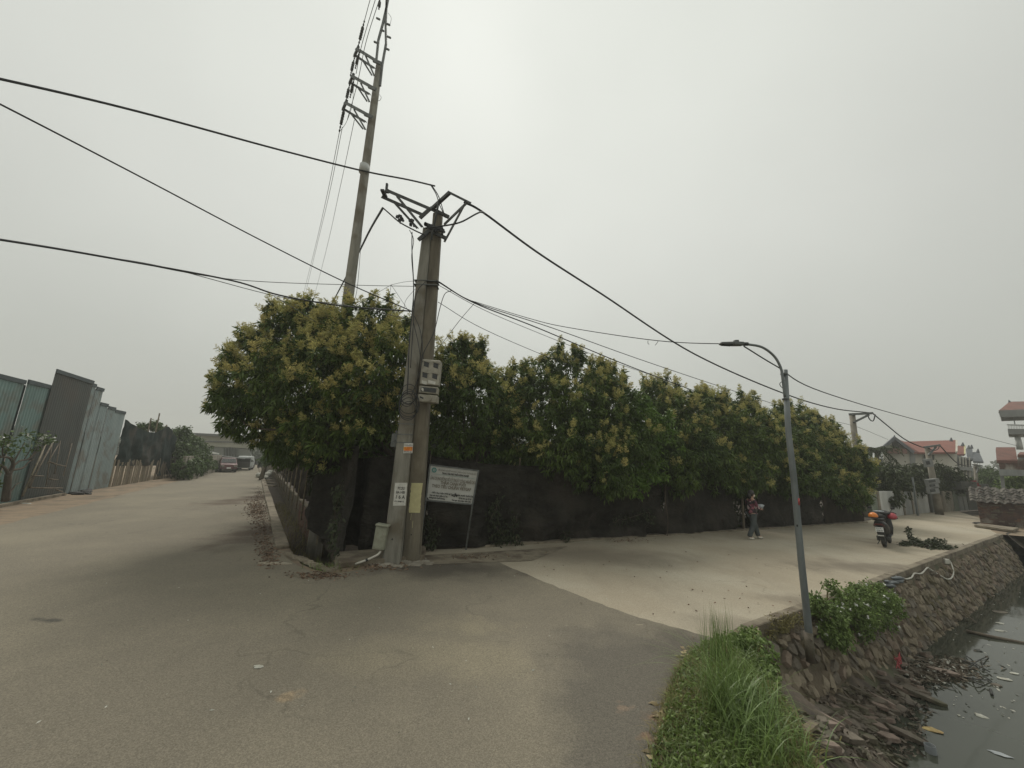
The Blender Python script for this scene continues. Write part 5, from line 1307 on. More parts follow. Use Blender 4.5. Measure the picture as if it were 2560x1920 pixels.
# stakes and poles leaning on the dark sheet
def LP(px, py, d=1.0): return onplane(px, py, lb0 + ln2 * d, lb1 + ln2 * d)
def pole3(px0, py0, px1, py1, da, db, r, m, lab, name='stake', cat='stake', group=None):
    a = LP(px0, py0, da); b = LP(px1, py1, db)
    mb = MB(); mb.tube([a, a.lerp(b, .5) + Vector((0, 0, random.uniform(-.03, .03))), b], [r, r * .85, r * .7], 6); return tag(mb.build(name, m, smooth=True), lab, cat, group)
gS = 'wooden poles leaning on the dark sheet'
for i, (x0, y0, x1, y1, lab) in enumerate(((56, 1240, 119, 1100, 'leftmost of the two long poles leaning right onto the dark sheet'), (72, 1216, 135, 1101, 'long pole right behind the first leaning one'), (115, 1215, 130, 1110, 'thin upright stick in front of the dark sheet'), (137, 1185, 151, 1102, 'thin stick right of the middle of the dark sheet'),
        (158, 1190, 180, 1108, 'thin stick close to the pale sheets'), (118, 1160, 147, 1110, 'short slanted stick high on the dark sheet'), (12, 1190, 60, 1110, 'thin stick leaning behind the small bare tree'), (75, 1220, 108, 1130, 'crooked stick low on the dark sheet'))):
    pole3(x0, y0, x1, y1, .55, .12, .035 if i < 2 else .02, 'wood_grey' if i else 'bamboo', lab, group=gS)
for i, (x0, y0, x1, y1, lab) in enumerate(((72, 1219, 156, 1220, 'lowest pale crossbar in front of the dark sheet'), (122, 1154, 166, 1166, 'slanted upper crossbar in front of the dark sheet'), (80, 1189, 108, 1190, 'short left crossbar before the dark sheet'), (122, 1197, 145, 1199, 'short right crossbar before the dark sheet'), (140, 1224, 156, 1229, 'tiny stick end under the lowest crossbar'))):
    pole3(x0, y0, x1, y1, .5, .45, .03, 'wood_grey' if i else 'bark_pale', lab, 'crossbar', 'crossbar', 'crossbars in front of the dark sheet')
# small crooked tree with thick branches
bt = thing('small_tree', 'small crooked leafless-looking tree with few leaf tufts at the left edge', 'tree', G(14, 1250))
def LP(px, py, d=1.0): return onplane(px, py, lb0 + ln2 * d, lb1 + ln2 * d)
mb = MB()
T0 = [LP(14, 1252), LP(18, 1215), LP(21, 1185)]
mb.tube(catmull(T0, 4), [.11, .105, .10, .095, .09, .09, .09, .085, .085], 8)
for pts, r0 in (([(21, 1187), (30, 1173), (33, 1160), (28, 1148), (18, 1143), (2, 1143)], .11), ([(21, 1187), (12, 1170), (2, 1163), (-10, 1158)], .09), ([(28, 1175), (45, 1173), (60, 1168), (72, 1155), (84, 1148)], .075), ([(33, 1165), (50, 1152), (70, 1148), (88, 1130), (96, 1115)], .06), ([(12, 1245), (30, 1225), (40, 1212), (55, 1204)], .05), ([(33, 1158), (50, 1128), (62, 1105)], .035), ([(8, 1143), (6, 1125), (12, 1100)], .04), ([(2, 1143), (-20, 1120)], .05), ([(60, 1150), (75, 1125), (82, 1108)], .03), ([(72, 1150), (100, 1122), (112, 1105)], .035)):
    P_ = catmull([LP(x, y) for x, y in pts], 4); mb.tube(P_, [r0 * .62 * (1 - .7 * i / len(P_)) for i in range(len(P_))], 6)
mb.build('trunk', 'bark', bt, smooth=True)
P = []
for (x, y, n, s_) in ((5, 1100, 70, .22), (15, 1115, 60, .2), (28, 1122, 50, .2), (12, 1135, 40, .2), (-15, 1110, 70, .3), (78, 1092, 60, .2), (92, 1098, 50, .16), (108, 1096, 40, .14), (60, 1090, 30, .14), (112, 1106, 40, .14), (75, 1128, 30, .14), (130, 1100, 30, .12), (20, 1100, 30, .2), (92, 1110, 30, .15), (-5, 1205, 60, .2)):
    P.append(np.array([*LP(x, y)]) + rng.normal(size=(int(n * .35), 3)) * s_ * .8)
P = np.concatenate(P); v, f = leaves(P, rng.normal(size=P.shape) + np.array([0, 0, .2]), rng.uniform(.10, .2, len(P)), .08)
trimesh('leaves', v, f, 'leaf_shrub', bt)['kind'] = 'stuff'
P = np.array([[*LP(x + random.uniform(-2, 2), y + random.uniform(-2, 2))] for x, y in ((112, 1087), (108, 1093), (132, 1096), (130, 1103), (70, 1088), (15, 1097), (112, 1090), (20, 1112)) for _ in range(5)])
v, f = leaves(P, rng.normal(size=P.shape), .1, .07, simple=True); trimesh('blossoms', v, f, 'flower_white', bt)['kind'] = 'stuff'
# drab green net draped over poles, with boards under it
nd = [onL(x, y) + ln2 * .05 for x, y in ((286, 1215), (330, 1210), (382, 1203))]
nd = [Vector((p.x, p.y, 0)) for p in nd]; nd[0] = Vector((ED['s5'].x, ED['s5'].y, 0)) + ld2 * .06 + ln2 * .05
L_end = nd[-1] + (nd[-1] - nd[0]).normalized() * 3.2
def gz(px, py, p): return Zat((p.x, p.y), px, py)
zA_, zB_, zC_ = gz(312, 1048, nd[0]), gz(340, 1072, nd[1]), gz(372, 1066, nd[2])
def ztop_g(u):
    if u < .45: return zA_ + (zB_ - .15 - zA_) * math.sin(u / .45 * math.pi / 2)
    if u < .72: return zB_ - .15 + (zC_ + .1 - zB_ + .15) * ((u - .45) / .27) ** 1.6
    return zC_ + .1 - .9 * ((u - .72) / .28) ** 1.5
net('sagging dark green net hung over poles beyond the pale sheets on the left road', [nd[0], nd[1], nd[2], L_end], ztop_g, lambda u: (1.15 - .25 * u) if u < .68 else .25, 'net_green', .12, 23, 1.2, 1.9, 90, group=None, posts=False, parent_name='draped_net')
bf = thing('board_fence', 'low fence of old upright boards under the draped green net', 'fence', nd[0])
a = nd[0]; dd = (L_end - nd[0]).normalized(); Lb = (L_end - nd[0]).length + 5; s_ = 0.0; nn = Vector((dd.y, -dd.x, 0))
while s_ < Lb:
    w = random.uniform(.10, .30); hh = random.uniform(1.25, 1.5) if s_ < Lb - 5.5 else random.uniform(1.2, 2.0)
    if random.random() > .12:
        mb = MB(); p = a + dd * (s_ + w / 2) + nn * random.uniform(-.05, .03); mb.bar((p.x, p.y, -.02), (p.x + dd.x * random.uniform(-.05, .05), p.y, hh), w * .93, .025, up=nn); mb.build('board', random.choice(['old_board', 'old_board', 'bamboo']), bf)
    s_ += w + random.uniform(.005, .05)
for i, (x0, y0, x1, y1, lab) in enumerate(((370, 1080, 378, 1045, 'left of the pale poles sticking out above the draped green net'), (388, 1085, 399, 1033, 'tallest pale pole above the draped green net'), (405, 1105, 417, 1062, 'right pale pole beside the shrub after the draped net'))):
    q = nd[2] + dd * (i * 1.0); mb = MB(); r = ray(x0, y0); t = q.y / r[1]; A_ = Vector((r[0] * t, q.y, H + r[2] * t)); r = ray(x1, y1); t = q.y / r[1]; B__ = Vector((r[0] * t, q.y, H + r[2] * t))
    mb.tube([A_, B__], [.05, .04], 6); tag(mb.build('stake', 'bamboo'), lab, 'stake', 'pale poles above the draped net')
YL = nd[2].y
def wlY(px): return onplane(px, 1190, G(455, 1200), G(548, 1178)).y - .3
LT = 'roadside shrubs beyond the draped net'
tree('shrub', 'round green shrub right behind the draped green net', [PL(425, 1120, 34, YL + 3), PL(415, 1095, 20, YL + 3), PL(450, 1100, 26, YL + 4), PL(455, 1135, 30, YL + 4), PL(435, 1150, 30, YL + 3.5), PL(456, 1078, 13, YL + 4), PL(425, 1082, 10, YL + 3), PL(400, 1075, 12, YL + 3)], G(440, 1196), 'leaf_shrub', dens=22, k=10, Ln=.2, Wd=.10, trunk_r=.07, group=LT)
tree('shrub', 'taller dark green shrub left of the warehouse', [PL(485, 1125, 30, YL + 6), PL(470, 1105, 22, YL + 6), PL(495, 1150, 28, YL + 6.5), PL(462, 1168, 24, wlY(462)), PL(480, 1160, 24, wlY(480)), PL(498, 1160, 20, wlY(498)), PL(515, 1160, 15, wlY(515)), PL(530, 1160, 11, wlY(530)), PL(490, 1140, 18, wlY(490) + .5)], G(490, 1190), 'leaf_shrub', dens=18, k=10, Ln=.22, Wd=.11, trunk_r=.07, group=LT)
tree('shrub', 'low bushy plants at the foot of the wall before the red car', [PL(470, 1186, 10, wlY(470) - .6), PL(500, 1182, 8, wlY(500) - .6), PL(525, 1160, 12, YL + 10), PL(535, 1168, 8, YL + 12)], G(490, 1196), 'leaf_shrub', dens=20, k=9, Ln=.2, Wd=.1, trunk_r=.04, group=LT)
tree('shrub', 'small leafy sprig sticking up above the draped green net', [PL(357, 1066, 9, YL + 1), PL(345, 1073, 6, YL + 1), PL(388, 1064, 12, YL + 1.5)], nd[2] + Vector((.2, 1.2, 0)), 'leaf_shrub', dens=60, k=8, Ln=.16, Wd=.09, trunk_r=.03)
# concrete garden wall, warehouse, lean-to, vehicles
def boxw(name, a, b, thick, z0, z1, m, parent, nn_=None):
    a = Vector((a.x, a.y, 0)); b = Vector((b.x, b.y, 0)); d = (b - a).normalized(); n_ = Vector((-d.y, d.x, 0)) if nn_ is None else nn_
    mb = MB(); q = n_ * thick; vs = [Vector((p.x, p.y, z)) for z in (z0, z1) for p in (a, b, b + q, a + q)]
    mb.add(vs, [(3, 2, 1, 0), (4, 5, 6, 7), (0, 1, 5, 4), (1, 2, 6, 5), (2, 3, 7, 6), (3, 0, 4, 7)]); return mb.build(name, m, parent)
gw = thing('garden_wall', 'stained roadside wall between the shrubs and the red car', 'wall', G(500, 1190))
a, b = G(455, 1200), G(548, 1178); boxw('wall', a, b, .2, 0, 1.7, 'old_concrete', gw)
wh = thing('warehouse', 'long pale metal-clad warehouse behind the left road', 'warehouse', G(560, 1168))
Yw = 60.0
def quadbox(parent, name, pts, m, Y, depth):
    f = [W(x, y, Y) for x, y in pts]; xm = max(v.x for v in f) if f[0].x < 0 else min(v.x for v in f); dv = Vector((xm, Y, 0)).normalized() * depth; vs = f + [v + dv for v in f]; n = len(f); mb = MB()
    mb.add(vs, [tuple(range(n)), tuple(reversed(range(n, 2 * n)))] + [(i, (i + 1) % n, n + (i + 1) % n, n + i) for i in range(n)]); return mb.build(name, m, parent)
quadbox(wh, 'wall', [(440, 1192), (640, 1178), (622, 1122), (440, 1112)], 'warehouse_lower', Yw + .2, 8)
quadbox(wh, 'upper_cladding', [(440, 1113), (566, 1118), (640, 1122), (625, 1094), (440, 1084)], 'warehouse_sheet', Yw, 9)
quadbox(wh, 'roof', [(440, 1085), (628, 1095), (626, 1089), (440, 1080)], 'steel_grey', Yw - .6, 10)
quadbox(wh, 'gutter', [(440, 1103), (625, 1108), (624, 1105), (440, 1100)], 'steel_grey', Yw - .15, .2)
for i, x in enumerate((560, 567, 574, 581, 588)): quadbox(wh, 'column', [(x, 1168), (x + 3, 1168), (x + 2, 1120), (x - 1, 1120)], 'house_dark', Yw - .1, .3)
ln_ = thing('lean_to', 'low roadside shed with thin sloping roof above the parked red car', 'shed', G(560, 1176)); Ys = 44.0
quadbox(ln_, 'roof', [(519, 1129), (548, 1134), (547, 1137), (518, 1133)], 'white_paint', Ys, 3); quadbox(ln_, 'roof', [(530, 1137), (612, 1147), (612, 1149), (530, 1141)], 'house_dark', Ys - .4, 3.5)
quadbox(ln_, 'back_wall', [(530, 1178), (600, 1172), (598, 1146), (530, 1139)], 'brick_dark', Ys + 2.5, .2)
for x in (559, 566, 573, 580): quadbox(ln_, 'post', [(x, 1172), (x + 2.5, 1172), (x + 2.5, 1145), (x, 1144)], 'white_wall_paint', Ys + .2, .15)
def vehicle(name, label, cat, c, heading, Ln_, Wd_, prof, glass_prof, m, wheel_r=.33, group=None):
    """prof: side outline (y along the length, z); car built across x"""
    t = thing(name, label, cat, c, group); Fm = frame(c, heading)
    def sideprism(pr, w, m_, nm, inset=0.0, z_in=None):
        mb = MB(); n = len(pr); vs = []
        zt_ = max(z for _, z in pr); zm = prof_mid
        for sx in (-1, 1):
            for y, z in pr:
                k = 1.0 - (0.14 * max(0, (z - zm) / max(.01, zt_ - zm)) if zt_ > zm else 0)
                vs.append(Fm @ Vector((sx * w / 2 * k, y, z)))
        mb.add(vs, [tuple(range(n)), tuple(reversed(range(n, 2 * n)))] + [(i, (i + 1) % n, n + (i + 1) % n, n + i) for i in range(n)]); return mb.build(nm, m_, t, bevel=.03)
    prof_mid = sorted(z for _, z in prof)[len(prof) // 2]
    sideprism(prof, Wd_, m, 'body')
    sideprism(glass_prof, Wd_ * 1.005, 'dark_glass', 'side_windows')
    for y in (-Ln_ * .32, Ln_ * .32):
        for sx in (-1, 1):
            mb = MB(); mb.tube([Fm @ Vector((sx * (Wd_ / 2 - .2), y, wheel_r)), Fm @ Vector((sx * (Wd_ / 2 + .01), y, wheel_r))], wheel_r, 14); w = mb.build('wheel', 'rubber', t)
            mb = MB(); mb.tube([Fm @ Vector((sx * (Wd_ / 2 - .05), y, wheel_r)), Fm @ Vector((sx * (Wd_ / 2 + .02), y, wheel_r))], wheel_r * .55, 10); mb.build('rim', 'steel_grey', w) if False else mb.build('rim', 'steel_grey', t)
    return t, Fm
cpos = G(566, 1179)
car, Fm = vehicle('parked_car', 'small dark red car parked nose-out under the lean-to on the left road', 'car', cpos, Vector((.66, -.8, 0)), 3.8, 1.45, [(-2, .35), (-1.95, .8), (-1.75, 1.35), (-.6, 1.45), (.35, 1.42), (1.05, .92), (1.9, .78), (2.0, .35)], [(-1.6, .92), (-1.5, 1.28), (-.5, 1.36), (.3, 1.34), (.85, .95)], 'car_red', .3)
mb = MB(); vs = [Fm @ Vector(p) for p in ((-.66, 1.06, .95), (.66, 1.06, .95), (.58, .42, 1.38), (-.58, .42, 1.38))]; mb.add(vs, [(0, 1, 2, 3)]); mb.build('windscreen', 'dark_glass', car)
for sx in (-.55, .55):
    mb = MB(); mb.box(Fm @ Vector((sx, 1.98, .65)), (.32, .12, .14), rot=Fm.to_3x3()); mb.build('headlight', 'chrome', car)
mb = MB(); mb.box(Fm @ Vector((0, 2.02, .45)), (.36, .04, .14), rot=Fm.to_3x3()); mb.build('number_plate', 'plate_white', car)
vpos = G(604, 1175)
van, Fm = vehicle('parked_van', 'boxy silver minibus with a dark rear window parked ahead on the left road', 'minibus', vpos + Vector((-.3, 1.0, 0)), Vector((-.46, .89, 0)), 3.8, 1.4, [(-1.9, .25), (-1.9, 1.5), (-1.75, 1.62), (1.2, 1.62), (1.7, 1.0), (1.9, .8), (1.9, .25)], [(-1.6, .95), (-1.6, 1.42), (1.0, 1.42), (1.35, .95)], 'van_silver', .28)
mb = MB(); mb.box(Fm @ Vector((0, -1.905, .85)), (1.28, .03, 1.05), rot=Fm.to_3x3()); mb.build('rear_door', 'house_dark', van)
mb = MB(); mb.box(Fm @ Vector((0, -1.93, 1.17)), (1.12, .03, .36), rot=Fm.to_3x3()); mb.build('rear_window', 'dark_glass', van)
bk = thing('motorcyclist', 'tiny far motorcycle rider at the misty end of the left road', 'motorcyclist', G(638, 1171)); c = G(638, 1171)
mb = MB(); mb.tube([c + Vector((0, 0, .9)), c + Vector((0, -.1, 1.35))], [.2, .22], 8); mb.ball(c + Vector((0, 0, 1.55)), .14); mb.tube([c + Vector((-.12, .1, .9)), c + Vector((-.25, -.3, .55))], .08, 6); mb.tube([c + Vector((.12, .1, .9)), c + Vector((.25, -.3, .55))], .08, 6); mb.build('rider', 'house_dark', bk)
mb = MB(); mb.box(c + Vector((0, .2, .65)), (.28, 1.2, .35)); mb.build('frame', 'black_plastic', bk)
for y in (-.55, .7):
    mb = MB(); mb.tube([c + Vector((-.05, y, .3)), c + Vector((.05, y, .3))], .3, 12); mb.build('wheel', 'rubber', bk)
# far small pole and sacks
fpo = G(652, 1200); fpo_t = W(676, 1118, fpo.y); lp = thing('utility_pole', 'pale concrete pole beside the far end of the kerb on the left road', 'utility pole', fpo)
mb = MB(); mb.tube([fpo, fpo_t, fpo_t + (fpo_t - fpo) * .9], [.17, .15, .12], 10); mb.build('pole_shaft', 'old_concrete', lp, smooth=True)
for i, (x, y, r, lab) in enumerate(((650, 1186, .32, 'white sack left of the far pole on the left road'), (668, 1184, .30, 'white sack just right of the far pole'), (676, 1178, .32, 'topmost white sack beside the net, behind the far pole'), (663, 1190, .22, 'small grey sack at the base of the far pole'))):
    g_ = G(x, y + 8); mb = MB(); mb.ball(g_ + Vector((0, 0, r * .6)), r, 9, 6, (1.3, 1, .8), .12); tag(mb.build('sack', 'flotsam_pale', smooth=True), lab, 'sack', 'white sacks by the far pole')
for i, (x0, y0, x1, y1) in enumerate(((657, 1203, 682, 1203), (660, 1209, 686, 1209), (665, 1216, 689, 1217))):
    mb = MB(); mb.bar(G(x0, y0) + Vector((0, 0, .05)), G(x1, y1) + Vector((0, 0, .05)), .3, .1); tag(mb.build('slab', 'kerb_concrete'), ['farthest slab bridging the ditch at the far pole', 'middle slab bridging the ditch', 'nearest slab bridging the ditch'][i], 'slab', 'concrete slabs across the ditch')
# misty trees at the end of the left road
for i, (px, py, r, Y, lab) in enumerate(((615, 1140, 22, 75, 'misty tree above the minibus at the end of the left road'), (640, 1145, 20, 85, 'misty tree in the middle of the far road end'), (662, 1150, 20, 70, 'misty tree right of the far road end'), (600, 1135, 16, 90, 'faint misty tree crown left of the road end'), (535, 1150, 10, 48, 'small misty tree behind the lean-to'), (590, 1125, 14, 62, 'misty tree in the gap between the warehouse and the corner tree'))):
    b = W(px, py + r + 20, Y); tree('far_tree', lab, [PL(px, py, r, Y), PL(px - r * .7, py + r * .6, r * .7, Y), PL(px + r * .7, py + r * .5, r * .7, Y)], Vector((b.x, b.y, 0)), 'leaf_far_hazed', dens=2.2, k=9, Ln=.9, Wd=.5, trunk_r=.25, simple=True, group='misty trees at the end of the left road')
# fallen leaves
def litter(name, label, polys, n, m, L_=0.07):
    P = []
    for (px, py, sx, sy, w) in polys:
        for _ in range(int(n * w)):
            g_ = G(px + random.gauss(0, sx), py + random.gauss(0, sy)); P.append((g_.x, g_.y, 0.012 + random.random() * .01))
    P = np.array(P); D = rng.normal(size=P.shape) * np.array([1, 1, .12]); v, f = leaves(P, D, rng.uniform(.5, 1.3, len(P)) * L_, L_ * .45, bend=.1, fold=.1)
    v[:, 2] = np.maximum(v[:, 2], 0.006); tag(trimesh(name, v, f, m), label, 'leaves', kind='stuff')
litter('fallen_leaves', 'brown fallen leaves scattered along the kerb of the left road', [(640, 1270, 14, 12, .4), (652, 1290, 12, 20, .25), (660, 1345, 14, 25, .1), (650, 1235, 8, 8, .1), (675, 1385, 14, 16, .12), (800, 1440, 40, 5, .10), (940, 1415, 60, 6, .12)], 2600, 'dry_leaf', .07)
litter('fallen_leaves', 'pale fallen leaves and crumbs on the asphalt beside the grass', [(1690, 1730, 16, 10, .15), (1665, 1790, 16, 24, .3), (1655, 1860, 14, 30, .3), (1720, 1640, 14, 16, .15)], 130, 'dry_leaf_pale', .09)
litter('fallen_leaves', 'few dry leaves dotted along the foot of the fence on the concrete', [(1190, 1393, 40, 4, .4), (1570, 1352, 30, 3, .4), (1850, 1500, 200, 60, .15), (1500, 1420, 200, 20, .1)], 260, 'dry_leaf', .06)
litter('litter', 'tiny white crumbs dotted over the asphalt', [(500, 1600, 400, 150, .5), (1200, 1650, 250, 120, .5)], 60, 'flotsam_pale', .035)
mb = MB(); g_ = G(645, 1668); mb.ball(g_ + Vector((0, 0, .006)), .032, 7, 4, (1.5, 1, .3), .35); tag(mb.build('litter', 'flotsam_pale'), 'little crumpled pale wrapper lying on the asphalt in the foreground', 'litter')
# ------------------------------------------------------------------ right background
wf0, wf1 = G(2210, 1293), G(2328, 1281)
def fdepth(px, py): g_ = G(px, py); return g_.y
ww = thing('panel_wall', 'pale grey-white wall of tall panels at the end of the right road', 'wall', wf0)
def onF(px, py): return onplane(px, py, wf0, wf1)
wd = (wf1 - wf0).normalized()
pe = [onF(x, 1255) for x in (2196, 2256, 2279, 2290, 2322)]
zt_w = onF(2230, 1228).z
for i, (a, b, m) in enumerate(((pe[0], pe[1], 'white_wall_paint'), (pe[1], pe[2], 'grey_wall_paint'), (pe[2], pe[3], 'grey_wall_paint'), (pe[3], pe[4], 'white_wall_paint'))):
    a = a + wd * .03; b = b - wd * .03; boxw('panel', a, b, .12, 0, zt_w - .04 * i, m, ww)
for i, p in enumerate(pe): 
    mb = MB(); q = p - Vector((0, .03, 0)); mb.bar((q.x, q.y, 0), (q.x, q.y, zt_w + .02), .09, .09, up=(0, 1, 0)); mb.build('pillar', 'old_concrete', ww)
gpz = thing('gate_pier', 'mossy green pier between the longan row and the pale panel wall', 'pier', G(2200, 1293)); a = onF(2178, 1255) ; b = onF(2192, 1255); boxw('pier', a, b, .4, 0, zt_w + .15, 'house_green', gpz)
tpz = G(2295, 1289); tpt = W(2281, 1193, tpz.y); mb = MB(); mb.tube([tpz, tpt], [.06, .045], 8); tag(mb.build('steel_post', 'galvanised'), 'slim grey post standing in front of the panel wall', 'post')
# weathered walls and gates farther right
dw = thing('roadside_house', 'dark weathered house front with gate right of the leaning concrete pole', 'house', G(2400, 1277))
hA, hB = G(2332, 1282), G(2452, 1274)
def onH(px, py): return onplane(px, py, hA, hB)
for x0, x1, yt, m, nm, th in ((2328, 2340, 1232, 'house_dark', 'gate', .1), (2341, 2358, 1238, 'bark_pale', 'gate_post', .2), (2359, 2384, 1228, 'old_concrete', 'wall', .3), (2386, 2418, 1222, 'house_green', 'wall', .35), (2420, 2442, 1220, 'house_dark', 'wall', .3), (2443, 2480, 1210, 'house_dark', 'wall', .3)):
    a, b = onH(x0, 1255), onH(x1, 1255); boxw(nm, a, b, th, 0, onH((x0 + x1) / 2, yt).z, m, dw)
a, b = onH(2384, 1215), onH(2424, 1215); boxw('awning', a - Vector((0, .5, 0)), b - Vector((0, .5, 0)), .9, onH(2400, 1223).z, onH(2400, 1203).z, 'house_dark', dw)
for x0, x1 in ((2396, 2405), (2408, 2416)):
    a, b = onH(x0, 1255), onH(x1, 1255); boxw('door', a - Vector((0, .06, 0)), b - Vector((0, .06, 0)), .05, 0.02, onH(x0, 1241).z, 'grey_wall_paint', dw)
# house with red roof
Yh = 42.0
hs_ = thing('house', 'cream house with a steep red tiled roof and white gable behind the dark trees', 'house', W(2290, 1240, Yh))
HB = 1262
quadbox(hs_, 'gable_wall', [(2212, HB), (2290, HB), (2280, 1128), (2237, 1099), (2209, 1121)], 'house_cream', Yh, 7)
quadbox(hs_, 'side_wall', [(2289, HB), (2396, HB), (2392, 1129), (2281, 1129)], 'house_cream', Yh + .6, 6)
quadbox(hs_, 'recess', [(2276, 1180), (2289, 1180), (2288, 1129), (2274, 1129)], 'house_grey', Yh - .05, .2)
def roofq(parent, pts, ys, m, th=.18, name='roof'):
    f = [W(x, y, Y) for (x, y), Y in zip(pts, ys)]; vs = f + [v + Vector((0, .05, -th)) for v in f]; n = len(f); mb = MB()
    mb.add(vs, [tuple(range(n)), tuple(reversed(range(n, 2 * n)))] + [(i, (i + 1) % n, n + (i + 1) % n, n + i) for i in range(n)]); return mb.build(name, m, parent)
roofq(hs_, [(2236, 1094), (2206, 1121), (2202, 1125), (2234, 1096)], [Yh - .5, Yh - .5, Yh + 3, Yh + 3], 'roof_slate')
roofq(hs_, [(2237, 1095), (2285, 1130), (2298, 1130), (2262, 1104)], [Yh - .5, Yh - .5, Yh, Yh + 3], 'roof_red')
roofq(hs_, [(2262, 1104), (2294, 1131), (2391, 1130), (2391, 1100)], [Yh + 3.2, Yh - .1, Yh, Yh + 3.2], 'roof_red')
roofq(hs_, [(2389, 1100), (2389, 1129), (2394, 1128), (2394, 1100)], [Yh + 3.1, Yh - .2, Yh - .2, Yh + 3.1], 'house_cream', name='gable_edge')
roofq(hs_, [(2395, 1114), (2386, 1136), (2411, 1136), (2411, 1114)], [Yh + 6, Yh + 4, Yh + 4, Yh + 6], 'roof_red'); roofq(hs_, [(2410, 1113), (2410, 1135), (2414, 1134), (2414, 1113)], [Yh + 6, Yh + 4, Yh + 4, Yh + 6], 'yellow_paint', name='gable_edge')
mb = MB()
for (a, b) in (((2236, 1095), (2205, 1122)), ((2236, 1095), (2284, 1131))): mb.bar(W(*a, Yh - .6), W(*b, Yh - .6), .12, .32)
mb.build('bargeboard', 'roof_slate', hs_); 
for x, y in ((2236, 1088), (2378, 1094), (2407, 1106)): mb = MB(); mb.tube([W(x, y + 9, Yh), W(x, y, Yh)], [.16, .04], 6); mb.build('finial', 'roof_slate', hs_)
mb = MB(); c = W(2239, 1116, Yh - .1); mb.box(c, (.55, .15, 1.1)); mb.tube([c + Vector((0, -.08, .55)), c + Vector((0, .08, .55))], .28, 12); mb.build('window', 'house_dark', hs_)
mb = MB(); c = W(2241, 1128, Yh - .45); mb.box(c, (1.5, .8, .5)); mb.build('balcony', 'roof_brown', hs_)
for x0, x1 in ((2310, 2318), (2330, 2336)): quadbox(hs_, 'window', [(x0, 1150), (x1, 1150), (x1, 1138), (x0, 1138)], 'house_dark', Yh + .5, .15)
quadbox(hs_, 'eave_beam', [(2292, 1135), (2392, 1134), (2392, 1131), (2292, 1131)], 'house_grey', Yh + .3, .2)
h2 = thing('house', 'grey townhouse with two dark slate gables right of the red-roofed house', 'house', W(2425, 1250, Yh + 2)); Y2 = Yh + 2
roofq(h2, [(2415, 1121), (2420, 1149), (2432, 1149), (2431, 1121)], [Y2 + 2, Y2, Y2, Y2 + 2], 'roof_slate'); roofq(h2, [(2431, 1130), (2433, 1153), (2459, 1154), (2448, 1130)], [Y2 + 1.6, Y2 - .5, Y2 - .5, Y2 + 1.6], 'roof_slate')
quadbox(h2, 'wall', [(2390, HB), (2432, HB), (2428, 1148), (2388, 1136)], 'house_grey', Y2 + .5, 6); quadbox(h2, 'wall', [(2430, HB), (2478, HB), (2470, 1180), (2452, 1176), (2433, 1170)], 'house_dark', Y2 + 1, 6)
for x in (2398, 2406, 2413, 2422): quadbox(h2, 'column', [(x + 2, 1205), (x + 6, 1205), (x + 3, 1142), (x, 1142)], 'house_cream', Y2, .4)
for x in (2437, 2443, 2449): quadbox(h2, 'column', [(x, 1170), (x + 2, 1170), (x + 1, 1152), (x - 1, 1152)], 'white_paint', Y2, .3)
quadbox(h2, 'balcony_slab', [(2392, 1175), (2460, 1178), (2458, 1171), (2392, 1166)], 'house_grey', Y2 - .6, 1.5); quadbox(h2, 'balcony_slab', [(2392, 1206), (2436, 1206), (2436, 1201), (2392, 1201)], 'house_grey', Y2 - .5, 1.5)
quadbox(h2, 'window', [(2400, 1198), (2412, 1198), (2411, 1180), (2399, 1180)], 'house_dark', Y2 + .4, .15)
for x, y in ((2422, 1113), (2429, 1112), (2445, 1122)): mb = MB(); mb.tube([W(x, y + 9, Y2), W(x, y, Y2)], [.16, .04], 6); mb.build('finial', 'roof_slate', h2)
# dark round trees before the houses
MT = 'dark trees between the panel wall and the houses'
def wy(px): return onF(px, 1260).y + 1.2
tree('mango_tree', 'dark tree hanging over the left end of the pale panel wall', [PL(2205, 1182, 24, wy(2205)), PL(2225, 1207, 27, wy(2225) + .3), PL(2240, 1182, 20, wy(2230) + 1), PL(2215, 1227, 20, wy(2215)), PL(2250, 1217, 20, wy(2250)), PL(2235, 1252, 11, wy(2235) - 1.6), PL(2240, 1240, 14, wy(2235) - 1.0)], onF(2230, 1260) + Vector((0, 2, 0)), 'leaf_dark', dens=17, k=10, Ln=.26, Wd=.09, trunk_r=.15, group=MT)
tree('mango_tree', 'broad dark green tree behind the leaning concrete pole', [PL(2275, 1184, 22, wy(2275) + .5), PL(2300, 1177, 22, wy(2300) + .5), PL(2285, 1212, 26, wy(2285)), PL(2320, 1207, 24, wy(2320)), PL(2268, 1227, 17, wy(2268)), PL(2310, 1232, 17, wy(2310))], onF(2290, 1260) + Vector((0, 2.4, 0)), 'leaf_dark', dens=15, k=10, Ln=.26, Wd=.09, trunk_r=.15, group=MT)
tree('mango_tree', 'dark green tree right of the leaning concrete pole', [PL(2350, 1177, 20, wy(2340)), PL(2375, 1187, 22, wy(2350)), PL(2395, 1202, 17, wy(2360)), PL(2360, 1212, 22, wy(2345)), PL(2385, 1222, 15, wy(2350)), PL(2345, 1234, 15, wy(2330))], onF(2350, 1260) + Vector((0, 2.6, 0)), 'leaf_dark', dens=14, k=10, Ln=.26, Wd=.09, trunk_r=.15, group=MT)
tree('mango_tree', 'hazy greyish tree between the townhouse and the brick hut', [PL(2470, 1190, 22, 36), PL(2490, 1200, 20, 34), PL(2455, 1215, 20, 36), PL(2485, 1225, 20, 34)], W(2472, 1262, 35), 'leaf_shrub', dens=9, k=9, Ln=.35, Wd=.14, trunk_r=.15, group=MT)
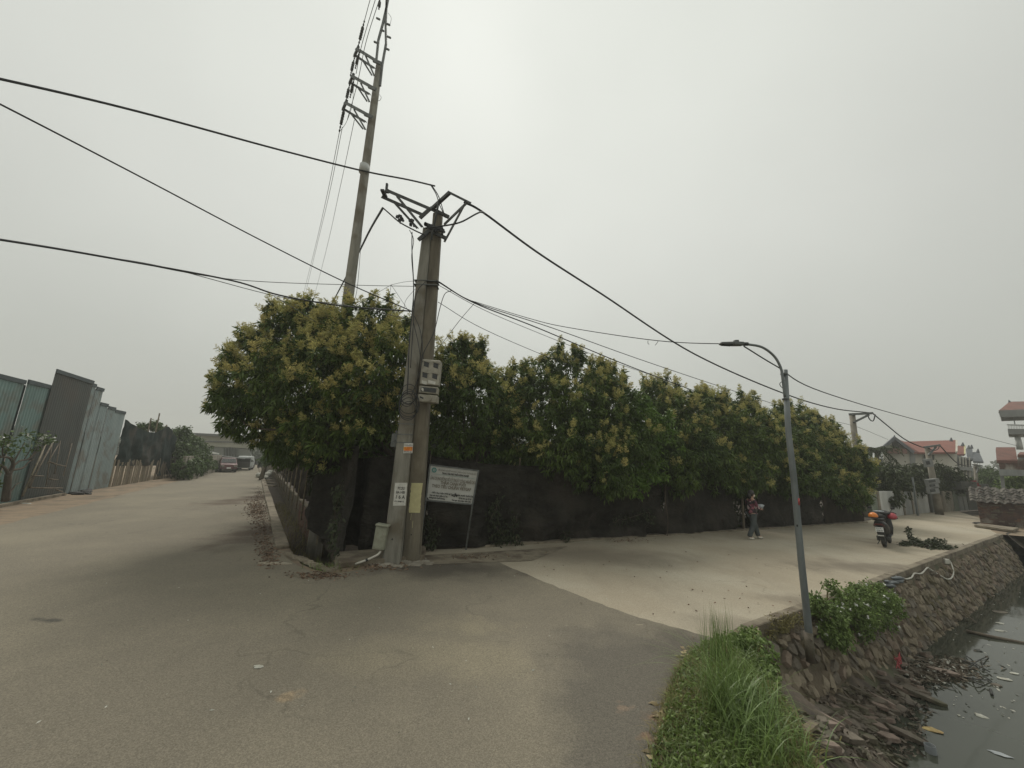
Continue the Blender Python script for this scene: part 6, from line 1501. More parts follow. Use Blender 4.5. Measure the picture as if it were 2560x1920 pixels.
tree('shrub', 'light green bushes growing behind the tiled roof of the brick hut', [PL(2535, 1215, 22, 26), PL(2560, 1205, 26, 26), PL(2515, 1225, 16, 26), PL(2590, 1210, 28, 26)], W(2540, 1262, 26.5), 'leaf_bush', dens=14, k=9, Ln=.25, Wd=.12, trunk_r=.08)
pm = thing('palm_tree', 'small palm tree above the dark trees left of the house', 'palm tree', W(2192, 1240, 32)); c = W(2192, 1122, 32)
mb = MB(); mb.tube([W(2196, 1240, 32), W(2194, 1180, 32), c], [.2, .16, .13], 8); mb.build('trunk', 'bark_pale', pm, smooth=True)
for i in range(15):
    a = 2 * math.pi * i / 15 + .2; el = random.uniform(-.1, 1.0); P_ = []; V = []; Fc = []; r_ = random.uniform(1.1, 1.5)
    pts = [c + Vector((math.cos(a) * r_ * t, math.sin(a) * r_ * t, math.sin(el) * r_ * t * 1.1 - 1.1 * t * t)) for t in (0, .25, .5, .75, 1)]
    cp = catmull(pts, 4); bs = []; ds = []
    for j, p in enumerate(cp[1:]):
        d = (cp[j + 1] - cp[j]).normalized(); sd_ = d.cross(Vector((0, 0, 1))).normalized()
        for sg in (-1, 1): bs.append(p); ds.append(d * .5 + sd_ * sg + Vector((0, 0, -.5)))
    v, f = leaves(np.array([[*p] for p in bs]), np.array([[*d] for d in ds]), .42, .08, simple=True); v2 = np.array([[*p] for p in cp]); trimesh('frond', v, f, 'leaf_dark', pm)
# right road poles
def road_pole(label, bx, by, tx, ty, arm_to, r0, r1, m, boxes, g0=None):
    b = G(bx, by) if g0 is None else g0; tpt_ = W(tx, ty, b.y); t = thing('utility_pole', label, 'utility pole', b)
    mb = MB(); mb.tube([b, b.lerp(tpt_, .5), tpt_], [r0, (r0 + r1) / 2, r1], 10); mb.build('pole_shaft', m, t, smooth=True)
    ax_, ay_ = arm_to
    mb = MB(); mb.bar(W(tx - 6, ty + 2, b.y - .2), W(ax_, ay_, b.y - .2), .12, .12); mb.build('crossarm', 'steel_grey', t)
    mb = MB(); mb.bar(W(tx + 4, ty + 22, b.y - .2), W(ax_ - 9, ay_ + 4, b.y - .2), .08, .1); mb.build('brace', 'steel_grey', t)
    for (x, y, w, h) in boxes:
        mb = MB(); mb.box(W(x, y, b.y - .3), (w, .25, h), rot=Matrix.Rotation(-.16, 3, 'Y')); o = mb.build('meter_box', 'house_grey', t)
        mb = MB(); mb.box(W(x, y, b.y - .43), (w * .6, .02, h * .45), rot=Matrix.Rotation(-.16, 3, 'Y')); mb.build('window', 'dark_glass', t)
    return t, b
p1g = onplane(2160, 1300, fA, fB); p1g = Vector((p1g.x + 1.2, p1g.y + 1.2, 0)); 
road_pole('concrete pole rising behind the last longan tree, with a single bracket arm', 0, 0, 2130, 1034, (2181, 1033), .17, .14, 'old_concrete', (), W(2160, 1290, 22.0))
road_pole('leaning pale concrete pole with meter boxes before the dark trees', 2349, 1286, 2317, 1116, (2349, 1113), .2, .13, 'old_concrete', ((2330, 1203, .75, .3), (2331, 1214, .6, .3), (2332, 1226, .55, .38), (2320, 1157, .4, .5)))
road_pole('thin concrete pole by the townhouse at the far right road', 0, 0, 2438, 1160, (2455, 1165), .15, .12, 'old_concrete', (), W(2444, 1262, 36))
cable('thick black cable between the two far poles on the right road', [(2181, 1033, 22), (2210, 1057, 23), (2260, 1097, 24.5), (2300, 1116, 25.5), (2316, 1119, 25.6)], .035)
cable('jumper loop hanging from the first far pole arm', [(2168, 1034, 22), (2174, 1048, 22), (2183, 1052, 22), (2188, 1036, 22)], .03)
cable('black cable from the leaning far pole down to the townhouse pole', [(2349, 1113, 25.4), (2372, 1138, 28), (2398, 1160, 32), (2438, 1168, 36)], .035)
cable('jumper loop under the arm of the leaning far pole', [(2320, 1120, 25.4), (2335, 1126, 25.4), (2345, 1122, 25.4), (2349, 1113, 25.4)], .025)
cable('cable sagging beyond the townhouse pole', [(2438, 1165, 36), (2452, 1168, 37), (2472, 1180, 39), (2500, 1182, 42)], .03)
cable('thin wire from the orchard treetops past the first far pole', [(2000, 1030, 20.5), (2072, 1050, 21), (2145, 1068, 23), (2220, 1099, 30)], .012, 'cable_grey')
# red round sign and red banner
rs = thing('round_sign', 'faded red round sign at the far end of the right road', 'sign', W(2424, 1262, 30.5)); mb = MB(); c = W(2423, 1213, 30.5); mb.tube([c, c + Vector((0, -.04, 0))], .33, 20); mb.build('disc', 'roof_red', rs)
mb = MB(); mb.tube([c + Vector((0, .03, -.3)), W(2426, 1270, 30.5)], .04, 6); mb.build('post', 'galvanised', rs)
rb = thing('red_banner', 'bright red cloth banners hanging by the far right road', 'banner', W(2440, 1235, 30))
for (x, y, w, h) in ((2435, 1209, .45, .5), (2441, 1217, .45, .6), (2446, 1222, .4, .5)):
    mb = MB(); c = W(x, y, 30); n = 6; vs = []
    for i in range(n + 1):
        for j in range(4): vs.append(c + Vector((-w / 2 + w * i / n, .08 * math.sin(i * 1.7 + j), -h / 2 + h * j / 3)))
    mb.add(vs, [(i * 4 + j, i * 4 + 4 + j, i * 4 + 5 + j, i * 4 + 1 + j) for i in range(n) for j in range(3)]); mb.build('cloth', 'red_cloth', rb)
# brick hut with old tile roof
Yb = G(2452, 1310).y
hut = thing('brick_hut', 'crumbling dark brick hut with an old scalloped tile roof at the pond corner', 'hut', G(2452, 1310))
hw0 = G(2452, 1311); hd = Vector((.93, -.36, 0)).normalized(); hn = -Vector((hw0.x + .6, hw0.y, 0)).normalized()      # hn faces the camera side
hz = Zat((hw0.x, hw0.y), 2440, 1254)
mb = MB(); Lh = 9.0; q = -hn * 4.5
a0 = hw0; vs = [Vector((p.x, p.y, z)) for z in (-1.45, hz) for p in (a0, a0 + hd * Lh, a0 + hd * Lh + q, a0 + q)]
mb.add(vs, [(3, 2, 1, 0), (4, 5, 6, 7), (0, 1, 5, 4), (1, 2, 6, 5), (2, 3, 7, 6), (3, 0, 4, 7)]); mb.build('wall_core', 'brick_dark', hut)
hb_me = []
for m in ('brick_old', 'brick_dark', 'brick_dark', 'brick_dark', 'stone_grey'):
    mb = MB(); mb.box((0, 0, 0), (.215, .05, .06)); me = bpy.data.meshes.new('brick'); me.from_pydata([tuple(v) for v in mb.v], [], mb.f); me.materials.append(MM[m]); hb_me.append(me)
lay_bricks(hut, a0 + hn * .02 + hd * .12, hd, Vector((hd.y, -hd.x, 0)), 17, 17, 0.06, dz=.078, skip=.12, meshes=hb_me, limit=290, keep=lambda s, z: z < hz - .05)
# scalloped tiles: wavy rows
def tile_roof(parent, origin, along, upslope, rows, cols, w, h, m, amp=.05):
    n_ = along.cross(upslope).normalized()
    if n_.z < 0: n_ = -n_
    k = 0; rest = MB()
    for r in range(rows):
        for c in range(cols):
            if random.random() < .05: continue
            mb = MB(); vs = []; o_ = origin + along * (c * w) + upslope * (r * h * .82) + n_ * (.035 + random.uniform(-.01, .012)); tw = random.uniform(-.06, .06); o_ = o_ + along * random.uniform(-.03, .03) + upslope * random.uniform(-.04, .04)
            for j in range(2):
                for i in range(5):
                    t = i / 4; vs.append(o_ + along * (w * 1.04 * t) + upslope * (h * j) + n_ * (amp * math.sin(t * math.pi * 2) + .035 * (1 - j) + tw * t))
            vs += [v - n_ * .018 for v in vs]
            fs = [(i, i + 1, i + 6, i + 5) for i in range(4)] + [(i + 10, i + 15, i + 16, i + 11) for i in range(4)] + [(i, i + 10, i + 11, i + 1) for i in range(4)] + [(0, 5, 15, 10), (4, 14, 19, 9)]
            mb.add(vs, fs); mb.build('roof_tile', m, parent); k += 1
oh = a0 + hn * .35 - hd * .25; oh.z = hz - .02
ups = (-hn * 1.0 + Vector((0, 0, .36))).normalized()
tile_roof(hut, oh, hd, ups, 6, 18, .34, .42, 'roof_tile_old')
slab_ = thing('concrete_slab', 'flat weathered concrete slab lying before the brick hut at the end of the road', 'slab', G(2480, 1322))
mb = MB(); P_ = [G(2436, 1318), G(2533, 1332), G(2548, 1326), G(2450, 1314)]; vs = [Vector((p.x, p.y, z)) for z in (.02, .12) for p in P_]
mb.add(vs, [(3, 2, 1, 0), (4, 5, 6, 7), (0, 1, 5, 4), (1, 2, 6, 5), (2, 3, 7, 6), (3, 0, 4, 7)]); mb.build('slab', 'kerb_concrete', slab_, bevel=.01)
mb = MB(); a = G(2428, 1309); mb.ball(a + Vector((.5, 0, .03)), .22, 8, 4, (1.8, .7, .3), .2); tag(mb.build('mat', 'black_matte'), 'dark flat scrap at the corner of the brick hut', 'scrap')
# low earth bank behind the wall end, below the hut
mb = MB(); vs = []; fs = []
for i in range(12):
    for j in range(6):
        p = wall_pt(WLEN + .0 + i * .7, .1 + j * .28 - i * .03); vs.append((p.x, p.y, .02 - j * .34 + random.uniform(-.08, .08)))
for i in range(11):
    for j in range(5): a = i * 6 + j; fs.append((a, a + 6, a + 7, a + 1))
mb.add(vs, fs); mb.build('pond_bank', 'mud', smooth=True)['kind'] = 'structure'
# balcony house and brick outbuilding at the right edge
Yq = 24.0
bh = thing('house', 'tall house with an open roofed balcony at the right edge of the photo', 'house', W(2560, 1240, Yq + 3))
roofq(bh, [(2524, 1004), (2497, 1026), (2600, 1022), (2600, 1003)], [Yq + 5, Yq + 2.6, Yq + 2.6, Yq + 5], 'roof_brown')
quadbox(bh, 'roof_edge', [(2496, 1026), (2502, 1043), (2600, 1040), (2600, 1022)], 'house_grey', Yq + 2.5, 3)
mb = MB(); mb.tube([W(2524, 1006, Yq + 4), W(2522, 1000, Yq + 4)], [.08, .02], 6); mb.build('finial', 'roof_slate', bh)
quadbox(bh, 'column', [(2536, 1061), (2539, 1061), (2535, 1043), (2532, 1043)], 'house_grey', Yq + 2.8, .2)
quadbox(bh, 'rail', [(2517, 1063), (2600, 1066), (2600, 1063), (2517, 1060)], 'white_wall_paint', Yq + 2.4, .15)
quadbox(bh, 'balcony_slab', [(2521, 1086), (2600, 1086), (2600, 1073), (2519, 1072)], 'house_grey', Yq + 2.4, 3)
for i in range(14): x = 2520 + i * 4; quadbox(bh, 'baluster', [(x, 1073), (x + 1.6, 1073), (x + 1.6, 1063), (x, 1063)], 'white_wall_paint', Yq + 2.45, .12)
mb = MB(); mb.tube([W(2550, 1124, Yq + 3), W(2547, 1108, Yq + 3), W(2543, 1090, Yq + 3)], [.16, .15, .13], 10); mb.build('column', 'white_wall_paint', bh, smooth=True)
mb = MB(); mb.box(W(2542, 1089, Yq + 3), (.5, .5, .15)); mb.build('capital', 'white_wall_paint', bh)
for x in (2585, 2630): quadbox(bh, 'column', [(x, 1075), (x + 5, 1075), (x + 2, 1040), (x - 3, 1040)], 'white_wall_paint', Yq + 2.8, .3)
quadbox(bh, 'back_wall', [(2566, 1262), (2680, 1262), (2650, 1100), (2562, 1100)], 'house_grey', Yq + 5, 4)
quadbox(bh, 'side_wall', [(2575, 1240), (2640, 1240), (2620, 1086), (2566, 1086)], 'house_cream', Yq + 3.2, 5)
ob = thing('outbuilding', 'old dark brick outbuilding on a concrete beam, under the balcony house', 'outbuilding', W(2520, 1240, Yq)); 
quadbox(ob, 'wall', [(2500, 1174), (2600, 1176), (2600, 1148), (2494, 1148)], 'brick_dark', Yq, 3); roofq(ob, [(2490, 1118), (2493, 1150), (2544, 1151), (2538, 1118)], [Yq + 1.5, Yq - .1, Yq - .1, Yq + 1.5], 'roof_brown')
roofq(ob, [(2550, 1130), (2544, 1136), (2610, 1138), (2600, 1130)], [Yq + 1, Yq, Yq, Yq + 1], 'roof_brown'); quadbox(ob, 'upper_wall', [(2545, 1153), (2610, 1155), (2610, 1136), (2545, 1136)], 'house_grey', Yq + .1, 2)
quadbox(ob, 'lower_wall', [(2508, 1275), (2640, 1275), (2620, 1188), (2503, 1188)], 'house_dark', Yq + 2.4, .4); quadbox(ob, 'pier', [(2580, 1270), (2592, 1270), (2586, 1189), (2574, 1189)], 'house_grey', Yq - .1, .5)
quadbox(ob, 'beam', [(2499, 1189), (2600, 1190), (2600, 1176), (2497, 1173)], 'grey_wall_paint', Yq - .3, 3); quadbox(ob, 'pier', [(2508, 1262), (2518, 1262), (2510, 1189), (2500, 1189)], 'house_grey', Yq - .1, .5)
# distant hazy tree line all round, beyond the fields
for i, (x0, y0, x1, y1, hh, lab) in enumerate(((-150, 60, -60, 120, 7, 'misty tree belt beyond the left road fence'), (-60, 120, 30, 150, 7, 'misty tree belt beyond the end of the left road'), (30, 150, 150, 110, 8, 'misty tree belt behind the orchard'), (80, 100, 150, 30, 7, 'misty tree belt behind the houses on the right'), (-90, -10, -150, 60, 7, 'misty tree belt far to the left'))):
    n = 9000; t = rng.random((n, 1)); P = np.array([x0, y0, 0.]) * (1 - t) + np.array([x1, y1, 0.]) * t; P[:, :2] += rng.normal(size=(n, 2)) * 3
    top_ = hh * (.6 + .25 * np.sin(P[:, 0] * .21 + i) + .2 * np.sin(P[:, 1] * .33 + 2)); P[:, 2] = rng.random(n) ** .7 * top_
    v, f = leaves(P, rng.normal(size=(n, 3)), 1.3, .8, simple=True); tag(trimesh('tree_belt', v, f, 'leaf_far_hazed'), lab, 'trees', kind='stuff')

# ------------------------------------------------------------------ street lamp
SL = wall_pt(.35, .16)
gL = Vector((SL.x, SL.y, -.55))
# the post foot: photo pixel (2023,1600) just outside the coping
lamp = thing('street_lamp', 'grey steel street lamp with a curved arm, standing against the retaining wall', 'street lamp', gL)
Yl = gL.y
def LWp(px, py, dy=0): return W(px, py, Yl + dy)
mb = MB(); P_ = [LWp(2026, 1640), LWp(2020, 1560), LWp(2003, 1400), LWp(1985, 1200), LWp(1971, 1080), LWp(1962, 925)]
mb.tube(P_, [.052, .050, .048, .046, .044, .042], 14); mb.build('post', 'galvanised', lamp, smooth=True)
mb = MB(); mb.tube([LWp(2026.5, 1655), LWp(2020.5, 1580)], .060, 12); mb.build('foot_sleeve', 'slab_brown', lamp, smooth=True)
mb = MB(); P_ = catmull([LWp(1962, 992, -.07), LWp(1957, 950, -.07), LWp(1952, 920, -.07), LWp(1935, 890, -.07), (LWp(1905, 868, -.07)), LWp(1870, 861, -.07), LWp(1852, 860, -.07)], 5)
mb.tube(P_, .021, 10); mb.build('arm', 'galvanised', lamp, smooth=True)
mb = MB(); c0_, c1_ = LWp(1857, 860, -.07), LWp(1800, 859, -.07); d = (c1_ - c0_).normalized()
mb.bar(c0_, c0_.lerp(c1_, .45), .11, .055, up=(0, 0, 1), w2=.13, h2=.06); mb.bar(c0_.lerp(c1_, .45), c1_, .13, .05, w2=.10, h2=.035); mb.build('lamp_head', 'steel_grey', lamp, bevel=.008)
mb = MB(); mb.bar(c0_.lerp(c1_, .5) + Vector((0, 0, -.03)), c0_.lerp(c1_, .92) + Vector((0, 0, -.022)), .09, .012); mb.build('lens', 'dark_glass', lamp)
mb = MB(); mb.tube([c0_.lerp(c1_, .28) + Vector((0, 0, .02)), c0_.lerp(c1_, .28) + Vector((0, 0, .06))], .045, 10); mb.build('sensor_cap', 'steel_dark', lamp)
mb = MB()
for i in range(4): mb.tube([c0_ + d * (-.0 - .025 * i), c0_ + d * (-.012 - .025 * i)], .034, 8)
mb.build('collar', 'steel_dark', lamp)['kind'] = 'stuff'
for py_ in (998, 935):
    mb = MB(); c = LWp(1964 - (998 - py_) * .06, py_, 0); mb.tube([c + Vector((0, 0, -.012)), c + Vector((0, 0, .012))], .055, 12); mb.build('clamp_band', 'steel_grey', lamp)
mb = MB(); mb.tube([LWp(1991.5, 1262), LWp(1990, 1245)], .0475, 14); mb.build('red_mark', 'red_paint', lamp, smooth=True)
mb = MB(); c = LWp(1993, 1314, -.05); mb.box(c, (.02, .01, .03)); mb.build('hatch', 'print_black', lamp)
mb = MB(); mb.tube(catmull([LWp(1962, 950, -.05), LWp(1950, 958, -.08), LWp(1952, 966, -.06), LWp(1960, 975, -.05), LWp(1961, 1000, -.06)], 4), .006, 5); mb.build('wire', 'cable_black', lamp)
# cable from the foot of the lamp down the bank
def mudp(px, py, dz=.03):
    """where the sight line meets the mud bank"""
    r = ray(px, py); z = -1.0
    for _ in range(12):
        t = (z - H) / r[2]; x, y = r[0] * t, r[1] * t; z = .5 * z + .5 * mud_z(x, y)
    return Vector((x, y, max(z, WATER) + dz))
def wallp(px, py, out=.05):
    """where the sight line meets the battered wall face"""
    n_ = slope_n; p0 = wall_pt(0, -.0, 0); r = Vector(ray(px, py)); o_ = Vector((0, 0, H)); t = (p0 - o_).dot(n_) / r.dot(n_); return o_ + r * t + n_ * out
mb = MB(); pts = [LWp(2028, 1600, -.07), wallp(2038, 1625, .08), wallp(2050, 1660, .07), mudp(2075, 1695), mudp(2110, 1735), mudp(2150, 1775), mudp(2200, 1810)]
mb.tube(catmull(pts, 5), .015, 6); tag(mb.build('ground_cable', 'bark_pale', smooth=True), 'muddy conduit running from the lamp foot down the bank', 'conduit')
hsx = thing('hose', 'white hose looping along the top of the retaining wall by the far bank', 'hose', wallp(2260, 1450))
mb = MB(); pts = [wallp(x, y, .03) for x, y in ((2244, 1454), (2250, 1445), (2262, 1448), (2275, 1444), (2282, 1434), (2300, 1434), (2314, 1420), (2322, 1424), (2345, 1438), (2363, 1448), (2375, 1445), (2380, 1430), (2374, 1408), (2367, 1399))]
mb.tube(catmull(pts, 4), .018, 6); mb.build('hose', 'white_pvc', hsx, smooth=True)
mb = MB(); mb.box(wallp(2362, 1403, .02), (.14, .1, .12)); mb.build('coupling', 'white_pvc', hsx)
mb = MB(); pts = [wallp(x, y, .03) for x, y in ((2374, 1402), (2388, 1420), (2400, 1450), (2425, 1485), (2450, 1515))]
mb.tube(catmull(pts, 4), .010, 5); tag(mb.build('hose', 'bark_pale', smooth=True), 'thin brown hose hanging down the far stone wall', 'hose')
mb = MB(); c = wallp(2225, 1455, .04)
for i in range(14): mb.ball(c + wdir * random.uniform(-.3, .5) + Vector((0, 0, random.uniform(-.1, .06))) - wn * .03, random.uniform(.05, .11), 10, 6, (1.7, .8, .35), .16)
tag(mb.build('plastic_rag', 'pvc_grey', smooth=True), 'grey plastic rag draped on the wall between bush and hose', 'rag', kind='stuff')

# ------------------------------------------------------------------ plants at the verge
def blades(n, fn, Ln, Wd, lean, m, name, label, parent=None, seg=4, dirb=None):
    """curved grass blades as strips; fn gives root points (n,3)"""
    P = fn(n); n = len(P); az = rng.random(n) * 2 * math.pi; d = np.stack([np.cos(az), np.sin(az), np.zeros(n)], 1)
    if dirb is not None: d = unit(d + np.array(dirb))
    L_ = Ln * rng.uniform(.5, 1.25, n); le = lean * rng.uniform(.3, 1.4, n); s_ = np.stack([-d[:, 1], d[:, 0], np.zeros(n)], 1); w = Wd * rng.uniform(.6, 1.2, n)
    V = []
    for k in range(seg + 1):
        t = k / seg; c = P + d * (L_ * le * t * t)[:, None]; c[:, 2] += L_ * (t - .45 * le * t * t * t); ww_ = (w * (1 - t) ** .7 * .5)[:, None]
        V += [c + s_ * ww_, c - s_ * ww_] if k < seg else [c]
    v = np.stack(V, 1).reshape(-1, 3); m_ = 2 * seg + 1; b = np.arange(n)[:, None] * m_; F_ = []
    for k in range(seg - 1): a = 2 * k; F_ += [b + np.array([[a, a + 1, a + 3]]), b + np.array([[a, a + 3, a + 2]])]
    a = 2 * (seg - 1); F_.append(b + np.array([[a, a + 1, a + 2]]))
    f = np.concatenate(F_, 1).reshape(-1, 3); o = trimesh(name, v, f, m, parent)
    if parent is None: tag(o, label, 'grass', kind='stuff')
    else: o['kind'] = 'stuff'
    return o
def inpoly(P, poly):
    x, y = P[:, 0], P[:, 1]; c = np.zeros(len(P), bool); j = len(poly) - 1
    for i in range(len(poly)):
        xi, yi = poly[i]; xj, yj = poly[j]
        c ^= ((yi > y) != (yj > y)) & (x < (xj - xi) * (y - yi) / (yj - yi + 1e-12) + xi); j = i
    return c
def gz_(x, y):
    d, al = bank_dist(x, y); return 0.0 if d < 0.05 else mud_z(x, y)
def region(poly_px, pw=1.0):
    poly = [tuple(G(a, b)[:2]) for a, b in poly_px]; xs = [p[0] for p in poly]; ys = [p[1] for p in poly]
    def fn(n):
        P = np.stack([rng.uniform(min(xs), max(xs), n * 4), rng.uniform(min(ys), max(ys), n * 4), np.zeros(n * 4)], 1); P = P[inpoly(P, poly)][:n]
        for i in range(len(P)): P[i, 2] = gz_(P[i, 0], P[i, 1]) - .01
        return P
    return fn
verge = [(1625, 1990), (1630, 1900), (1645, 1850), (1665, 1800), (1675, 1740), (1700, 1680), (1735, 1630), (1790, 1600), (1880, 1580), (1925, 1620), (1955, 1700), (1990, 1800), (2030, 1900), (2060, 1990)]
blades(7500, region(verge), .14, .010, .9, 'grass_green', 'grass', 'low green grass covering the verge at the bottom right')
blades(4000, region([(1660, 1780), (1700, 1660), (1790, 1610), (1850, 1640), (1800, 1760), (1720, 1830)]), .12, .008, 1.2, 'grass_dry', 'dry_grass', 'yellowish dry ground plants between asphalt and tall grass')
blades(1500, region([(1880, 1700), (1960, 1720), (2050, 1900), (2000, 1990), (1930, 1900)]), .14, .008, 1.1, 'grass_dry', 'dry_grass', 'dry yellow-green plants at the top of the bank')
P = region(verge)(3800); P[:, 2] += rng.random(len(P)) * .10
v, f = leaves(P, rng.normal(size=P.shape) * np.array([1, 1, .35]) + np.array([0, 0, .25]), rng.uniform(.025, .065, len(P)), .028); tag(trimesh('weeds', v, f, 'grass_green'), 'small leafy weeds mixed in the verge grass', 'weeds', kind='stuff')
P = region([(1630, 1900), (1660, 1790), (1690, 1700), (1720, 1650), (1790, 1610), (1830, 1640), (1750, 1720), (1720, 1850)])(1300); P[:, 2] += rng.random(len(P)) * .05
v, f = leaves(P, rng.normal(size=P.shape) * np.array([1, 1, .3]), rng.uniform(.02, .06, len(P)), .022); tag(trimesh('weeds', v, f, 'grass_dry'), 'brownish creeping weeds along the asphalt edge', 'weeds', kind='stuff')
def clump(px, py, sx, n):
    g_ = G(px, py)
    def fn(k):
        P = np.array([[g_.x, g_.y, 0]]) + rng.normal(size=(k, 3)) * np.array([sx, sx, 0])
        for i in range(len(P)): P[i, 2] = gz_(P[i, 0], P[i, 1]) - .02
        return P
    return fn
blades(1100, region([(1605, 1990), (1600, 1900), (1640, 1790), (1680, 1690), (1740, 1625), (1760, 1640), (1700, 1720), (1665, 1850)]), .13, .007, 1.2, 'grass_dry', 'dry_grass', 'stray yellowish blades creeping onto the asphalt')
def ditchfn(n):
    P = np.stack([rng.normal(G(815, 1424).x, .28, n), rng.normal(G(815, 1424).y + .12, .16, n), rng.uniform(-.3, -.05, n)], 1); return P
blades(420, ditchfn, .28, .008, .8, 'grass_green', 'weeds', 'rough grass growing in the corner of the ditch')
def ditch2(n):
    t = rng.random(n); P = np.array([*kO]) + np.outer(t * 14, np.array([*kdir])) + np.outer(rng.uniform(.15, .8, n), np.array([*kn])); P[:, 2] = -.6; return P
blades(900, ditch2, .4, .012, .9, 'grass_dry', 'weeds', 'dull weeds along the bottom of the ditch')
tg = thing('tall_grass', 'tussock of tall bright green grass at the corner of the verge', 'grass tussock', G(1870, 1790))
blades(190, clump(1850, 1800, .16, 0), .52, .013, .75, 'grass_tall', 'blades', '', tg, 7); blades(150, clump(1895, 1850, .17, 0), .46, .013, .75, 'grass_tall', 'blades', '', tg, 7)
blades(170, clump(1840, 1730, .13, 0), .52, .010, .45, 'grass_tall', 'blades', '', tg, 7); blades(140, clump(1800, 1660, .08, 0), .62, .007, .12, 'grass_tall', 'blades', '', tg, 6)
blades(70, clump(1810, 1790, .07, 0), .85, .009, .85, 'grass_tall', 'blades', '', tg, 8, (-1.6, .3, 0)); blades(140, clump(1920, 1900, .16, 0), .4, .011, .8, 'grass_tall', 'blades', '', tg, 6)
def plant(name, label, blobs, n, Ln, Wd, m, cat, flowers=0, base=None, stems=20, spread=1.0, group=None):
    base = base or blobs[0][0]; t = thing(name, label, cat, base, group); P = []; D = []
    for c, r in blobs:
        k = int(n * r * r); d = unit(rng.normal(size=(k, 3))); P.append(np.array([*c]) + d * r * rng.uniform(.45, 1.08, (k, 1)) * np.array([1, 1, .8])); D.append(d)
    P = np.concatenate(P); D = np.concatenate(D); v, f = crown_leaves(P, D, 5, Ln, Wd, droop=.2, spread=1.0, jitter=.03); trimesh('leaves', v, f, m, t)['kind'] = 'stuff'
    mb = MB()
    for i in range(stems): c, r = random.choice(blobs); limb(mb, Vector(base) + Vector((random.uniform(-.1, .1), random.uniform(-.1, .1), -.1)), c + Vector((random.uniform(-r, r), random.uniform(-r, r), random.uniform(0, r))) * .7, .008, .004, 3, 4, .1)
    mb.build('stems', 'grass_dry', t)['kind'] = 'stuff'
    if flowers:
        i = rng.choice(len(P), flowers); i = i[(D[i, 2] > -.2)]; q = np.repeat(P[i] + D[i] * .05, 5, axis=0); v, f = leaves(q, rng.normal(size=q.shape), .036, .03, simple=True); trimesh('flowers', v, f, 'flower_white', t)['kind'] = 'stuff'
    return t
def BW_(px, py, r, out=.15, s=0): 
    c = wallp(px, py, out); dep = (CM.T @ np.array([c.x, c.y, c.z - H]))[2] * -1; return (c, r * dep / F)
plant('flowering_bush', 'large leafy bush dotted with white flowers hanging over the retaining wall', [BW_(2085, 1505, 32, .25), BW_(2120, 1495, 36, .25), BW_(2160, 1498, 38, .25), BW_(2195, 1508, 30, .2), BW_(2120, 1540, 38, .17), BW_(2165, 1545, 34, .17), BW_(2140, 1582, 24, .12), BW_(2150, 1472, 20, .25), BW_(2100, 1474, 14, .25), BW_(2070, 1530, 24, .2), BW_(2212, 1532, 20, .17)], 2100, .055, .032, 'leaf_bush', 'bush', 110, wallp(2140, 1520, 0), 60)
plant('leafy_bush', 'smaller leafy bush right behind the foot of the street lamp', [BW_(2010, 1515, 24, .2), BW_(2040, 1530, 30, .2), BW_(2060, 1565, 34, .15), BW_(2075, 1595, 28, .1), BW_(2000, 1500, 14, .25), BW_(2050, 1585, 24, .1)], 2000, .07, .04, 'leaf_bush', 'bush', 25, wallp(2050, 1550, 0), 30)
plant('leafy_weed', 'broad-leaved dark green weeds behind the tall grass tussock', [PL(1870, 1595, 26, G(1880, 1610).y), PL(1900, 1620, 26, G(1900, 1640).y), PL(1920, 1660, 24, G(1920, 1690).y), PL(1850, 1610, 18, G(1860, 1630).y), PL(1935, 1690, 16, G(1935, 1710).y)], 2400, .065, .038, 'leaf_bush', 'weed', 0, G(1890, 1640), 20)
plant('leafy_weed', 'sprig of leaves standing above the flowering bush against the concrete', [BW_(2040, 1467, 14, .25), BW_(2055, 1485, 12, .25)], 2600, .06, .035, 'leaf_bush', 'weed', 0, wallp(2060, 1500, 0), 6)
plant('dry_shrub', 'brown dry twiggy growth on top of the wall left of the street lamp', [BW_(1930, 1560, 22, .04), BW_(1960, 1550, 22, .04), BW_(1985, 1545, 18, .04), BW_(1915, 1580, 18, .04)], 1500, .05, .014, 'grass_dry', 'dry shrub', 0, wallp(1950, 1560, 0), 40)
# bamboo frame like a ladder on the bank
lad = thing('wooden_frame', 'rough ladder-like wooden frame lying on the bank beside the grass', 'frame', mudp(1990, 1800))
for (x0, y0, x1, y1) in ((1942, 1684, 2065, 1905), (1925, 1728, 2020, 1900)):
    mb = MB(); a, b = mudp(x0, y0, .06), mudp(x1, y1, .10); mb.bar(a, b, .045, .03); mb.build('rail', 'wood_grey', lad)
for (x0, y0, x1, y1) in ((1948, 1768, 1978, 1748), (2008, 1872, 2040, 1838)):
    mb = MB(); mb.bar(mudp(x0, y0, .10), mudp(x1, y1, .10), .075, .03); mb.build('rung', 'old_board', lad)
mb = MB(); mb.ball(mudp(2062, 1892, .05), .03, 8, 6, (1, 1, 1)); tag(mb.build('float_ball', 'red_paint', smooth=True), 'little orange-red ball at the end of the wooden frame', 'ball')
mb = MB()
for pts in (((2055, 1905), (2075, 1895), (2095, 1900), (2100, 1880), (2106, 1862)), ((2075, 1900), (2060, 1912), (2050, 1920)), ((2095, 1900), (2085, 1915), (2060, 1925))): mb.tube(catmull([mudp(x, y, .08) for x, y in pts], 4), .007, 5)
tag(mb.build('twig', 'grass_dry'), 'pale yellow forked twig on the mud at the bottom edge', 'twig', kind='stuff')

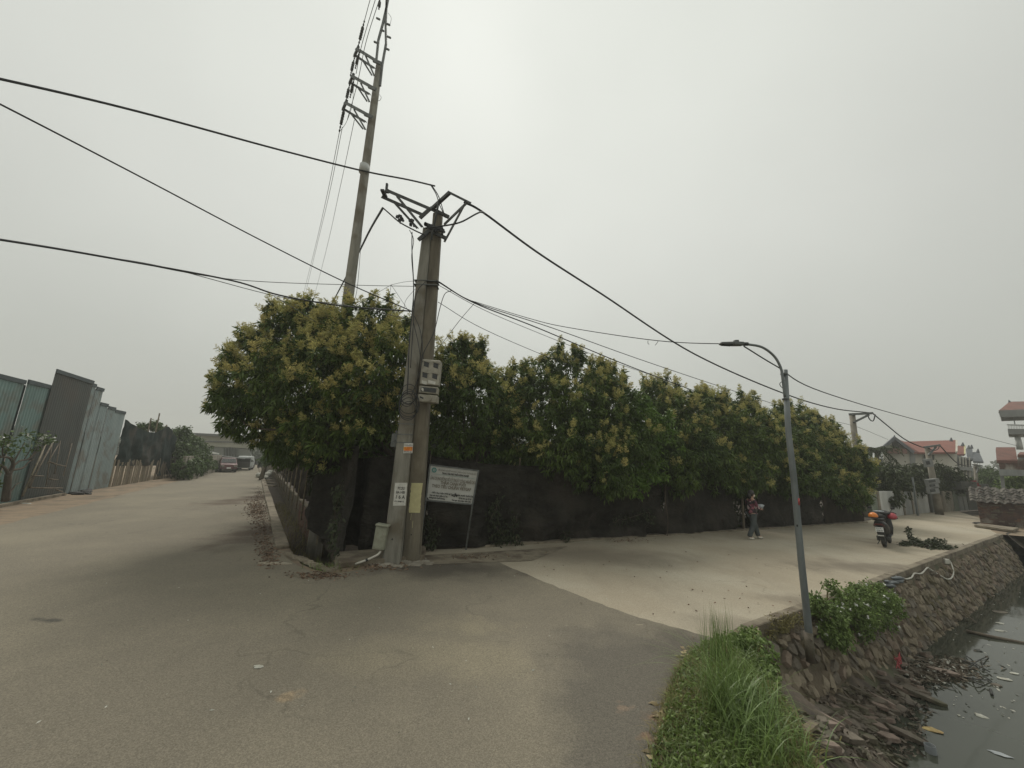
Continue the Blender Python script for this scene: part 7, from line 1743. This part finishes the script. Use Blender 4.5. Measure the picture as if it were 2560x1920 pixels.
# ------------------------------------------------------------------ rubble and flotsam by the water
slabg = 'broken slabs and stones on the mud by the water'
slab_me = []
for m in ('slab_brown', 'slab_brown', 'slab_brown', 'slab_pink', 'stone_grey', 'slab_brown'):
    mb = MB(); n = random.randint(5, 7); ang = sorted(random.uniform(0, 2 * math.pi) for _ in range(n)); pts = [(math.cos(a) * random.uniform(.35, .5), math.sin(a) * random.uniform(.35, .5)) for a in [2 * math.pi * i / n + random.uniform(-.3, .3) for i in range(n)]]
    mb.prism(pts, -.08, .08); me = bpy.data.meshes.new('slab'); me.from_pydata([tuple(v) for v in mb.v], [], mb.f); me.materials.append(MM[m])
    bm = bmesh.new(); bm.from_mesh(me); bmesh.ops.recalc_face_normals(bm, faces=bm.faces); bmesh.ops.bevel(bm, geom=list(bm.edges), offset=.02, segments=1, affect='EDGES'); bm.to_mesh(me); bm.free(); slab_me.append(me)
def slab(px, py, sx, sy, sz, rz, tilt=.2, me=None, label=None, cat='slab', name='rubble_piece', dz=.02):
    p = mudp(px, py, dz); o = bpy.data.objects.new(name, me or random.choice(slab_me)); COL.objects.link(o); o.location = p
    o.scale = (sx, sy, sz * 1.0); o.rotation_euler = (random.uniform(-tilt, tilt), random.uniform(-tilt, tilt), rz)
    o['kind'] = 'thing'; tag(o, label or 'brown broken slab or stone among the rubble on the mud bank', cat, None if label else slabg); ORG[o.name] = p; return o
random.seed(21)
for i in range(150):
    t = random.random(); px = 1990 + t * 320 + random.uniform(-60, 40); py = 1905 - t * 190 + random.uniform(-70, 50)
    p = mudp(px, py)
    if p.z > WATER - .02 and bank_dist(p.x, p.y)[0] > .35: slab(px, py, random.uniform(.12, .38), random.uniform(.08, .2), random.uniform(.2, .5), random.uniform(-1.2, -.2), .35)
for px, py, sx, sy, rz, me, lab in ((2265, 1748, .42, .12, -1.0, 3, 'pointed pinkish broken slab standing at the water edge'), (2322, 1795, .66, .15, -.75, 0, 'long dark pointed plank reaching out over the water'), (2300, 1770, .45, .15, -.6, 0, 'splintered brown board lying beside the long pointed plank'), (2370, 1745, .5, .18, -.5, 3, 'reddish brown slab half in the water above the planks'),
        (2220, 1855, .30, .2, -.6, 3, 'pink mottled stone near the water at the bottom'), (2270, 1860, .55, .16, -.8, 0, 'long flat brown slab sliding into the water at the bottom'), (2190, 1820, .32, .14, -.8, 3, 'pinkish flat slab in the middle of the rubble'), (2120, 1855, .34, .15, -.7, 4, 'pale grey curved slab near the pale twig'), (2205, 1690, .14, .14, 0, 3, 'small pinkish stone at the foot of the wall')):
    slab(px, py, sx, sy, .35, rz, .15, slab_me[me], lab, dz=.05)
def flo(px, py, r, sc, m, lab, name='flotsam', cat='flotsam', rz=0, jit=.2):
    c = G(px, py, WATER + .008); sc = (1 + (sc[0] - 1) * .45, .5 + (sc[1]) * .35, sc[2]); mb = MB(); mb.ball(c, r * .72, 9, 5, sc, .32, Matrix.Rotation(rz, 3, 'Z')); return tag(mb.build(name, m), lab, cat)
flo(2330, 1824, .12, (1.5, .8, .12), 'flotsam_yellow', 'crumpled yellow leaf or wrapper floating beside the long plank', rz=-.5)
flo(2450, 1788, .09, (1.5, .8, .25), 'flotsam_pale', 'pale torn scrap with a dark end floating in open water', rz=-.8)
flo(2510, 1697, .12, (1.8, .4, .1), 'flotsam_pale', 'white pointed scrap floating near the right edge', rz=-.3)
flo(2535, 1683, .08, (1.6, .5, .1), 'flotsam_pale', 'small pale scrap just above the white pointed one')
flo(2490, 1713, .085, (1.5, .9, .4), 'slab_brown', 'brown oval husk floating right of the debris raft', rz=-.3)
flo(2362, 1652, .09, (1.4, .7, .6), 'flotsam_pale', 'pale foam block on top of the debris raft')
flo(2398, 1690, .07, (1.3, .7, .5), 'flotsam_pale', 'small white foam lump in the middle of the debris raft')
flo(2397, 1788, .03, (1.6, .8, .3), 'flotsam_pale', 'tiny white speck floating between plank and scrap')
flo(2445, 1626, .08, (1.8, .8, .4), 'house_dark', 'dark leaf floating left of the long stick')
flo(2500, 1885, .1, (2.2, .25, .08), 'bundle_grey', 'thin pale streak of scum floating at the bottom right', rz=-.6)
flo(2500, 1530, .2, (1.6, .6, .1), 'stone_grey', 'grey plastic sheet floating by the far wall')
flo(2500, 1558, .10, (2, .7, .15), 'flotsam_pale', 'small white scrap in the far water')
flo(2498, 1576, .12, (1.8, .4, .12), 'flotsam_pale', 'thin white scrap above the long stick')
mb = MB(); mb.tube([G(2476, 1723, WATER + .02), G(2480, 1737, WATER + .02)], .02, 6); tag(mb.build('stick', 'print_black'), 'short black stick floating upright-looking below the brown husk', 'stick')
mb = MB(); mb.tube([G(2415, 1577, WATER + .04), G(2480, 1592, WATER + .03), G(2575, 1611, WATER + .0)], .035, 8); tag(mb.build('long_stick', 'wood_grey', smooth=True), 'long dark stick lying on the water towards the right edge', 'stick')
mb = MB(); mb.bar(wallp(2402, 1530, .03), G(2440, 1556, WATER + .02), .09, .03); tag(mb.build('board', 'wood_grey'), 'narrow board leaning from the far wall into the water', 'board')
vp = thing('drain_pipe', 'short grey plastic pipe with a collar standing in the water at the bottom edge', 'pipe', G(2335, 1925, WATER))
pb_ = G(2336, 1925, WATER - .2); pt_ = W(2324, 1862, pb_.y); mb = MB(); n = 18; ax_ = (pt_ - pb_).normalized(); x_, y_, _ = norm_basis(ax_)
ring = lambda c, r: [c + (x_ * math.cos(2 * math.pi * i / n) + y_ * math.sin(2 * math.pi * i / n)) * r for i in range(n)]
vs = ring(pb_, .06) + ring(pt_, .06) + ring(pt_, .050) + ring(pb_, .050)
mb.add(vs, [(k * n + i, k * n + (i + 1) % n, (k + 1) * n + (i + 1) % n, (k + 1) * n + i) for k in range(3) for i in range(n)]); mb.build('pipe', 'pvc_grey', vp, smooth=True)
mb = MB(); c = pb_.lerp(pt_, .42); mb.tube([c, c + ax_ * .05], .068, 18); mb.build('collar', 'pvc_grey', vp, smooth=True)
# floating debris raft and twigs
P = np.array([[*G(2270 + random.gauss(80, 50), 1672 + random.gauss(8, 16), WATER + .01)] for _ in range(900)]); P[:, 2] += rng.random(len(P)) * .06
v, f = leaves(P, rng.normal(size=P.shape) * np.array([1, 1, .2]), rng.uniform(.03, .16, len(P)), .035, bend=.05, fold=.1); tag(trimesh('debris_raft', v, f, 'wood_grey'), 'raft of dark floating twigs and husks between wall and open water', 'debris', kind='stuff')
P = np.array([[*G(2340 + random.gauss(0, 50), 1672 + random.gauss(0, 14), WATER + .05)] for _ in range(90)]); v, f = leaves(P, rng.normal(size=P.shape) * np.array([1, 1, .2]), rng.uniform(.03, .1, len(P)), .05); tag(trimesh('debris_scraps', v, f, 'flotsam_pale'), 'pale plastic scraps caught in the floating debris raft', 'debris', kind='stuff')
mb = MB()
for x0, y0, x1, y1 in ((2400, 1645, 2440, 1665), (2420, 1670, 2470, 1640), (2440, 1660, 2475, 1680), (2450, 1650, 2455, 1668), (2400, 1690, 2475, 1700), (2430, 1700, 2462, 1715), (2445, 1690, 2480, 1705), (2415, 1640, 2432, 1652)):
    mb.tube(catmull([G(x0, y0, WATER + .02), G((x0 + x1) / 2 + random.uniform(-5, 5), (y0 + y1) / 2 + random.uniform(-4, 4), WATER + .07), G(x1, y1, WATER + .02)], 4), .010, 5)
tag(mb.build('floating_branch', 'print_black'), 'black twiggy branch floating beyond the debris raft', 'branch', kind='stuff')
P = np.array([[*mudp(random.uniform(2000, 2330), random.uniform(1720, 1910), .02)] for _ in range(1400)]); P = P[P[:, 2] > WATER + .01]
v, f = leaves(P, rng.normal(size=P.shape) * np.array([1, 1, .35]), rng.uniform(.03, .14, len(P)), .04, bend=.05, fold=.15); tag(trimesh('bank_litter', v, f, 'slab_brown'), 'small bark, leaf and twig litter over the mud bank', 'litter', kind='stuff')
P = np.array([[*G(random.uniform(2380, 2560), random.uniform(1480, 1800), WATER + .006)] for _ in range(110)]); v, f = leaves(P, rng.normal(size=P.shape) * np.array([1, 1, .05]), rng.uniform(.02, .08, len(P)), .03, bend=0, fold=0); v[:, 2] = np.maximum(v[:, 2], WATER + .004); tag(trimesh('water_specks', v, f, 'flotsam_pale'), 'tiny pale specks floating on the pond', 'litter', kind='stuff')
mb = MB()
for i in range(12): mb.tube([wallp(2232 + random.uniform(-10, 8), 1650 + random.uniform(-20, 18), .07), wallp(2232 + random.uniform(-10, 10), 1655 + random.uniform(-18, 20), .09)], .008, 4)
tag(mb.build('net_scrap', 'red_cloth'), 'red net scrap caught on the stones of the wall', 'scrap', kind='stuff')

# ------------------------------------------------------------------ cut branches on the road
br = thing('branch_pile', 'heap of cut leafy branches lying on the concrete right of the scooter', 'branches', G(2320, 1370))
mb = MB()
for (x0, y0, x1, y1) in ((2260, 1362, 2330, 1368), (2285, 1365, 2275, 1350), (2290, 1366, 2300, 1356), (2320, 1370, 2375, 1372), (2300, 1368, 2360, 1373)): limb(mb, G(x0, y0) + Vector((0, 0, .03)), G(x1, y1) + Vector((0, 0, .10)), .018, .008, 4, 5, .1)
mb.build('sticks', 'bark', br)['kind'] = 'stuff'
P = []
for px, py, sx, sy, z, n in ((2265, 1363, 8, 1.5, .05, 160), (2276, 1352, 3, 1, .30, 120), (2290, 1362, 6, 1.5, .12, 180), (2310, 1366, 8, 1.5, .08, 200), (2338, 1367, 12, 2.5, .14, 420), (2365, 1372, 10, 1.5, .05, 200), (2345, 1371, 14, 1.5, .04, 220)):
    for _ in range(n): g_ = G(px + random.gauss(0, sx), py + random.gauss(0, sy)); P.append((g_.x, g_.y, random.random() * z * 1.6 + .01))
P = np.array(P); v, f = leaves(P, rng.normal(size=P.shape) * np.array([1, 1, .5]), rng.uniform(.05, .14, len(P)), .05); v[:, 2] = np.maximum(v[:, 2], .005); trimesh('leaves', v, f, 'leaf_vine', br)['kind'] = 'stuff'
# ------------------------------------------------------------------ person walking along the fence
def skin(parent, name, joints, edges, m, sub=2, M=None):
    me = bpy.data.meshes.new(name); me.from_pydata([j[0] for j in joints], edges, [])
    o = bpy.data.objects.new(name, me); COL.objects.link(o)
    sk = o.modifiers.new('skin', 'SKIN'); sk.use_smooth_shade = True
    for i, j in enumerate(joints):
        d = me.skin_vertices[0].data[i]; r = j[1]; d.radius = r if isinstance(r, tuple) else (r, r)
    me.skin_vertices[0].data[0].use_root = True
    sb_ = o.modifiers.new('sub', 'SUBSURF'); sb_.levels = sub; sb_.render_levels = sub
    bpy.context.view_layer.update()
    res = bpy.data.meshes.new_from_object(o.evaluated_get(bpy.context.evaluated_depsgraph_get())); bpy.data.objects.remove(o)
    if M is not None: res.transform(M)
    res.transform(Matrix.Translation(-ORG[parent.name])); res.materials.clear()
    return finish(res, name, m, parent, None, True)
pg = G(1885, 1348)
person = thing('person', 'masked person in floral shirt and grey trousers walking along the net fence', 'person', pg)
PM = frame(pg, Vector((fdir.x + .12, fdir.y - .25, 0)))
LF, RB = .26, -.24
J = [((0, 0, .88), .08), ((0, .0, 1.03), .075), ((0, .01, 1.2), (.10, .08)), ((0, .015, 1.30), .06), ((0, .03, 1.37), .045), ((0, .045, 1.44), .075), ((0, .04, 1.53), .078),
     ((-.155, .0, 1.28), .05), ((-.19, .02, 1.04), .04), ((-.10, .23, 1.03), .03), ((-.06, .30, 1.04), .028),
     ((.155, .0, 1.28), .05), ((.19, .04, 1.04), .04), ((.12, .25, 1.0), .03), ((.07, .31, 1.0), .028),
     ((-.085, .01, .84), .085), ((-.09, .17, .48), .06), ((-.09, LF, .10), .04), ((-.09, LF + .12, .05), .035),
     ((.085, -.01, .84), .085), ((.09, -.07, .47), .06), ((.09, RB, .09), .04), ((.09, RB + .13, .04), .035)]
E_ = [(0, 1), (1, 2), (2, 3), (3, 4), (4, 5), (5, 6), (3, 7), (7, 8), (8, 9), (9, 10), (3, 11), (11, 12), (12, 13), (13, 14), (0, 15), (15, 16), (16, 17), (17, 18), (0, 19), (19, 20), (20, 21), (21, 22)]
n0 = len(J)
for hb, sx in ((10, -1), (14, 1)):      # five fingers on each hand
    hx, hy, hz_ = J[hb][0]
    for k, (dx, dz, ln2_) in enumerate(((.0, .03, .045), (0, .012, .055), (0, -.006, .05), (0, -.024, .04), (-.03 * sx, .03, .035))):
        J.append(((hx + dx * .5, hy + .03, hz_ + dz), .009)); J.append(((hx - sx * -.01 + dx, hy + .03 + ln2_, hz_ + dz - .012), .007)); E_ += [(hb, len(J) - 2), (len(J) - 2, len(J) - 1)]
skin(person, 'body', J, E_, 'skin', 2, PM)
skin(person, 'shirt', [((0, 0, .80), (.165, .14)), ((0, 0, .93), (.155, .125)), ((0, .0, 1.06), (.145, .115)), ((0, .01, 1.2), (.16, .12)), ((0, .015, 1.30), (.11, .085)), ((0, .02, 1.345), (.06, .06))], [(0, 1), (1, 2), (2, 3), (3, 4), (4, 5)], 'shirt_print', 2, PM)
skin(person, 'sleeve', [((-.12, .0, 1.28), .07), ((-.17, .0, 1.25), .068), ((-.2, .02, 1.05), .058), ((-.12, .20, 1.03), .048)], [(0, 1), (1, 2), (2, 3)], 'shirt_print', 2, PM)
skin(person, 'sleeve', [((.12, .0, 1.28), .07), ((.17, .0, 1.25), .068), ((.2, .04, 1.05), .058), ((.14, .21, 1.0), .048)], [(0, 1), (1, 2), (2, 3)], 'shirt_print', 2, PM)
skin(person, 'shirt_hem', [((0, .06, .90), (.12, .07)), ((0, .12, .80), (.11, .06)), ((0, .15, .74), (.08, .04))], [(0, 1), (1, 2)], 'shirt_print', 2, PM)
trs = [((0, 0, .90), (.14, .12)), ((-.085, .01, .80), .105), ((-.095, .16, .47), .088), ((-.095, LF - .01, .13), .078), ((-.095, LF, .09), .075), ((.085, -.01, .80), .105), ((.095, -.07, .46), .088), ((.095, RB, .13), .078), ((.095, RB - .01, .09), .075)]
skin(person, 'trousers', trs, [(0, 1), (1, 2), (2, 3), (3, 4), (0, 5), (5, 6), (6, 7), (7, 8)], 'denim_grey', 2, PM)
for x_, y_ in ((-.09, LF), (.09, RB)):
    skin(person, 'shoe', [((x_, y_ - .04, .05), (.045, .045)), ((x_, y_ + .07, .045), (.05, .04)), ((x_, y_ + .17, .035), (.045, .03))], [(0, 1), (1, 2)], 'shoe_white', 2, PM)
mb = MB(); mb.ball(PM @ Vector((0, .02, 1.515)), .108, 14, 9, (.95, 1.0, 1.08), rot=PM.to_3x3()); mb.ball(PM @ Vector((0, -.06, 1.42)), .075, 10, 7, (1, .8, 1.4), rot=PM.to_3x3()); mb.build('hair', 'hair_black', person, smooth=True)
mb = MB(); mb.ball(PM @ Vector((0, .085, 1.485)), .058, 10, 7, (1.1, .8, .9), rot=PM.to_3x3()); mb.build('forehead', 'skin', person, smooth=True)
mb = MB(); mb.ball(PM @ Vector((0, .10, 1.435)), .062, 10, 7, (1.1, .85, 1.0), rot=PM.to_3x3()); mb.build('face_mask', 'mask_pale', person, smooth=True)
for sx in (-.03, .03):
    mb = MB(); mb.ball(PM @ Vector((sx, .128, 1.49)), .009, 6, 5); mb.build('eye', 'print_black', person, smooth=True)
for sx in (-1, 1):
    mb = MB(); mb.ball(PM @ Vector((sx * .088, .03, 1.46)), .024, 6, 5, (.5, .8, 1.2), rot=PM.to_3x3()); mb.build('ear', 'skin', person, smooth=True)
mb = MB(); mb.ball(PM @ Vector((.0, .33, 1.07)), .10, 10, 6, (1.4, 1.0, .8), .18, PM.to_3x3()); mb.ball(PM @ Vector((.03, .40, 1.11)), .06, 8, 5, (1, 1.2, .8), .2, PM.to_3x3())
tag(mb.build('cloth_bundle', 'bundle_grey', smooth=True), 'small grey cloth bundle held before the walking person', 'bundle')

# ------------------------------------------------------------------ scooter
sg0, sg1 = G(2213, 1368), G(2243, 1360)
sfw = (sg1 - sg0); sfw.z = 0; sfw.normalize(); sfw = (sfw + Vector((-.10, .10, 0))).normalized()
sc = thing('scooter', 'black motor scooter parked on the concrete with its rear and number plate towards us', 'scooter', sg0)
SF = frame(sg0 + sfw * 0.0, sfw, (0, 0, 1)); SF = SF @ Matrix.Rotation(-.05, 4, 'Y')
def S(x, y, z): return SF @ Vector((x, y, z))
S3 = SF.to_3x3()
def loft(parent, name, secs, m, n=12, smooth=True, sq=0.8):
    """secs: list of (centre, half width, half height, axis) ring sections along y"""
    mb = MB(); vs = []; fs = []
    for (x, y, z), w, h, tilt in secs:
        for k in range(n):
            a = 2 * math.pi * k / n; cx = math.copysign(abs(math.cos(a)) ** sq, math.cos(a)) * w; cz = math.copysign(abs(math.sin(a)) ** sq, math.sin(a)) * h
            vs.append(S(x + cx, y - cz * math.sin(tilt), z + cz * math.cos(tilt)))
    for i in range(len(secs) - 1):
        for k in range(n): fs.append((i * n + k, i * n + (k + 1) % n, (i + 1) * n + (k + 1) % n, (i + 1) * n + k))
    fs.append(tuple(reversed(range(n)))); fs.append(tuple((len(secs) - 1) * n + k for k in range(n)))
    mb.add(vs, fs); return mb.build(name, m, parent, smooth=smooth)
def torus(parent, c, R_, r_, m, name, n=22, k=8, w=1.0):
    mb = MB(); vs = []; fs = []
    for i in range(n):
        a = 2 * math.pi * i / n
        for j in range(k):
            b = 2 * math.pi * j / k; rr = R_ + r_ * math.cos(b); vs.append(S(c[0] + r_ * w * math.sin(b), c[1] + rr * math.cos(a), c[2] + rr * math.sin(a)))
    for i in range(n):
        for j in range(k): fs.append((i * k + j, i * k + (j + 1) % k, ((i + 1) % n) * k + (j + 1) % k, ((i + 1) % n) * k + j))
    mb.add(vs, fs); return mb.build(name, m, parent, smooth=True)
for y in (0, 1.24):
    w_ = torus(sc, (0, y, .235), .18, .055, 'rubber', 'wheel')
    mb = MB(); mb.tube([S(-.04, y, .235), S(.04, y, .235)], .07, 10); mb.build('hub', 'steel_grey', w_)
    for a in range(5):
        mb = MB(); a_ = a * 2 * math.pi / 5; mb.bar(S(0, y, .235), S(0, y + math.cos(a_) * .15, .235 + math.sin(a_) * .15), .02, .03); mb.build('spoke', 'steel_dark', w_)
loft(sc, 'tail_body', [((0, -.36, .80), .07, .05, .2), ((0, -.25, .76), .13, .10, .1), ((0, -.05, .68), .17, .15, 0), ((0, .22, .60), .18, .17, 0), ((0, .45, .48), .16, .16, -.2), ((0, .55, .36), .12, .10, -.3)], 'black_plastic')
loft(sc, 'seat', [((0, -.38, .87), .08, .03, .1), ((0, -.25, .87), .13, .045, 0), ((0, .0, .85), .14, .05, 0), ((0, .25, .80), .13, .05, 0), ((0, .46, .77), .08, .035, 0)], 'black_matte')
loft(sc, 'floorboard', [((0, .42, .32), .15, .04, 0), ((0, .75, .30), .16, .035, 0), ((0, 1.0, .34), .15, .04, .3)], 'black_plastic')
loft(sc, 'leg_shield', [((0, .92, .33), .17, .05, 1.2), ((0, 1.0, .55), .20, .06, 1.3), ((0, .98, .80), .19, .07, 1.3), ((0, .93, .98), .12, .06, 1.2)], 'black_plastic')
loft(sc, 'front_fender', [((0, 1.02, .34), .07, .04, .6), ((0, 1.15, .47), .08, .03, .2), ((0, 1.32, .47), .075, .025, -.3), ((0, 1.46, .38), .06, .02, -.9)], 'black_plastic')
loft(sc, 'handlebar_cowl', [((0, .86, 1.0), .10, .05, .3), ((0, .94, 1.06), .14, .06, .2), ((0, 1.03, 1.02), .09, .05, 0)], 'black_plastic')
mb = MB(); mb.tube(catmull([S(-.33, .80, 1.02), S(-.2, .88, 1.04), S(0, .92, 1.03), S(.2, .88, 1.04), S(.33, .80, 1.02)], 4), .014, 8); mb.build('handlebar', 'chrome', sc, smooth=True)
for sx in (-1, 1):
    mb = MB(); mb.tube([S(sx * .24, .86, 1.035), S(sx * .36, .79, 1.02)], .02, 8); mb.build('grip', 'rubber', sc)
    mb = MB(); mb.tube([S(sx * .20, .90, 1.05), S(sx * .27, .88, 1.16)], .006, 5); m_ = mb.build('mirror', 'black_plastic', sc)
    mb = MB(); mb.ball(S(sx * .29, .88, 1.19), .055, 8, 6, (1.1, .25, .7), rot=S3); mb.build('glass', 'black_plastic', m_, smooth=True)
    mb = MB(); mb.tube([S(sx * .06, 1.24, .25), S(sx * .07, 1.1, .6)], .022, 6); mb.build('fork_leg', 'steel_dark', sc)
mb = MB(); mb.tube(catmull([S(-.12, -.38, .86), S(-.13, -.2, .92), S(0, -.46, .90), S(.13, -.2, .92), S(.12, -.1, .86)], 4), .012, 6); mb.build('grab_rail', 'black_plastic', sc, smooth=True)
loft(sc, 'rear_fender', [((0, -.30, .68), .08, .05, 0), ((0, -.36, .55), .09, .02, .9), ((0, -.37, .42), .085, .015, 1.2), ((0, -.33, .32), .07, .012, 1.4)], 'black_matte')
mb = MB(); mb.box(S(0, -.385, .735), (.20, .05, .05), rot=S3); mb.build('tail_light', 'red_lamp_lens', sc, bevel=.008)
for sx in (-.11, .11):
    mb = MB(); mb.box(S(sx, -.375, .70), (.05, .04, .03), rot=S3); mb.build('indicator', 'red_lamp_lens', sc, bevel=.005)
RP = S3 @ Matrix.Rotation(-.28, 3, 'X')
npl = None; mb = MB(); mb.box(S(0, -.43, .58), (.19, .008, .14), rot=RP); npl = mb.build('number_plate', 'plate_white', sc)
for txt, dz_ in (('29-K1', .032), ('428.83', -.033)):
    c = S(0, -.43, .58) + RP @ Vector((0, -.006, dz_)); Mx = textframe(c, S3 @ Vector((1, 0, 0)), RP @ Vector((0, 0, 1))); text_part(npl, txt, Mx, .065, 'print_black', .15, bold=.001)
mb = MB(); mb.box(S(0, -.40, .395), (.15, .01, .035), rot=S3); mb.build('reflector', 'white_paint', sc)
mb = MB(); mb.tube([S(.13, .15, .26), S(.15, -.10, .29), S(.155, -.28, .33)], [.03, .05, .045], 10); mb.build('exhaust', 'steel_dark', sc, smooth=True)
mb = MB(); mb.box(S(-.11, .12, .28), (.09, .42, .16), rot=S3); mb.build('engine_case', 'steel_dark', sc, bevel=.02)
mb = MB(); mb.tube([S(-.08, .45, .28), S(-.22, .40, .03)], .012, 6); mb.build('side_stand', 'steel_dark', sc)
def helmet(c, r, m, lab, tilt=0):
    t = thing('helmet', lab, 'helmet', c); Rm = S3 @ Matrix.Rotation(tilt, 3, 'X'); mb = MB(); mb.ball(c, r, 18, 11, (1, 1.18, .95), rot=Rm, zmin=-.35); mb.build('shell', m, t, smooth=True)
    mb = MB(); P_ = [c + Rm @ Vector((math.cos(a) * r * 1.0, math.sin(a) * r * 1.18, -.30 * r)) for a in [2 * math.pi * k / 20 for k in range(21)]]; mb.tube(P_, .008, 5); mb.build('rim', 'black_matte', t)
    mb = MB(); mb.ball(c + Rm @ Vector((0, r * 1.15, -.22 * r)), r * .5, 10, 6, (1.3, .8, .18), rot=Rm); mb.build('peak', 'black_plastic', t, smooth=True)
helmet(S(-.10, -.34, .985), .125, 'helmet_orange', 'bright orange helmet resting on the rear of the scooter seat')
helmet(S(.26, .66, .93), .13, 'helmet_red', 'dark red helmet hanging from the right handlebar of the scooter', .3)
mb = MB(); c = S(.02, .62, 1.03)
for (x, y, z, r, s_) in ((-.12, .55, 1.0, .10, (1.8, 1.2, .5)), (.05, .62, 1.03, .12, (1.6, 1.2, .5)), (.2, .72, 1.05, .08, (1.8, 1, .5)), (-.02, .5, .93, .10, (1.5, 1.1, .8))): mb.ball(S(x, y, z), r, 10, 6, s_, .12, S3)
tag(mb.build('jacket', 'black_matte', smooth=True), 'black jacket thrown over the scooter handlebar', 'jacket')
mb = MB(); mb.ball(S(-.05, .60, 1.08), .10, 10, 6, (1.6, 1.1, .35), .1, S3); tag(mb.build('plastic_sheet', 'bundle_grey', smooth=True), 'folded pale plastic raincoat on top of the black jacket', 'raincoat')

# ------------------------------------------------------------------ air
hz_me = bpy.data.meshes.new('haze')
x0, x1, y0, y1, z0, z1 = -275, 275, -75, 335, -3.2, 26
hz_me.from_pydata([(x, y, z) for z in (z0, z1) for x, y in ((x0, y0), (x1, y0), (x1, y1), (x0, y1))], [], [(3, 2, 1, 0), (4, 5, 6, 7), (0, 1, 5, 4), (1, 2, 6, 5), (2, 3, 7, 6), (3, 0, 4, 7)])
hm = bpy.data.materials.new('haze'); hm.use_nodes = True; t = hm.node_tree; t.nodes.clear()
o_ = N(t, 'ShaderNodeOutputMaterial'); pv = N(t, 'ShaderNodeVolumePrincipled'); pv.inputs['Color'].default_value = (.90, .91, .86, 1); pv.inputs['Density'].default_value = 0.0021; pv.inputs['Anisotropy'].default_value = 0.2
t.links.new(pv.outputs[0], o_.inputs['Volume']); hz_me.materials.append(hm)
hz = bpy.data.objects.new('haze', hz_me); COL.objects.link(hz); hz['kind'] = 'stuff'; hz['label'] = 'thin even grey haze hanging in the air over the whole place'
